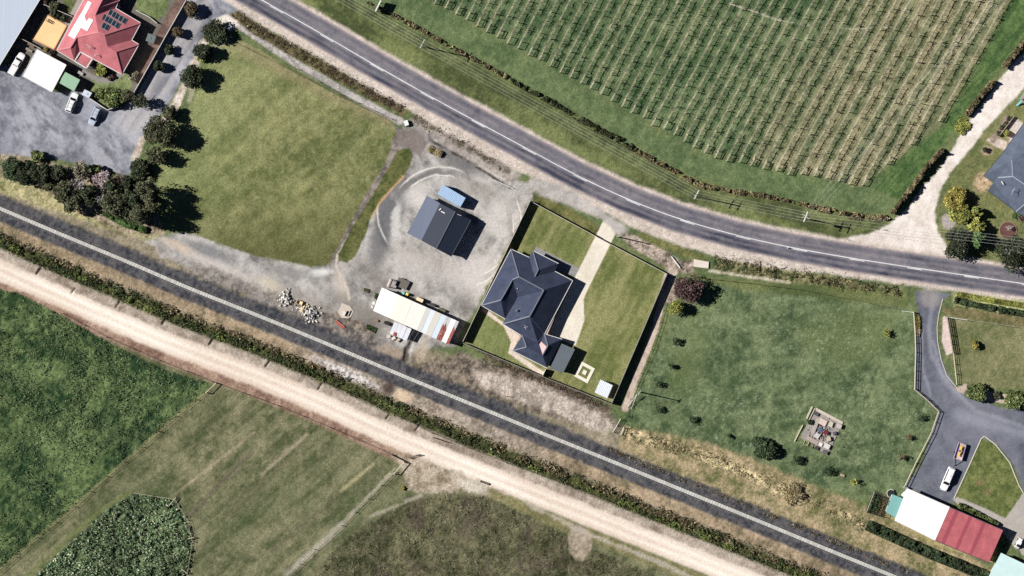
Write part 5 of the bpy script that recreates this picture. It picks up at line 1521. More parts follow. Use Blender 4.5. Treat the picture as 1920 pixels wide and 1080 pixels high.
sp_root = None
for (X, Y) in ((917, 168), (963, 197), (1007, 223), (1055, 250), (1105, 280), (825, 230), (870, 258), (914, 284), (960, 312), (1010, 343), (825, 345), (870, 370)):
    roof_panel(80 + X / 7.2, Y / 7.2, (3.2, 1.85), (-2.7, 5.1), npl, 'solar_panel', cell, al, rroof)
wr = mat('white_roof_panel', A(255, 255, 255), .35, .04, 2.0)  # white colour stands in for sun and sky glare on solar panels
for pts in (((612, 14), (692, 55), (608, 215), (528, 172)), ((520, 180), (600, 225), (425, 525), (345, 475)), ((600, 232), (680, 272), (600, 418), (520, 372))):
    m = MB(); m.slab([P(80 + X / 7.2, Y / 7.2, on_plane(wpl, 80 + X / 7.2, Y / 7.2) + .22) for X, Y in pts], .08); m.build('glare_panel', wr, rroof)
for (X, Y, dx, dy) in ((640, 640, -8, -6), (710, 735, -3, 3)):
    g = P(80 + X / 7.2, Y / 7.2, 5); zb = on_plane((RV['rg'], RV['s1'], RV['s2']), 80 + X / 7.2, Y / 7.2)
    m = MB(); m.bar((g[0], g[1], zb - .2), (g[0], g[1], zb + 1.3), .06); m.bar((g[0], g[1], zb + 1.2), (g[0] + dx * S, g[1] - dy * S, zb + 1.2), .1); m.bar((g[0] - .3, g[1] - .3, zb + .9), (g[0] + .4, g[1] + .3, zb + .9), .07); m.build('aerial', al, rroof)

# warehouse, carport, sheds top left
WV = dict(a=(85, -18, 2.6), b=(-8, 134, 2.6), c=(-190, 24, 4.3), d=(-100, -130, 4.3))
building('warehouse', 'warehouse with pale blue-grey metal roof cut by the top left corner', WV, [['a', 'b', 'c', 'd']], [(81, -17), (-9, 130), (-186, 22), (-98, -126)], 2.45, mat('pale_blue_sheet', A(196, 208, 224), .5, .06, 1.2, stretch=(-1.0, 9, .6)), steel_g, (), [('a', 'b')], None, gutter_w, cat='warehouse', roller=True, windows=False)
cp = [(69, 92.5), (124.3, 121.8), (97, 172.5), (42, 142.5)]
croot = empty('carport', G(*centroid(cp)), 'white flat-roofed carport beside the red-tiled house', 'carport')
m = MB(); m.slab([P(x, y, 2.75) for x, y in cp], .14); cprf = m.build('roof', mat('cream_white_roof', A(255, 254, 246), .5, .04, .8, rust=(.74, .62, .48, .12, .62)), croot)
m = MB()
for a, b in ((0, 1), (1, 2), (2, 3), (3, 0)):
    m.bar(P(*cp[a], 2.72), P(*cp[b], 2.72), .14, .2)
m.build('fascia', gutter_w, cprf)
for x, y in ((71, 95), (122, 122), (97, 169), (45, 142), (58, 118), (110, 146)):
    m = MB(); g = P(x, y, 2.6); m.box(g[0], g[1], -.1, 2.6, .14, .14); m.build('post', steel_w, croot)


def shed(name, label, pts, h, roof_c, wall_m, drop=.25, cat='shed', group=None, roller=False, ribs=None):
    """small skillion shed: walls, sloping sheet roof, door"""
    V = {str(i): (x, y, h + (drop if i in (0, 1) else 0)) for i, (x, y) in enumerate(pts)}
    c = centroid(pts); ins = [(c[0] + (x - c[0]) * .94, c[1] + (y - c[1]) * .94) for x, y in pts]
    root, roof = building(name, label, V, [list('0123'[:len(pts)])], ins, h - .06, roof_c, wall_m, cat=cat, th=.06, group=group, roller=roller, windows=True)
    if ribs:
        m = MB(); W = [Vector(P(*V[str(i)])) for i in range(4)]
        for t in np.linspace(.05, .95, ribs):
            m.bar(W[0].lerp(W[1], t) + Vector((0, 0, .02)), W[3].lerp(W[2], t) + Vector((0, 0, .02)), .06, .05)
        m.build('roof_rib', roof_c, roof)
    return root


shed('garden_shed', 'small green-roofed shed between carport and garden', [(122.5, 135), (150, 149.5), (138.8, 171), (110, 155)], 2.4, mat('green_sheet', A(146, 188, 152), .5, .1, 2.0, stretch=(-.5, 8, .6)), mat('green_wall', A(96, 128, 104), .6, .1, 2), ribs=None)
g = empty('water_tank', G(163, 176), 'pale blue-grey square tank inside the garden fence', 'tank')
m = MB(); m.prism([P(x, y, 1.7)[:2] for x, y in ((158.7, 167.5), (172.5, 174), (166.5, 184), (153, 177.5))], -.1, 1.7); m.build('body', mat('tank_plastic', A(206, 216, 230), .5, .06, 2), g)
m = MB(); q = P(163, 176, 1.8); m.cone((q[0], q[1], 1.65), (q[0], q[1], 1.78), .3, .28, 14); m.build('lid', mat('tank_lid', A(188, 198, 212), .5, .06, 2), g)

# garden shed on the charcoal house lot
shed('garden_shed', 'white-roofed garden shed in the lower corner of the fenced lot', [(1126, 711.5), (1149, 722.5), (1138.5, 747), (1115, 736)], 2.1, mat('white_blue_sheet', A(234, 240, 248), .5, .05, 2.0), steel_w, drop=.2, ribs=8)

# sheds bottom right
building('shed', 'big white-roofed half of the long shed at the lower right', dict(a=(1700.8, 915.8, 3.1), b=(1780.8, 950.8, 3.1), c=(1753.3, 1013.3, 2.8), d=(1677.5, 975.8, 2.8)), [['a', 'b', 'c', 'd']],
         [(1701, 919), (1778, 952.5), (1752.5, 1010), (1680, 975)], 2.75, mat('bright_white_sheet', A(255, 255, 250), .45, .04, 1.5, rust=(.64, .61, .54, .5, .6)), steel_w, (), [('a', 'b'), ('d', 'c')], None, gutter_w, cat='shed', roller=True)
red_sheet = mat('faded_red_sheet', A(192, 94, 100), .65, .32, 3.0)
b2, b2r = building('shed', 'faded red-roofed half of the long shed at the lower right', dict(a=(1781.2, 951, 3.13), b=(1880.8, 994, 3.13), c=(1854, 1055, 2.83), d=(1754, 1013.5, 2.83)), [['a', 'b', 'c', 'd']],
                   [(1782, 953.5), (1877.5, 995.5), (1853, 1052), (1756, 1011)], 2.78, red_sheet, brick_r, (), [('a', 'b'), ('d', 'c')], None, gutter_d, cat='shed', doors=2)
dk = mat('dark_red_sheet', A(168, 70, 84), .6, .16, 3.0)
for (t0, t1) in ((.10, .17), (.36, .42), (.62, .68)):
    W = [Vector(P(*q)) for q in ((1781.2, 951, 3.15), (1880.8, 994, 3.15), (1854, 1055, 2.85), (1754, 1013.5, 2.85))]
    m = MB(); m.slab([tuple(W[0].lerp(W[1], t0)), tuple(W[0].lerp(W[1], t1)), tuple(W[3].lerp(W[2], t1)), tuple(W[3].lerp(W[2], t0))], .02); m.build('roof_sheet', dk, b2r)
shed('lean_to', 'teal-roofed lean-to against the left end of the white shed', [(1673, 926.7), (1696, 935.5), (1679, 971), (1661, 960)], 2.3, mat('teal_sheet', A(122, 184, 178), .5, .08, 2.0), steel_w, drop=.2)
shed('shed', 'pale teal and white shed cut by the lower right corner', [(1877, 1036.5), (1960, 1076), (1938, 1120), (1852, 1084)], 2.8, mat('pale_teal_sheet', A(206, 236, 232), .5, .1, .5), steel_w, drop=.1)

# grey house, top right
slate = mat('slate_blue_tile', A(88, 98, 116), .75, .3, 3.2, spec=.2)
TV = dict(a=(1938, 205, E), b=(1877, 291, E), c=(1844, 330, E), d=(1863, 343, E), e=(1852, 357, E), f=(1905, 397, E), g=(1945, 420, E), r0=(1985, 250, 5.2), r1=(1897, 300, 3.9), r2=(1899, 331, 4.1), r3=(1871, 333, 3.05), r4=(1945, 362, 4.6), h=(1990, 400, 3.0))
building('house', 'slate-blue roofed house at the right edge beside the pale gravel drive', TV, [['a', 'b', 'r1', 'r0'], ['b', 'c', 'd', 'r3', 'r1'], ['r1', 'r3', 'r2'], ['d', 'e', 'f', 'r4', 'r2', 'r3'], ['r1', 'r2', 'r4', 'r0'], ['f', 'g', 'h', 'r4'], ['r4', 'h', 'r0']],
         [(1940, 210), (1881, 292), (1849, 330), (1866, 342), (1857, 356), (1906, 392), (1946, 415), (1985, 395), (1980, 250)], 2.42, slate, brick_p, [('r1', 'r2'), ('r2', 'r3'), ('r2', 'r4'), ('r4', 'f')], [('a', 'b'), ('b', 'c'), ('e', 'f'), ('f', 'g')], mat('pale_ridge', A(150, 160, 176), .6, .1, 3), gutter_d)
hs = [o for o in bpy.data.objects if o.get('label', '').startswith('slate-blue')][0]
rf = [c for c in hs.children if c.name.startswith('roof')][0]
for (x, y, dx, dy) in ((1877, 340, 4, 6), (1918, 313, 3, -3)):
    m = MB(); q = P(x, y, 3.5); m.bar((q[0], q[1], 3.75), (q[0] + dx * S, q[1] - dy * S, 3.8), .22, .1); m.build('skylight', gutter_w, rf)
m = MB(); q = P(1899, 359, 4); m.bar((q[0], q[1], 3.2), (q[0], q[1], 5.0), .06); m.bar((q[0] - .5, q[1] - .8, 4.9), (q[0] + .3, q[1] + 1.0, 4.9), .07); m.bar((q[0] - .5, q[1] + .2, 4.9), (q[0] + .7, q[1] + .5, 4.9), .06); m.build('aerial', al, rf)

# ------------------------------------------------------------------ fences
def panel_fence(pts, h, label, mtl, post_m_, span=2.4, name='panel_fence', z0=0.0, group=None):
    """sheet fence: posts, one panel per bay, capping rail"""
    g0 = G(*pts[0]); root = empty(name, g0, label, 'fence', group)
    for (x0, y0), (x1, y1) in zip(pts[:-1], pts[1:]):
        a, b = Vector(G(x0, y0)), Vector(G(x1, y1)); L = (b - a).length; n = max(1, round(L / span)); ang = math.atan2((b - a).y, (b - a).x)
        for k in range(n):
            p, q = a.lerp(b, k / n), a.lerp(b, (k + 1) / n); c = (p + q) / 2
            m = MB(); m.box(c.x, c.y, -.1, h - .03, L / n - .07, .05, ang); m.build('panel', mtl, root)
            m = MB(); m.box(p.x, p.y, -.2, h, .07, .09, ang); m.build('post', post_m_, root)
        m = MB(); m.box(b.x, b.y, -.2, h, .07, .09, ang)
        m.bar((a.x, a.y, h), (b.x, b.y, h), .11, .05); m.build('capping', post_m_, root)
    return root


def rail_fence(pts, h, label, mtl, rails=3, span=2.4, name='rail_fence', w=.1, pw=.13, group=None, slats=0, cat='fence'):
    g0 = G(*pts[0]); root = empty(name, g0, label, cat, group)
    for (x0, y0), (x1, y1) in zip(pts[:-1], pts[1:]):
        a, b = Vector(G(x0, y0)), Vector(G(x1, y1)); L = (b - a).length; n = max(1, round(L / span)); ang = math.atan2((b - a).y, (b - a).x)
        for k in range(n + 1):
            p = a.lerp(b, k / n); m = MB(); m.box(p.x, p.y, -.25, h, pw, pw, ang); m.build('post', mtl, root)
        for k in range(rails):
            z = h * (k + 1) / rails - .08
            m = MB(); m.bar((a.x, a.y, z), (b.x, b.y, z), w, w * 1.1); m.build('rail', mtl, root)
        if slats:
            m = MB(); s = slats
            for k in range(int(L / s)):
                p = a.lerp(b, (k + .5) * s / L); m.box(p.x, p.y, .08, h, .05, .03, ang)
            o = m.build('slats', mtl, root); o['kind'] = 'stuff'
    return root


def wire_fence(pts, h, label, mtl, span=3.6, pw=.12, name='wire_fence', group=None, top=.04):
    return rail_fence(pts, h, label, mtl, 2, span, name, top, pw, group)


fence_c = mat('cream_sheet_fence', A(206, 196, 184), .5, .08, 2.0)
fence_g = mat('grey_sheet_fence', A(150, 146, 142), .5, .1, 2.0)
wood_p = mat('pale_weathered_timber', A(214, 202, 174), .85, .18, 4.0)
wood_g = mat('grey_weathered_timber', A(150, 140, 122), .85, .22, 4.0)
wood_d = mat('dark_timber', A(96, 84, 70), .85, .22, 4.0)
wht = mat('white_paint', A(240, 238, 230), .5, .06, 3.0)
LF = 'sheet fence sides of the house lot'
panel_fence([(994, 377), (1118, 444)], 1.25, 'cream sheet fence on the road side of the house lot, left of the concrete drive', fence_c, fence_c, group=LF)
panel_fence([(1146, 459), (1250, 514)], 1.25, 'cream sheet fence on the road side of the house lot, right of the concrete drive', fence_c, fence_c, group=LF)
panel_fence([(1250, 514), (1146, 757)], 1.85, 'tall grey sheet fence along the right side of the house lot', fence_g, fence_g, group=LF)
panel_fence([(1146, 757), (1018, 706), (868, 643)], 1.4, 'grey sheet fence along the railway side of the house lot', fence_g, fence_g, group=LF)
panel_fence([(868, 640), (994, 377)], 1.85, 'tall cream sheet fence between the gravel yard and the house lot', fence_c, fence_c, group=LF)
panel_fence([(1017, 704), (1023, 692)], 1.7, 'short white fence between the charcoal house and the rear fence', wht, wht)
rail_fence([(1119, 444.5), (1145, 458.5)], 1.15, 'sliding gate across the concrete drive of the charcoal house', fence_c, 4, 1.8, 'driveway_gate', .06, .1, slats=.14, cat='gate')
panel_fence([(350, 2), (318, 58), (285, 117), (251, 177)], 1.7, 'long pale sheet fence between the red-tiled house and the drive', wht, wht)
panel_fence([(150, 172), (202, 206.5), (222, 201)], 1.15, 'low white fence around the lower end of the red-tiled house garden', wht, wht)
panel_fence([(35, 70), (78, 92)], 1.6, 'pale fence between the orange court and the parked ute', fence_c, fence_c)
panel_fence([(80, 8), (108, 20), (137, 32)], 1.7, 'pale fence behind the shrubs of the orange court', fence_c, fence_c)
panel_fence([(256, 20), (280, 32), (295, 44)], .9, 'low white garden edge beside the lawn right of the solar roof', wht, wht)
rail_fence([(1712, 585), (1715, 625), (1716, 660), (1714, 729)], 1.3, 'timber rail fence along the left side of the sealed drive', wood_p, 3, 2.4)
rail_fence([(1692, 583), (1711, 586)], 1.3, 'short white rail wing at the left gate post of the sealed drive', wht, 2, 2.4)
rail_fence([(1714, 730), (1738, 750), (1759, 771)], 1.2, 'timber rail fence at the bend of the sealed drive', wood_p, 3, 2.2)
rail_fence([(1759, 771), (1745, 812), (1716, 868), (1694, 914)], 1.2, 'timber rail fence between the field and the car parking', wood_p, 2, 3.0)
rail_fence([(1775, 595), (1786, 661)], 1.6, 'dark slatted fence beside the pale gravel bed right of the drive', wood_g, 4, 2.0, slats=.16)
rail_fence([(1770, 594), (1812, 600)], 1.2, 'white rail wing at the right gate post of the sealed drive', wht, 2, 2.6)
rail_fence([(1787, 663), (1793, 720)], 1.2, 'wire and rail fence below the slatted fence right of the drive', wood_p, 3, 2.4, w=.06)
wire_fence([(1812, 600), (1870, 608), (1930, 616)], 1.1, 'pale wire fence above the small paddock at the right edge', wood_p)
wire_fence([(1250, 560), (1238, 604), (1222, 655), (1202, 700), (1182, 748), (1176, 780)], 1.1, 'post and wire fence beside the pale path on the left of the field', wood_d)
wire_fence([(1322, 522), (1400, 530), (1500, 543), (1600, 562), (1692, 582)], 1.0, 'post and wire fence along the top of the right-hand field', wood_d)
rail_fence([(1163, 786), (1149, 810)], 1.2, 'white farm gate by the railway at the end of the pale path', wht, 4, 1.8, 'farm_gate', .07, cat='gate')
rail_fence([(1169, 802), (1164, 815)], 1.0, 'short white rail beside the farm gate by the railway', wht, 2, 1.8)
wire_fence([(404, 718), (330, 780), (266, 838), (200, 893), (140, 950), (70, 1008), (-10, 1080)], 1.1, 'wire fence between the tall pasture and the khaki field', wood_d, 6.5)
rail_fence([(405, 718), (387, 736)], 1.3, 'timber strainer brace at the top of the pasture fence beside the track', wood_p, 1, 3.2, 'strainer_brace', .14, .2)
wire_fence([(738, 884), (690, 935), (640, 985), (590, 1030), (535, 1085)], 1.1, 'wire fence with grassy base between the khaki and dark fields', wood_d, 6.0)
rail_fence([(757, 866), (739, 888)], 1.4, 'timber strainer brace at the top of the field fence by the gates', wood_p, 1, 3.6, 'strainer_brace', .16, .22)
rail_fence([(734, 853), (757, 864)], 1.1, 'timber farm gate left of the field fence strainer', wood_g, 4, 3.2, 'farm_gate', .07, cat='gate')
rail_fence([(766, 858), (780, 853), (786, 852)], 1.1, 'small timber gate right of the field fence strainer beside the track', wood_g, 3, 2, 'farm_gate', .08, cat='gate')
wire_fence([(245, 923), (328, 936), (352, 975), (361, 1015), (352, 1075)], 1.0, 'electric wire fence around the leafy crop patch', wood_p, 5.0, top=.03)
rail_fence([(330, 933), (318, 947)], 1.0, 'pale timber stay at the upper right of the crop patch', wood_p, 1, 2.4, 'fence_stay', .14, .14)
rail_fence([(364, 1007), (353, 1010)], 1.0, 'pale timber stay at the right side of the crop patch', wood_p, 1, 2.4, 'fence_stay', .12, .12)
rail_fence([(341, 1066), (352, 1075)], 1.0, 'pale timber stay at the lower right of the crop patch', wood_p, 1, 2.4, 'fence_stay', .12, .12)
wire_fence([(118, 588), (200, 632), (300, 676), (400, 716), (520, 760), (620, 802), (735, 852)], .9, 'wire fence on the field side of the pale track', wood_d, 7.0)
wire_fence([(560, 696), (700, 756), (810, 812), (950, 868), (1080, 915), (1230, 976), (1400, 1045), (1500, 1085)], .9, 'wire fence on the railway side of the pale track', wood_d, 9.0)
rail_fence([(812, 820), (838, 829)], 1.0, 'dark timber gate beside the hedgerow on the railway side of the track', wood_d, 3, 3.5, 'farm_gate', .08, cat='gate')
wire_fence([(505, 65), (560, 130), (640, 178), (735, 224)], .8, 'low wire fence along the road side of the paddock', wood_d, 5.0)
rail_fence([(920, 335), (962, 353)], .5, 'low white rail at the road entrance of the gravel yard', wht, 1, 3.0)
# small marker posts
pst = 'short roadside marker posts'
for (x, y, h_, mt, lb) in ((920, 843, 1.1, wht, 'white post standing in the railway hedgerow by the dark gate'), (544, 84, 1.0, wht, 'white post in the roadside drain above the paddock'), (464, 51, 1.0, wht, 'white post beside the pale gravel at the drive mouth'),
                           (1476, 466, .5, wht, 'small white marker on the road beside the centre line'), (1666, 411, 1.0, wht, 'white post at the hedge corner of the pale drive'), (951, 744, 1.0, wood_d, 'dark post standing alone on the rough ground beside the railway'), (1654, 431, .9, wht, 'small white marker on the verge left of the pale drive')):
    g = G(x, y); root = empty('marker_post', (g[0], g[1], 0), lb, 'post', pst)
    m = MB(); m.bar((g[0], g[1], -.2), (g[0] + .12, g[1] + .2, h_), .16); m.build('shaft', mt, root); m = MB(); m.box(g[0] + .12, g[1] + .2, h_, h_ + .08, .2, .2); m.build('cap', mt, root)

# ------------------------------------------------------------------ power poles and lines
pole_m = mat('grey_pole_timber', A(150, 138, 122), .85, .2, 4.0)
arm_m = mat('pale_crossarm', A(226, 222, 212), .7, .12, 4.0)
ins_m = mat('porcelain', A(236, 238, 238), .3, .05, 4)


def power_pole(px, py, h, label, d, arms=1, half=1.2, group='power poles'):
    g = G(px, py); root = empty('power_pole', (g[0], g[1], 0), label, 'power pole', group)
    m = MB(); m.cone((g[0], g[1], -.5), (g[0], g[1], h), .17, .12, 10); m.build('pole', pole_m, root)
    u = Vector((d[0], -d[1], 0)).normalized()
    for k in range(arms):
        z = h - .25 - 1.5 * k; a = Vector((g[0], g[1], z)) - u * half; b = Vector((g[0], g[1], z)) + u * half
        m = MB(); m.bar(a, b, .14, .14); am = m.build('crossarm', arm_m, root)
        for t in (-1, -.55, .55, 1):
            q = Vector((g[0], g[1], z)) + u * half * .93 * t; m = MB(); m.cone(q + Vector((0, 0, .06)), q + Vector((0, 0, .3)), .09, .06, 8); m.build('insulator', ins_m, am)
    return root


CA = (9, -17)
power_pole(794, 88, 9.2, 'power pole with one crossarm in the verge beside the top hedge', CA)
power_pole(1302, 367, 9.0, 'power pole with two crossarms on the verge beside the curve', CA, 2)
pp_ = power_pole(1504, 408, 9.4, 'power pole with transformer arms nearest the pale drive', (7, -18), 2, 1.3)
g = G(1504, 408); m = MB(); m.bar((g[0] - .8, g[1] + .6, 9.35), (g[0] + .8, g[1] - .6, 9.35), .11); m.build('angle_crossarm', arm_m, pp_)
m = MB(); m.cone((g[0] + .35, g[1] - .3, 6.2), (g[0] + .35, g[1] - .3, 7.3), .32, .32, 12); m.build('transformer', steel_g, pp_)
p5 = power_pole(1196, 734, 8.3, 'power pole with two stay poles at the left edge of the field', (4, -6), 1, .5)
g = G(1196, 734)
for q in ((1175, 766), (1183, 768)):
    e = G(*q); m = MB(); m.bar((g[0] - .3, g[1] - .6, 1.8), (e[0], e[1], -.1), .1); m.build('stay', arm_m, p5)
power_pole(1158, 444, 6.4, 'short power pole at the concrete drive entrance of the charcoal house', (1, 0), 1, .3)
wire_c = mat('line_wire', A(235, 238, 235), .5, .05, 3, metal=.3)


def power_wires(p, q, hz, d, label, n=3, half=1.1, sag=.9):
    u = Vector((d[0], -d[1], 0)).normalized(); a = Vector(G(*p)); b = Vector(G(*q))
    offs = np.linspace(-half, half, n)
    root = empty('power_line', (a.x, a.y, 0), label, 'power line', 'overhead power lines')
    for o in offs:
        m = MB(); prev = None
        for k in range(13):
            t = k / 12; c = a.lerp(b, t) + u * o; c.z = hz - sag * 4 * t * (1 - t)
            if prev is not None:
                m.bar(prev, c, .026)
            prev = c.copy()
        m.build('wire', wire_c, root)


power_wires((560, -46), (794, 88), 9.15, CA, 'overhead wires running from the top edge to the single-arm pole', 4)
power_wires((794, 88), (1302, 367), 9.0, CA, 'overhead wires between the single-arm pole and the double-arm pole', 4)
power_wires((1302, 367), (1504, 408), 9.0, CA, 'overhead wires between the double-arm pole and the transformer pole', 4)
power_wires((1504, 408), (1990, 466), 9.2, (2, -18), 'overhead wires from the transformer pole to the right edge', 4)
power_wires((1504, 408), (1890, -24), 9.3, (12, 10), 'overhead wires crossing the vineyard from the transformer pole', 3)

# billboard at the headland
g = G(710, 12); root = empty('billboard', g, 'white edge-on billboard on two posts at the top of the verge', 'billboard')
a, b = G(705, 23), G(715, 3)
m = MB(); m.bar((a[0], a[1], 1.9), (b[0], b[1], 1.9), .32, 1.9); m.build('board', wht, root)
for t in (.15, .85):
    m = MB(); m.box(a[0] + (b[0] - a[0]) * t, a[1] + (b[1] - a[1]) * t, -.3, 1.0, .14, .14); m.build('post', wood_g, root)


# ------------------------------------------------------------------ vehicles
tyre_m = mat('tyre_rubber', A(40, 40, 42), .9, .1, 5); rim_m = mat('wheel_rim', A(150, 152, 156), .4, .05, 3, metal=.7)
lamp_m = mat('lamp_lens', A(220, 222, 225), .2, .05, 3, spec=.6); tail_m = mat('tail_lens', A(150, 30, 28), .3, .05, 3)


def car(rear, front, W, paint, label, cat='car', style='sedan', name='parked_car'):
    """rear, front: photograph pixels of bumper centres"""
    a, b = Vector(G(*rear)), Vector(G(*front)); L = (b - a).length; d = (b - a) / L; n = Vector((-d.y, d.x, 0)); c = (a + b) / 2
    root = empty(name, (c.x, c.y, 0), label, cat)
    T = lambda x, y, z: tuple(a + d * (x * L) + n * (y * W / 2) + Vector((0, 0, z)))
    if style == 'ute':
        prof = [(0, .78, .86), (.015, .96, .98), (.05, 1, 1.0), (.40, 1, 1.0), (.44, 1, 1.02), (.72, 1, 1.03), (.9, .97, .98), (.96, .9, .9), (1.0, .6, .72)]; cab = (.40, .44, .655, .755, 1.72)
    elif style == 'canopy':
        prof = [(0, .8, .9), (.02, .96, .98), (.06, 1, 1.0), (.36, 1, 1.0), (.7, 1, 1.0), (.88, .96, .94), (.95, .88, .86), (1.0, .6, .7)]; cab = (.02, .05, .62, .74, 1.68)
    elif style == 'wagon':
        prof = [(0, .72, .85), (.02, .92, .98), (.08, 1, 1.0), (.5, 1, 1.0), (.78, .99, .98), (.9, .94, .92), (.96, .84, .84), (1.0, .55, .7)]; cab = (.02, .09, .60, .74, 1.56)
    else:
        prof = [(0, .7, .82), (.02, .9, .93), (.1, .98, .96), (.5, 1, .97), (.78, .99, .95), (.9, .93, .88), (.96, .82, .82), (1.0, .52, .68)]; cab = (.06, .17, .58, .72, 1.47)
    m = MB(); V = []; F = []
    for (x, w, z) in prof:
        V += [T(x, -w * .94, .26), T(x, -w, .55), T(x, -w * .97, z - .08), T(x, -w * .86, z), T(x, 0, z + .03), T(x, w * .86, z), T(x, w * .97, z - .08), T(x, w, .55), T(x, w * .94, .26)]
    for i in range(len(prof) - 1):
        for j in range(8):
            F.append((i * 9 + j, i * 9 + j + 1, (i + 1) * 9 + j + 1, (i + 1) * 9 + j))
        F.append((i * 9 + 8, i * 9, (i + 1) * 9, (i + 1) * 9 + 8))
    F.append(tuple(range(8, -1, -1))); F.append(tuple(range((len(prof) - 1) * 9, len(prof) * 9)))
    m.add(V, [f[::-1] for f in F]); m.build('body', paint, root, smooth=False)
    x0, x1, x2, x3, zr = cab
    zb = .95
    B = [T(x0, -.88, zb), T(x0, .88, zb), T(x3, .88, zb), T(x3, -.88, zb)]; R_ = [T(x1, -.68, zr), T(x1, .68, zr), T(x2, .70, zr), T(x2, -.70, zr)]
    Bv, Rv = [Vector(p) for p in B], [Vector(p) for p in R_]
    m = MB(); mid = T((x1 + x2) / 2, 0, zr + .06)
    m.add(B + R_ + [mid], [(4, 5, 8), (5, 6, 8), (6, 7, 8), (7, 4, 8), (0, 4, 7, 3), (1, 2, 6, 5), (0, 1, 5, 4), (3, 7, 6, 2)][0:8])
    cb = m.build('cabin', paint, root)

    def glass(q, nm, s0=.08, s1=.92, t0=.1, t1=.93):
        p0, p1, p2, p3 = q
        nr = (p1 - p0).cross(p3 - p0).normalized()
        cen = (Bv[0] + Bv[2] + Rv[0] + Rv[2]) / 4
        if nr.dot((p0 + p2) / 2 - cen) < 0:
            nr = -nr
        f = lambda s_, t_: (p0.lerp(p1, s_)).lerp(p3.lerp(p2, s_), t_) + nr * .012
        m = MB(); m.add([f(s0, t0), f(s1, t0), f(s1, t1), f(s0, t1)], [(0, 1, 2, 3)]); m.build(nm, GL, cb)
    glass((Bv[2], Bv[3], Rv[3], Rv[2]), 'windscreen', .04, .96, .03, .97)
    glass((Bv[0], Bv[1], Rv[1], Rv[0]), 'rear_window', .08, .92, .12, .95)
    glass((Bv[0], Bv[3], Rv[3], Rv[0]), 'side_window'); glass((Bv[1], Bv[2], Rv[2], Rv[1]), 'side_window')
    if style == 'ute':
        m = MB(); q = [T(.03, -.84, 1.06), T(.03, .84, 1.06), T(.385, .84, 1.06), T(.385, -.84, 1.06)]; m.slab(q, .05); tr = m.build('tray_cover', mat('tray_white', A(236, 236, 232), .5, .05, 2), root)
        m = MB(); m.bar(T(.03, .93, 1.1), T(.385, .93, 1.1), .06); m.bar(T(.03, -.93, 1.1), T(.385, -.93, 1.1), .06); m.build('tray_rail', tyre_m, tr)
    if style == 'canopy':
        m = MB(); m.bar(T(.34, -.7, zr + .02), T(.34, .7, zr + .02), .06, .05); m.build('canopy_seam', steel_g, cb)
    if style == 'wagon':
        m = MB()
        for y in (-.6, .6):
            m.bar(T(.14, y, zr + .09), T(.55, y, zr + .09), .05, .05)
        m.build('roof_rail', steel_g, cb)
        m = MB()
        for x in (.24, .42):
            m.bar(T(x, -.6, zr + .13), T(x, .6, zr + .13), .06, .04)
        m.build('roof_bar', steel_g, cb)
    for x in (.17, .81):
        for sg in (-1, 1):
            p, q = Vector(T(x, sg * .80, .33)), Vector(T(x, sg * 1.01, .33))
            m = MB(); m.cone(p, q, .33, .33, 14); w = m.build('wheel', tyre_m, root)
            m = MB(); m.cone(q, Vector(T(x, sg * 1.02, .33)), .2, .19, 10); m.build('rim', rim_m, w)
    for sg in (-1, 1):
        m = MB(); q = [T(.955, sg * .5, .78), T(.955, sg * .84, .78), T(.985, sg * .7, .66), T(.985, sg * .45, .66)]; m.slab([(p[0], p[1], p[2] + .1) for p in q], .06); m.build('headlight', lamp_m, root)
        m = MB(); q = [T(.0, sg * .5, .82), T(.0, sg * .8, .82), T(.018, sg * .8, .86), T(.018, sg * .5, .86)]; m.slab(q, .2); m.build('tail_light', tail_m, root)
        m = MB(); p = T(x3 - .03, sg * 1.06, .98); m.bar(T(x3 - .03, sg * .94, 1.0), p, .14, .12); m.build('mirror', paint, root)
    return root


cw = mat('white_car_paint', A(244, 244, 242), .25, .03, 2, spec=.5); cs = mat('silver_blue_car_paint', A(186, 196, 216), .3, .05, 2, spec=.5)
car((20.5, 140), (44, 100.5), 1.95, cw, 'white ute parked beside the warehouse wall', 'ute', 'ute', 'parked_ute')
car((128.3, 210.6), (143.2, 174.6), 1.85, cw, 'white car parked nose-in at the garden fence', 'car', 'wagon')
car((185.7, 201.2), (170.8, 234.6), 1.9, cs, 'silver-blue hatchback parked right of the white car', 'car', 'wagon')
car((1785, 876.5), (1767, 919), 1.95, cw, 'white canopy ute parked below the loaded trailer', 'ute', 'canopy', 'parked_ute')
# loaded trailer
tc = [(1796.7, 828.6), (1810.5, 833.5), (1802, 863), (1787, 859)]
root = empty('box_trailer', G(*centroid(tc)), 'loaded box trailer behind the white canopy ute', 'trailer')
w = [Vector(G(x, y)) for x, y in tc]
m = MB(); m.prism([(p.x, p.y) for p in w], .45, .58); m.build('deck', mat('trailer_pink_ply', A(210, 184, 176), .7, .15, 3), root)
for a, b in ((0, 1), (1, 2), (2, 3), (3, 0)):
    m = MB(); m.bar((w[a].x, w[a].y, .8), (w[b].x, w[b].y, .8), .1, .5); m.build('side_panel', mat('trailer_side', A(186, 166, 196), .6, .15, 3), root)
c2 = (w[2] + w[3]) / 2; hd = Vector(G(1787, 872))
m = MB(); m.bar((w[2].x, w[2].y, .5), (hd.x, hd.y, .5), .1); m.bar((w[3].x, w[3].y, .5), (hd.x, hd.y, .5), .1); m.cone((hd.x, hd.y, .02), (hd.x, hd.y, .7), .09, .09, 8); m.build('drawbar', steel_g, root)
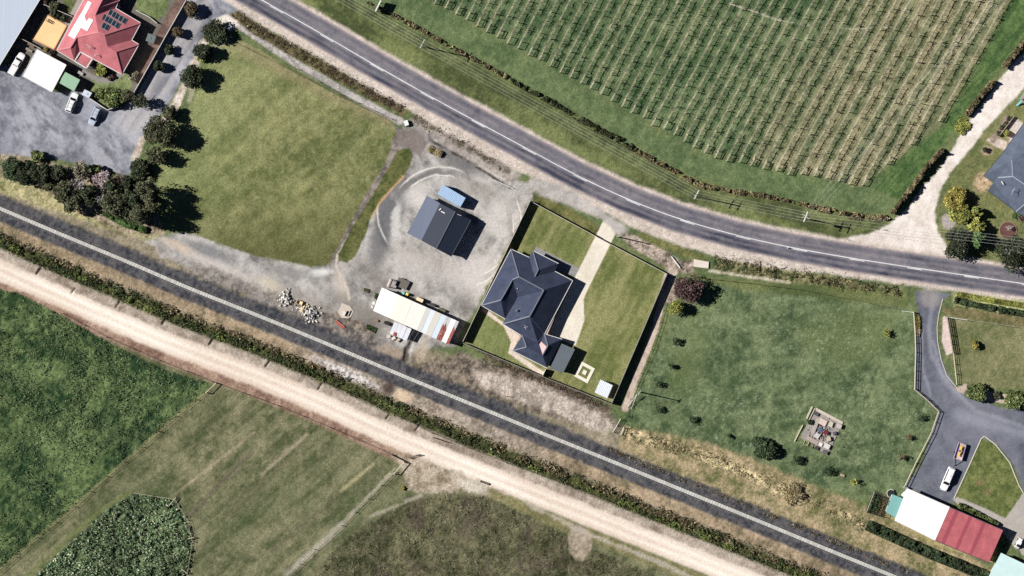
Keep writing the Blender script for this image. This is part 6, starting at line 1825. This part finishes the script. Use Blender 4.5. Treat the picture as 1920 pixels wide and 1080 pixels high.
for sg, (x, y) in ((1, (1789.2, 848)), (-1, (1808.6, 851))):
    p = Vector(G(x, y)); ax = (w[1] - w[0]).normalized()
    m = MB(); m.cone((p.x - ax.x * .1, p.y - ax.y * .1, .3), (p.x + ax.x * .1, p.y + ax.y * .1, .3), .3, .3, 12); m.build('wheel', tyre_m, root)
LG = 'loads stacked on the box trailer'
for (x, y, l, ww, h_, c, lb, an) in ((1797, 845, 2.6, .35, .35, (150, 120, 200), 'purple bundle along the left side of the trailer load', 1.27), (1801, 840, 1.1, .7, .6, (238, 196, 60), 'yellow crate at the upper end of the trailer load', 1.27),
                                     (1797.5, 851, 1.2, .7, .55, (238, 200, 70), 'yellow crate at the lower end of the trailer load', 1.27), (1804, 846, 1.6, .35, .3, (60, 56, 60), 'dark strip of load on the right side of the trailer', 1.27), (1804, 834, .5, 1.4, .4, (206, 180, 170), 'pinkish board across the tail of the trailer', 1.27)):
    g = G(x, y); o = empty('trailer_load', (g[0], g[1], .58), lb, 'load', LG)
    mt_ = mat('load_%d_%d_%d' % c, A(*c), .6, .15, 3); m = MB(); m.box(g[0], g[1], .58, .58 + h_ * .8, l, ww, an, .96); m.build('body', mt_, o)
    m = MB(); m.box(g[0], g[1], .58 + h_ * .8, .58 + h_, l * .7, ww * .6, an, .9); m.build('top', mt_, o)
# machine by the red shed
g = G(1910, 1018); root = empty('ride_on_mower', (g[0], g[1], 0), 'white and black ride-on machine parked in the shade right of the red shed', 'mower')
an = math.radians(62)
m = MB(); m.box(g[0], g[1], .25, .75, 2.6, 1.2, an, .85); m.build('body', cw, root)
m = MB(); m.box(g[0] - .3, g[1] - .6, .7, 1.2, .6, .7, an, .85); m.build('seat', tyre_m, root)
m = MB(); m.box(g[0] + .4, g[1] + .75, .7, 1.05, .8, .7, an, .8); m.build('bonnet', cw, root)
for dx, dy in ((.7, .3), (-.2, .9), (.1, -.95), (-.85, -.35)):
    m = MB(); m.cone((g[0] + dx - .1, g[1] + dy, .28), (g[0] + dx + .1, g[1] + dy - .05, .28), .28, .28, 12); m.build('wheel', tyre_m, root)

# ------------------------------------------------------------------ yard clutter
def box_thing(name, label, cat, px, py, l, w_, h_, c, ang=0.0, group=None, z=0.0, lid=None, legs=False, rough=.7):
    """a crate / bin / bench with body and lid or rim"""
    g = G(px, py, z); o = empty(name, g, label, cat, group)
    mt_ = mat('paint_%d_%d_%d' % tuple(c), A(*c), rough, .15, 3.0)
    m = MB()
    if legs:
        ca, sa = math.cos(ang), math.sin(ang)
        for sx in (-.42, .42):
            for sy in (-.38, .38):
                x, y = sx * l, sy * w_
                mm = MB(); mm.box(g[0] + x * ca - y * sa, g[1] + x * sa + y * ca, z - .05, z + h_ - .08, .08, .08); mm.build('leg', mt_, o)
        m.box(g[0], g[1], z + h_ - .1, z + h_, l, w_, ang); m.build('top', mt_, o)
    else:
        m.box(g[0], g[1], z - .03, z + h_ * .88, l * .94, w_ * .94, ang); m.build('body', mt_, o)
        m = MB(); m.box(g[0], g[1], z + h_ * .88, z + h_, l, w_, ang, .96); m.build('lid', mat('paint_%d_%d_%d' % tuple(lid), A(*lid), rough, .15, 3.0) if lid else mt_, o)
    return o


def open_crate(name, label, cat, px, py, l, w_, h_, c, ang=0.0, group=None, fill=None):
    g = G(px, py); o = empty(name, (g[0], g[1], 0), label, cat, group); mt_ = mat('paint_%d_%d_%d' % tuple(c), A(*c), .75, .18, 3.0)
    ca, sa = math.cos(ang), math.sin(ang)
    for sx, sy, a, b in ((0, 1, l, .07), (0, -1, l, .07), (1, 0, .07, w_), (-1, 0, .07, w_)):
        x, y = sx * (l / 2 - .035), sy * (w_ / 2 - .035)
        m = MB(); m.box(g[0] + x * ca - y * sa, g[1] + x * sa + y * ca, -.03, h_, a, b, ang); m.build('side', mt_, o)
    m = MB(); m.box(g[0], g[1], -.02, h_ * .35, l - .16, w_ - .16, ang); m.build('floor', mat('paint_%d_%d_%d' % tuple(fill or c), A(*(fill or c)), .75, .18, 3.0), o)
    return o


def rubble(name, label, px, py, rx, ry, ang, n, cols, h=1.0, size=.35, cat='rubble pile'):
    """a heap of broken stones"""
    sd = nseed(); r = np.random.default_rng(sd); c = G(px, py)
    ico = np.array([(0, 0, 1), (.9, 0, .2), (0, .9, .2), (-.9, 0, .2), (0, -.9, .2), (.6, .6, -.6), (-.6, .6, -.6), (-.6, -.6, -.6), (.6, -.6, -.6)])
    fc = [(0, 1, 2), (0, 2, 3), (0, 3, 4), (0, 4, 1), (1, 5, 2), (2, 6, 3), (3, 7, 4), (4, 8, 1), (2, 5, 6), (3, 6, 7), (4, 7, 8), (1, 8, 5), (5, 8, 7), (5, 7, 6)]
    V = []; F = []; T = []
    for i in range(n):
        t = r.uniform(0, 6.283); q = min(1.35, abs(r.normal(0, .55))) * (1 + .3 * math.sin(3 * t + sd))
        u, v = q * rx * S * math.cos(t), q * ry * S * math.sin(t)
        x, y = c[0] + u * math.cos(ang) - v * math.sin(ang), c[1] + u * math.sin(ang) + v * math.cos(ang)
        s_ = size * r.uniform(.5, 1.5); z = h * max(0, 1 - q) * r.uniform(.4, 1) + s_ * .25
        R = np.linalg.qr(r.normal(size=(3, 3)))[0]
        P_ = (ico * r.uniform(.6, 1.2, (9, 3)) * s_ * np.array([1, .8, .6])) @ R + np.array([x, y, z])
        i0 = len(V); V += list(P_); F += [tuple(k + i0 for k in f) for f in fc]; T += [np.asarray(cols[r.integers(len(cols))]) * r.uniform(.8, 1.1)] * 9
    root = empty(name, (c[0], c[1], 0), label, cat)
    o = mesh_arrays('stones', np.array(V), F, twig_m, root, np.array(T)); o['kind'] = 'stuff'
    return root


stone_c = [A(226, 222, 214), A(206, 202, 196), A(240, 236, 228), A(180, 174, 166), A(140, 132, 124)]
rubble('rubble_pile', 'pile of broken pale concrete, left of the wooden crate', 537, 561, 13, 16, .3, 170, stone_c, .8, .32)
rubble('rubble_pile', 'larger pile of broken grey concrete, right of the wooden crate', 582, 588, 19, 13, -.45, 250, stone_c, .9, .32)
rubble('rubble_pile', 'cream sandy heap joined to the larger concrete pile', 568, 579, 9, 10, -.4, 70, [A(242, 222, 178), A(232, 210, 160), A(248, 234, 204)], .7, .3)
YC = 'clutter around the long shed'
open_crate('wooden_crate', 'open wooden crate between the two concrete piles', 'crate', 562, 567.5, 1.5, 1.05, .8, (222, 190, 140), -.42, YC, (236, 214, 170))
g = G(648, 588); root = empty('concrete_pit', (g[0], g[1], 0), 'concrete pit with pale slab and black opening on the rough yard', 'pit', YC)
m = MB(); m.prism([G(x, y)[:2] for x, y in ((641, 568), (656, 574), (663, 584), (656, 597), (640, 596), (634, 585))], -.08, .06); m.build('slab', mat('pinkish_slab', A(206, 190, 172), .85, .12, 3), root)
m = MB(); m.box(g[0] - .25, g[1], .05, .5, .5, 1.15, -.42); m.build('lid', gutter_w, root)
m = MB(); m.box(g[0] + .45, g[1], .05, .12, .6, 1.3, -.42); m.build('opening', tyre_m, root)
for k, (dx, dy) in enumerate(((.85, .1), (.3, -.8))):
    m = MB(); m.box(g[0] + dx, g[1] + dy, .05, .35, .18 if k == 0 else 1.2, 1.5 if k == 0 else .18, -.42); m.build('rim', mat('pinkish_slab', A(206, 190, 172)), root)
a, b = G(629, 602), G(645, 615)
root = empty('steel_beam', a, 'rusty red steel beam lying beside the railway', 'beam', YC)
m = MB(); m.bar((a[0], a[1], .12), (b[0], b[1], .12), .55, .1); m.build('web', mat('red_oxide', A(176, 72, 54), .7, .2, 3), root); m = MB(); m.bar((a[0] + .2, a[1] + .25, .2), (b[0] + .2, b[1] + .25, .2), .12, .34); m.build('flange', mat('red_oxide_pale', A(206, 150, 130), .7, .2, 3), root)


def mat_thing(label, pts, c, group=YC):
    cc = centroid(pts); g = G(*cc); o = empty('garden_bed', (g[0], g[1], 0), label, 'bed', group)
    w = [G(*q) for q in pts]; sd = nseed(); r = np.random.default_rng(sd)
    for a, b in zip(w, w[1:] + w[:1]):
        m = MB(); m.bar((a[0], a[1], .1), (b[0], b[1], .1), .1, .25); m.build('edging', wood_d, o)
    m = MB(); m.prism([q[:2] for q in w], -.05, .08); m.build('soil', mat('dark_soil', A(62, 58, 44), .95, .2, 3), o)
    X = r.uniform(0, 1, 260); Y = r.uniform(0, 1, 260); w_ = np.array([q[:2] for q in w])
    pos = (w_[0] * (1 - X[:, None]) + w_[1] * X[:, None]) * (1 - Y[:, None]) + (w_[3] * (1 - X[:, None]) + w_[2] * X[:, None]) * Y[:, None]
    V, F, T = leaves(np.c_[pos, r.uniform(.1, .3, 260)], .26, c, .6, sd); mesh_arrays('plants', V, F, leaf_m, o, T)


gd = [A(60, 90, 44), A(78, 104, 52), A(48, 70, 38)]
mat_thing('green planted bed standing clear on the gravel left of the long shed', [(682.5, 540), (692, 542.5), (691, 549), (682.5, 546)], [A(86, 100, 56), A(104, 112, 66)])
mat_thing('green planted bed against the left end of the long shed', [(704, 549), (711, 551), (706, 562.5), (702.5, 558)], gd)
mat_thing('large dark green planted bed below the long shed', [(688.5, 607.5), (706.5, 615), (702, 624.5), (686, 616)], gd)
box_thing('wheelie_bin', 'teal-lidded wheelie bin by the yard wall of the long shed', 'bin', 756.5, 549.5, .62, .62, 1.1, (70, 110, 100), -.42, YC, lid=(120, 206, 206))
box_thing('wheelie_bin', 'yellow-lidded wheelie bin by the yard wall of the long shed', 'bin', 763.5, 551.5, .65, .65, 1.1, (70, 96, 74), -.42, YC, lid=(246, 222, 72))
box_thing('storage_chest', 'cream storage chest by the yard wall of the long shed', 'chest', 787.5, 562, 1.75, .85, 1.5, (200, 170, 130), -.42, YC, lid=(250, 226, 176))
box_thing('storage_box', 'dark storage box right of the cream chest', 'box', 811, 571.5, 1.5, .6, .8, (72, 66, 64), -.42, YC)
box_thing('storage_box', 'olive storage box furthest right along the long shed', 'box', 829, 581, 1.9, .55, .7, (104, 104, 72), -.42, YC)
box_thing('appliance', 'white appliance standing at the left end of the long shed', 'appliance', 701, 568.5, .7, .8, 1.0, (232, 230, 224), -.42, YC)
box_thing('appliance', 'lower white appliance below the first at the left end of the long shed', 'appliance', 698, 575.5, .6, .6, .8, (220, 216, 208), -.42, YC)
box_thing('black_drum_box', 'black box on the ground under the long shed, left of the lean-to', 'box', 726, 606, 1.5, .8, .6, (40, 38, 40), -.42, YC)
box_thing('scrap_box', 'small reddish scrap box left of the black box', 'box', 707, 601, .6, .5, .4, (176, 110, 90), -.42, YC)
for i, (x, y, c, lb) in enumerate(((729, 631, (216, 206, 196), 'pale sack heap under the left corner of the lean-to'), (738, 634, (228, 220, 210), 'white sack heap along the lower edge of the lean-to'), (747, 637, (196, 176, 150), 'tan sack heap at the right of the lean-to edge'), (741, 626, (170, 66, 50), 'red-brown tin lying on the lean-to roof'))):
    z = 0 if i < 3 else 2.12
    box_thing('scrap_sack', lb, 'sack', x, y, .9, .7, .55 if i < 3 else .15, c, .4 * i, YC, z=z)
# flat deck trailer and tank left of the shed end
dk4 = [(748, 519.5), (769, 528.5), (761, 544), (741, 535)]
root = empty('flatbed_trailer', G(*centroid(dk4)), 'dark grey flatbed trailer on the gravel above the long shed', 'trailer', YC)
m = MB(); m.prism([G(x, y)[:2] for x, y in dk4], .55, .68); m.build('deck', mat('grey_deck', A(112, 104, 98), .8, .12, 3), root)
for x, y in ((749, 533), (757, 523), (762, 538), (752, 539)):
    g = G(x, y); m = MB(); m.cone((g[0], g[1] - .1, .3), (g[0], g[1] + .1, .3), .3, .3, 12); m.build('wheel', tyre_m, root)
m = MB(); a, b = G(741, 528), G(735, 526); m.bar((a[0], a[1], .6), (b[0], b[1], .5), .12); m.build('drawbar', steel_g, root)
root = empty('fuel_tank', G(732, 531), 'pinkish grey cylindrical tank on a stand beside the flatbed trailer', 'tank', YC)
a, b = G(734.5, 524), G(728.5, 538)
m = MB(); m.cone((a[0], a[1], 1.9), (b[0], b[1], 1.9), .45, .45, 16); m.build('drum', mat('tank_grey_pink', A(190, 172, 166), .6, .12, 3), root)
for q in (a, b):
    m = MB(); m.box(q[0], q[1], -.1, 1.6, .5, .12, -.42); m.build('leg', steel_g, root)

# pale square garden on the lot, culvert slab, orange court
root = empty('paved_garden_square', G(1096, 698), 'pale paved square with lawn and centre slab beside the patio', 'paving')
o4 = [(1091, 677.5), (1115.5, 691), (1101.5, 719), (1076, 705)]
cc = centroid(o4); inn = [(cc[0] + (x - cc[0]) * .62, cc[1] + (y - cc[1]) * .62) for x, y in o4]; cen = [(cc[0] + (x - cc[0]) * .26, cc[1] + (y - cc[1]) * .26) for x, y in o4]
pav = mat('pale_paving', A(236, 228, 206), .8, .1, 3)
for i in range(4):
    a, b, c_, d_ = o4[i], o4[(i + 1) % 4], inn[(i + 1) % 4], inn[i]
    m = MB(); m.prism([G(*q)[:2] for q in (a, b, c_, d_)], -.08, .07); m.build('border_slab', pav, root)
m = MB(); m.prism([G(*q)[:2] for q in cen], -.08, .16); m.build('centre_slab', pav, root)
root = empty('culvert_slab', G(1314, 494), 'pale concrete culvert slab over the roadside ditch', 'slab')
m = MB(); m.prism([G(x, y)[:2] for x, y in ((1301, 486), (1329, 491), (1328, 502), (1300, 499))], -.1, .35); m.build('deck', mat('culvert_concrete', A(226, 212, 196), .85, .1, 3), root)
m = MB(); p, q = G(1301, 499.5), G(1328, 503); m.bar((p[0], p[1], .2), (q[0], q[1], .2), .15, .5); m.build('headwall', mat('culvert_concrete'.strip(), A(226, 212, 196)), root)
a, b = G(1259, 481), G(1275, 502); root = empty('white_pipe', a, 'white pipe rail lying across the ditch by the lot corner', 'pipe')
m = MB(); m.cone((a[0], a[1], .35), (b[0], b[1], .35), .14, .14, 8); m.build('pipe', wht, root); m = MB(); m.box(a[0], a[1], -.2, .35, .2, .2); m.box(b[0], b[1], -.2, .35, .2, .2); m.build('support', wood_g, root)
oc = mat('orange_court', A(250, 206, 138), .8, .1, 1.2)
root = empty('orange_court', G(92, 62), 'orange-yellow paved court beside the red-tiled house', 'court')
m = MB(); m.prism([G(x, y)[:2] for x, y in ((61, 73), (86.5, 27), (125, 48), (101, 92.5))], -.1, .05); m.build('slab', oc, root)
m = MB(); p4 = [G(x, y) for x, y in ((61, 73), (86.5, 27), (125, 48), (101, 92.5))]
for a, b in zip(p4, p4[1:] + p4[:1]):
    m.bar((a[0], a[1], .05), (b[0], b[1], .05), .25, .16)
m.build('edging', mat('orange_edging', A(226, 160, 104), .8, .1, 2), root)
g = G(93, 40); root = empty('cane_table', (g[0], g[1], 0), 'brown open-framed table at the top of the orange court', 'table')
for dx, dy, l, w_ in ((0, .28, 1.6, .1), (0, -.28, 1.6, .1), (.75, 0, .1, .6), (-.75, 0, .1, .6), (0, 0, .08, .6), (.38, 0, .08, .6), (-.38, 0, .08, .6)):
    ca, sa = math.cos(-.5), math.sin(-.5); m = MB(); m.box(g[0] + dx * ca - dy * sa, g[1] + dx * sa + dy * ca, .36, .42, l, w_, -.5); m.build('slat', wood_d, root)
for dx, dy in ((.72, .26), (-.72, .26), (.72, -.26), (-.72, -.26)):
    ca, sa = math.cos(-.5), math.sin(-.5); m = MB(); m.box(g[0] + dx * ca - dy * sa, g[1] + dx * sa + dy * ca, .03, .36, .08, .08, -.5); m.build('leg', wood_d, root)
box_thing('garden_bench', 'grey timber bench in the warehouse shade above the ute', 'bench', 55, 94, 1.7, .6, .5, (150, 138, 122), -.5, None, legs=True)
box_thing('garden_bench', 'brown timber bench against the pale fence above the ute', 'bench', 58, 85, 1.9, .5, .5, (116, 90, 74), -.5, None, legs=True)
box_thing('outdoor_seat', 'grey seat on the path below the porch of the red-tiled house', 'seat', 151, 137, 1.5, .7, .5, (176, 170, 166), -.5, None, legs=True)
g = G(283, 72); root = empty('rain_tank', (g[0], g[1], 0), 'grey-green squat tank in the shade between red-tiled house and pale fence', 'tank')
m = MB(); m.prism([G(x, y)[:2] for x, y in ((279, 63), (294, 68), (289, 83), (274, 77))], -.1, 1.3); m.build('body', mat('tank_grey', A(104, 118, 116), .6, .1, 2), root); m = MB(); m.cone((g[0], g[1], 1.3), (g[0], g[1], 1.4), .35, .3, 12); m.build('lid', steel_g, root)
a, b = G(224, 18), G(225.5, 9); root = empty('surf_board', a, 'white board leaning in the shade beside the red-tiled house', 'board')
m = MB(); m.prism([G(x, y)[:2] for x, y in ((222, 15.5), (224, 9.5), (226, 10), (227, 15), (225.5, 18.5), (223.5, 18))], 1.35, 1.45); m.build('deck', wht, root); m = MB(); p = G(224.5, 14); m.box(p[0], p[1], -.1, 1.35, .3, .12); m.build('stand', steel_g, root)
box_thing('letter_box', 'white letter box standing on the pale gravel at the top of the paddock corner', 'box', 762, 231, 1.0, 1.3, .9, (246, 244, 238), .3, None)
# round bark bed with a small tree
g = G(1890, 432); root = empty('round_bark_bed', (g[0], g[1], 0), 'round dark red bark bed on the lawn near the right edge', 'bed')
m = MB(); n = 28; m.prism([(g[0] + 2.05 * math.cos(k * 2 * math.pi / n), g[1] + 2.05 * math.sin(k * 2 * math.pi / n)) for k in range(n)], -.06, .07); m.build('mulch', mat('red_bark_mulch', A(108, 70, 64), .95, .3, 6.0, bump=.6), root)
m = MB()
for k in range(n):
    a, b = k * 2 * math.pi / n, (k + 1) * 2 * math.pi / n
    m.bar((g[0] + 2.1 * math.cos(a), g[1] + 2.1 * math.sin(a), .06), (g[0] + 2.1 * math.cos(b), g[1] + 2.1 * math.sin(b), .06), .12, .16)
m.build('edging', mat('tan_edging', A(168, 142, 116), .85, .15, 3), root)
bare_tree(1891, 427, 6, 1.5, 'thin pale sapling standing in the round bark bed', n=9, tint=(205, 195, 185))
# courtyard wall, trampoline frame at right edge
panel_fence([(1875, 252), (1900, 219)], .9, 'low pinkish courtyard wall of the slate-blue roofed house', mat('pink_wall', A(206, 182, 172), .8, .1, 3), mat('pink_wall', A(206, 182, 172)), 1.6, 'courtyard_wall')
g = G(1914, 188); root = empty('play_frame', (g[0], g[1], 0), 'teal play frame cut by the right edge beside the pale drive', 'play frame')
tl_ = mat('teal_tube', A(120, 190, 190), .5, .1, 3)
pts4 = [(1910, 186), (1922, 170), (1936, 182), (1922, 197)]
for x, y in pts4:
    q = G(x, y); m = MB(); m.bar((q[0], q[1], -.1), (q[0], q[1], 1.6), .12); m.build('post', tl_, root)
for a, b in zip(pts4, pts4[1:] + pts4[:1]):
    p, q = G(*a), G(*b); m = MB(); m.bar((p[0], p[1], 1.6), (q[0], q[1], 1.6), .16, .1); m.build('rail', tl_, root)
m = MB(); p, q = G(1914, 190), G(1906, 198); m.bar((p[0], p[1], 1.3), (q[0], q[1], .1), .5, .08); m.build('slide', tl_, root)
m = MB(); m.prism([G(x, y)[:2] for x, y in pts4], .7, .78); m.build('deck', mat('play_deck', A(176, 146, 130), .7, .15, 3), root)

# vegetable cage by the sheds
vc = [(1638, 921), (1664, 933), (1653.5, 969), (1623, 960)]
root = empty('vegetable_cage', G(*centroid(vc)), 'dark netted vegetable cage left of the teal lean-to', 'vegetable cage')
w = [Vector(G(*q)) for q in vc]
m = MB(); m.prism([(p.x, p.y) for p in w], -.06, .08); m.build('soil', mat('dark_soil', A(62, 58, 44)), root)
for i in range(4):
    a, b = w[i], w[(i + 1) % 4]
    m = MB(); m.bar((a.x, a.y, -.1), (a.x, a.y, 1.5), .1); m.build('post', wood_g, root)
    m = MB(); m.bar((a.x, a.y, 1.5), (b.x, b.y, 1.5), .09, .09); m.build('rail', wood_p if i == 3 else wood_d, root)
    m = MB(); m.bar((a.x, a.y, .2), (b.x, b.y, .2), .08, .3); m.build('board', wood_d, root)
r = np.random.default_rng(991)
for k, (t0, pl) in enumerate(((.12, 'holly'), (.38, 'holly'), (.62, 'hedge'), (.86, 'brown'))):
    p, q = w[0].lerp(w[1], t0), w[3].lerp(w[2], t0); n = 420; s_ = r.uniform(.05, .95, n)
    pos = np.array(p)[None] * (1 - s_[:, None]) + np.array(q)[None] * s_[:, None] + np.c_[r.normal(0, .22, n), r.normal(0, .22, n), r.uniform(.1, .8, n)]
    V, F, T = leaves(pos, .3, PAL[pl], .4, 992 + k); mesh_arrays('plant_row', V, F, leaf_m, root, T)['kind'] = 'stuff'
g = G(1670, 925); root = empty('round_pond', (g[0], g[1], 0), 'black round tub with pale rim above the teal lean-to', 'tub')
m = MB(); m.cone((g[0], g[1], -.1), (g[0], g[1], .5), .85, .95, 20); m.build('tub', tyre_m, root)
m = MB()
for k in range(16):
    a, b = .9 + k * .22, .9 + (k + 1) * .22
    m.bar((g[0] + .98 * math.cos(a), g[1] + .98 * math.sin(a), .52), (g[0] + .98 * math.cos(b), g[1] + .98 * math.sin(b), .52), .14, .1)
m.build('rim', mat('tub_rim', A(206, 210, 200), .6, .1, 3), root)
box_thing('plastic_sheet_stack', 'white stacked sheets at the upper corner of the white shed', 'stack', 1694, 926, 1.3, .6, .5, (236, 232, 226), .8)
box_thing('grey_cabinet', 'grey cabinet at the upper corner of the white shed by the fence', 'cabinet', 1697, 914, 1.2, .6, 1.0, (150, 150, 152), -.4)

# junk pile on the field
jr = lambda X, Y: (1480 + X / 9, 750 + Y / 9)
JG = 'junk on the old concrete pad in the field'
pad = [jr(430, 140), jr(900, 390), jr(640, 940), jr(190, 640)]
root = empty('concrete_pad', G(*centroid(pad)), 'old concrete pad under the junk in the right-hand field', 'pad')
m = MB(); m.prism([G(*q)[:2] for q in pad], -.1, .1); m.build('slab', mat('old_pad', A(158, 150, 142), .9, .35, 1.5), root)
m = MB(); p, q = G(*jr(440, 150)), G(*jr(900, 390)); m.bar((p[0], p[1], .14), (q[0], q[1], .14), .7, .14); m.build('kerb', mat('pad_kerb', A(206, 192, 172), .9, .15, 2), root)


def plank(label, X0, Y0, X1, Y1, w_, c, z=.2, h_=.12, n=1):
    a, b = Vector(G(*jr(X0, Y0), z)), Vector(G(*jr(X1, Y1), z)); o = empty('timber_stack', (a.x, a.y, z), label, 'timber', JG); d = (b - a).normalized(); s_ = Vector((-d.y, d.x, 0))
    for k in range(n):
        m = MB(); e = s_ * (k - (n - 1) / 2) * w_ * 1.15; m.bar(a + e, b + e, w_, h_); m.build('plank', mat('paint_%d_%d_%d' % c, A(*c), .85, .2, 3.0), o)


plank('two pale timbers lying along the upper left edge of the junk pad', 385, 110, 290, 310, .2, (206, 200, 166), .18, .2, 2)
plank('short pale timber beside the upper left timbers of the junk pad', 430, 140, 335, 330, .16, (216, 206, 186), .3, .12)
plank('long pale timber log along the lower left of the junk pad', 225, 420, 85, 700, .26, (206, 198, 164), .15, .3)
plank('grey planks stacked across the middle of the junk pad', 490, 300, 390, 570, .24, (190, 178, 166), .4, .14, 3)
plank('weathered pallet boards at the lower middle of the junk pad', 290, 620, 480, 730, .2, (186, 166, 152), .3, .1, 4)
for (X, Y, l, w_, h_, c, an, lb) in ((560, 370, 2.0, 1.5, .35, (222, 196, 180), -.45, 'large pinkish slab at the top centre of the junk pad'), (455, 235, 1.1, .8, .4, (84, 82, 92), -.45, 'dark grey frame at the upper left of the junk pad'),
                                     (700, 410, .9, 1.25, .5, (206, 200, 170), -.35, 'pale cabinet right of the pinkish slab on the junk pad'), (840, 440, 1.1, 1.1, .7, (200, 184, 172), -.35, 'pinkish crate at the right corner of the junk pad'),
                                     (610, 550, 1.2, .9, .6, (122, 34, 44), -.3, 'dark red tin in the middle of the junk pad'), (520, 500, 1.0, 1.0, .5, (84, 104, 134), -.6, 'blue-grey tarp bundle in the middle of the junk pad'),
                                     (465, 600, 1.2, 1.2, .5, (206, 202, 196), -.6, 'pale carton in the lower middle of the junk pad'), (660, 655, 1.0, 1.0, .7, (196, 186, 160), .2, 'tan drum right of the middle of the junk pad'),
                                     (525, 745, .9, .9, .5, (236, 230, 224), -.45, 'white carton near the lower edge of the junk pad'), (630, 775, 1.5, 1.2, .5, (222, 214, 208), -.45, 'large white carton at the lower right of the junk pad'),
                                     (760, 560, .9, .7, .5, (90, 92, 104), .3, 'dark blue-grey box at the right edge of the junk pad'), (460, 810, 1.0, .9, .4, (70, 64, 60), -.45, 'dark box at the lower edge of the junk pad'),
                                     (600, 880, 1.3, .8, .5, (104, 98, 96), -.45, 'grey box at the lowest corner of the junk pad')):
    box_thing('junk_box', lb, 'box', *jr(X, Y), l, w_, h_, c, an, JG, z=.1)
rubble('scrap_heap', 'loose grey scrap and rubble strewn over the junk pad', 1540, 810, 26, 30, .5, 260, [A(190, 180, 172), A(120, 112, 108), A(70, 66, 68), A(150, 140, 134), A(214, 206, 198), A(96, 60, 56)], .35, .22, 'scrap')
open_crate('cold_frame', 'pale square frame lying at the lower left of the junk pad, left one', 'box', *jr(285, 725), 1.1, 1.1, .35, (206, 196, 140), -.45, JG, (110, 116, 70))
open_crate('cold_frame', 'dark square frame lying at the lower left of the junk pad, right one', 'box', *jr(370, 765), 1.1, 1.0, .3, (96, 92, 76), -.45, JG, (122, 122, 84))
tree(1519, 792, 5, 1.2, 'holly', 'dark weed bush growing through the left edge of the junk pad', 'bush', 'bush', leaf=.3)
box_thing('feed_trough', 'small tan trough on the grass left of the vegetable cage', 'trough', 1579, 891, 1.1, .5, .4, (190, 160, 130), -.3)
tree(756, 916, 4, .7, 'yellow', 'small yellow gorse bush below the field gates', 'bush', 'bush', leaf=.28)
open_crate('cattle_grid', 'small dark steel grid beside the pale track near the dark field', 'grid', 909, 905, 2.3, .5, .3, (62, 58, 54), -.35, None, (110, 100, 92))
# plant bed in a tray along the drive
root = empty('drive_garden_bed', G(1721, 610), 'narrow yellow planted bed against the rail fence of the sealed drive', 'bed')
b4 = [(1717, 590), (1724, 592), (1727, 620), (1724, 631), (1718, 630)]
m = MB(); m.prism([G(*q)[:2] for q in b4], -.06, .1); m.build('soil', mat('tan_bed', A(176, 150, 112), .9, .2, 3), root)
m = MB(); w = [G(*q) for q in b4]
for a, b in zip(w, w[1:] + w[:1]):
    m.bar((a[0], a[1], .12), (b[0], b[1], .12), .16, .2)
m.build('edging', wood_d, root)
r = np.random.default_rng(77); n = 380; t = r.uniform(592, 616, n)
pos = np.c_[(1720.5 + (t - 592) * .07 + r.normal(0, 1.5, n) - 960) * S, (540 - t) * S, r.uniform(.15, .6, n)]
V, F, T = leaves(pos, .28, [A(190, 172, 70), A(160, 150, 62), A(140, 136, 60)], .5, 78); mesh_arrays('plants', V, F, leaf_m, root, T)
# white kerb of the fan-shaped lawn
KE = [(1789, 934), (1818, 871), (1840, 822), (1846, 818), (1866, 833), (1893, 867), (1910, 909), (1919, 925)]
kp = mat('pale_kerb', A(222, 212, 190), .8, .1, 3); root = empty('lawn_kerb', G(1842, 820), 'pale concrete kerb around the fan-shaped lawn', 'kerb')
for a, b in zip(KE[:-1], KE[1:]):
    p, q = G(*a), G(*b); m = MB(); m.bar((p[0], p[1], .04), (q[0], q[1], .04), .2, .16); m.build('kerb_stone', kp, root)
root = empty('lawn_kerb', G(1766, 600), 'thin pale kerb along the right side of the sealed drive', 'kerb')
KE = [(1768, 560), (1760, 590), (1757, 615), (1758, 640), (1764, 672), (1775, 704), (1794, 727)]
for a, b in zip(KE[:-1], KE[1:]):
    p, q = G(*a), G(*b); m = MB(); m.bar((p[0], p[1], .02), (q[0], q[1], .02), .14, .14); m.build('kerb_stone', kp, root)
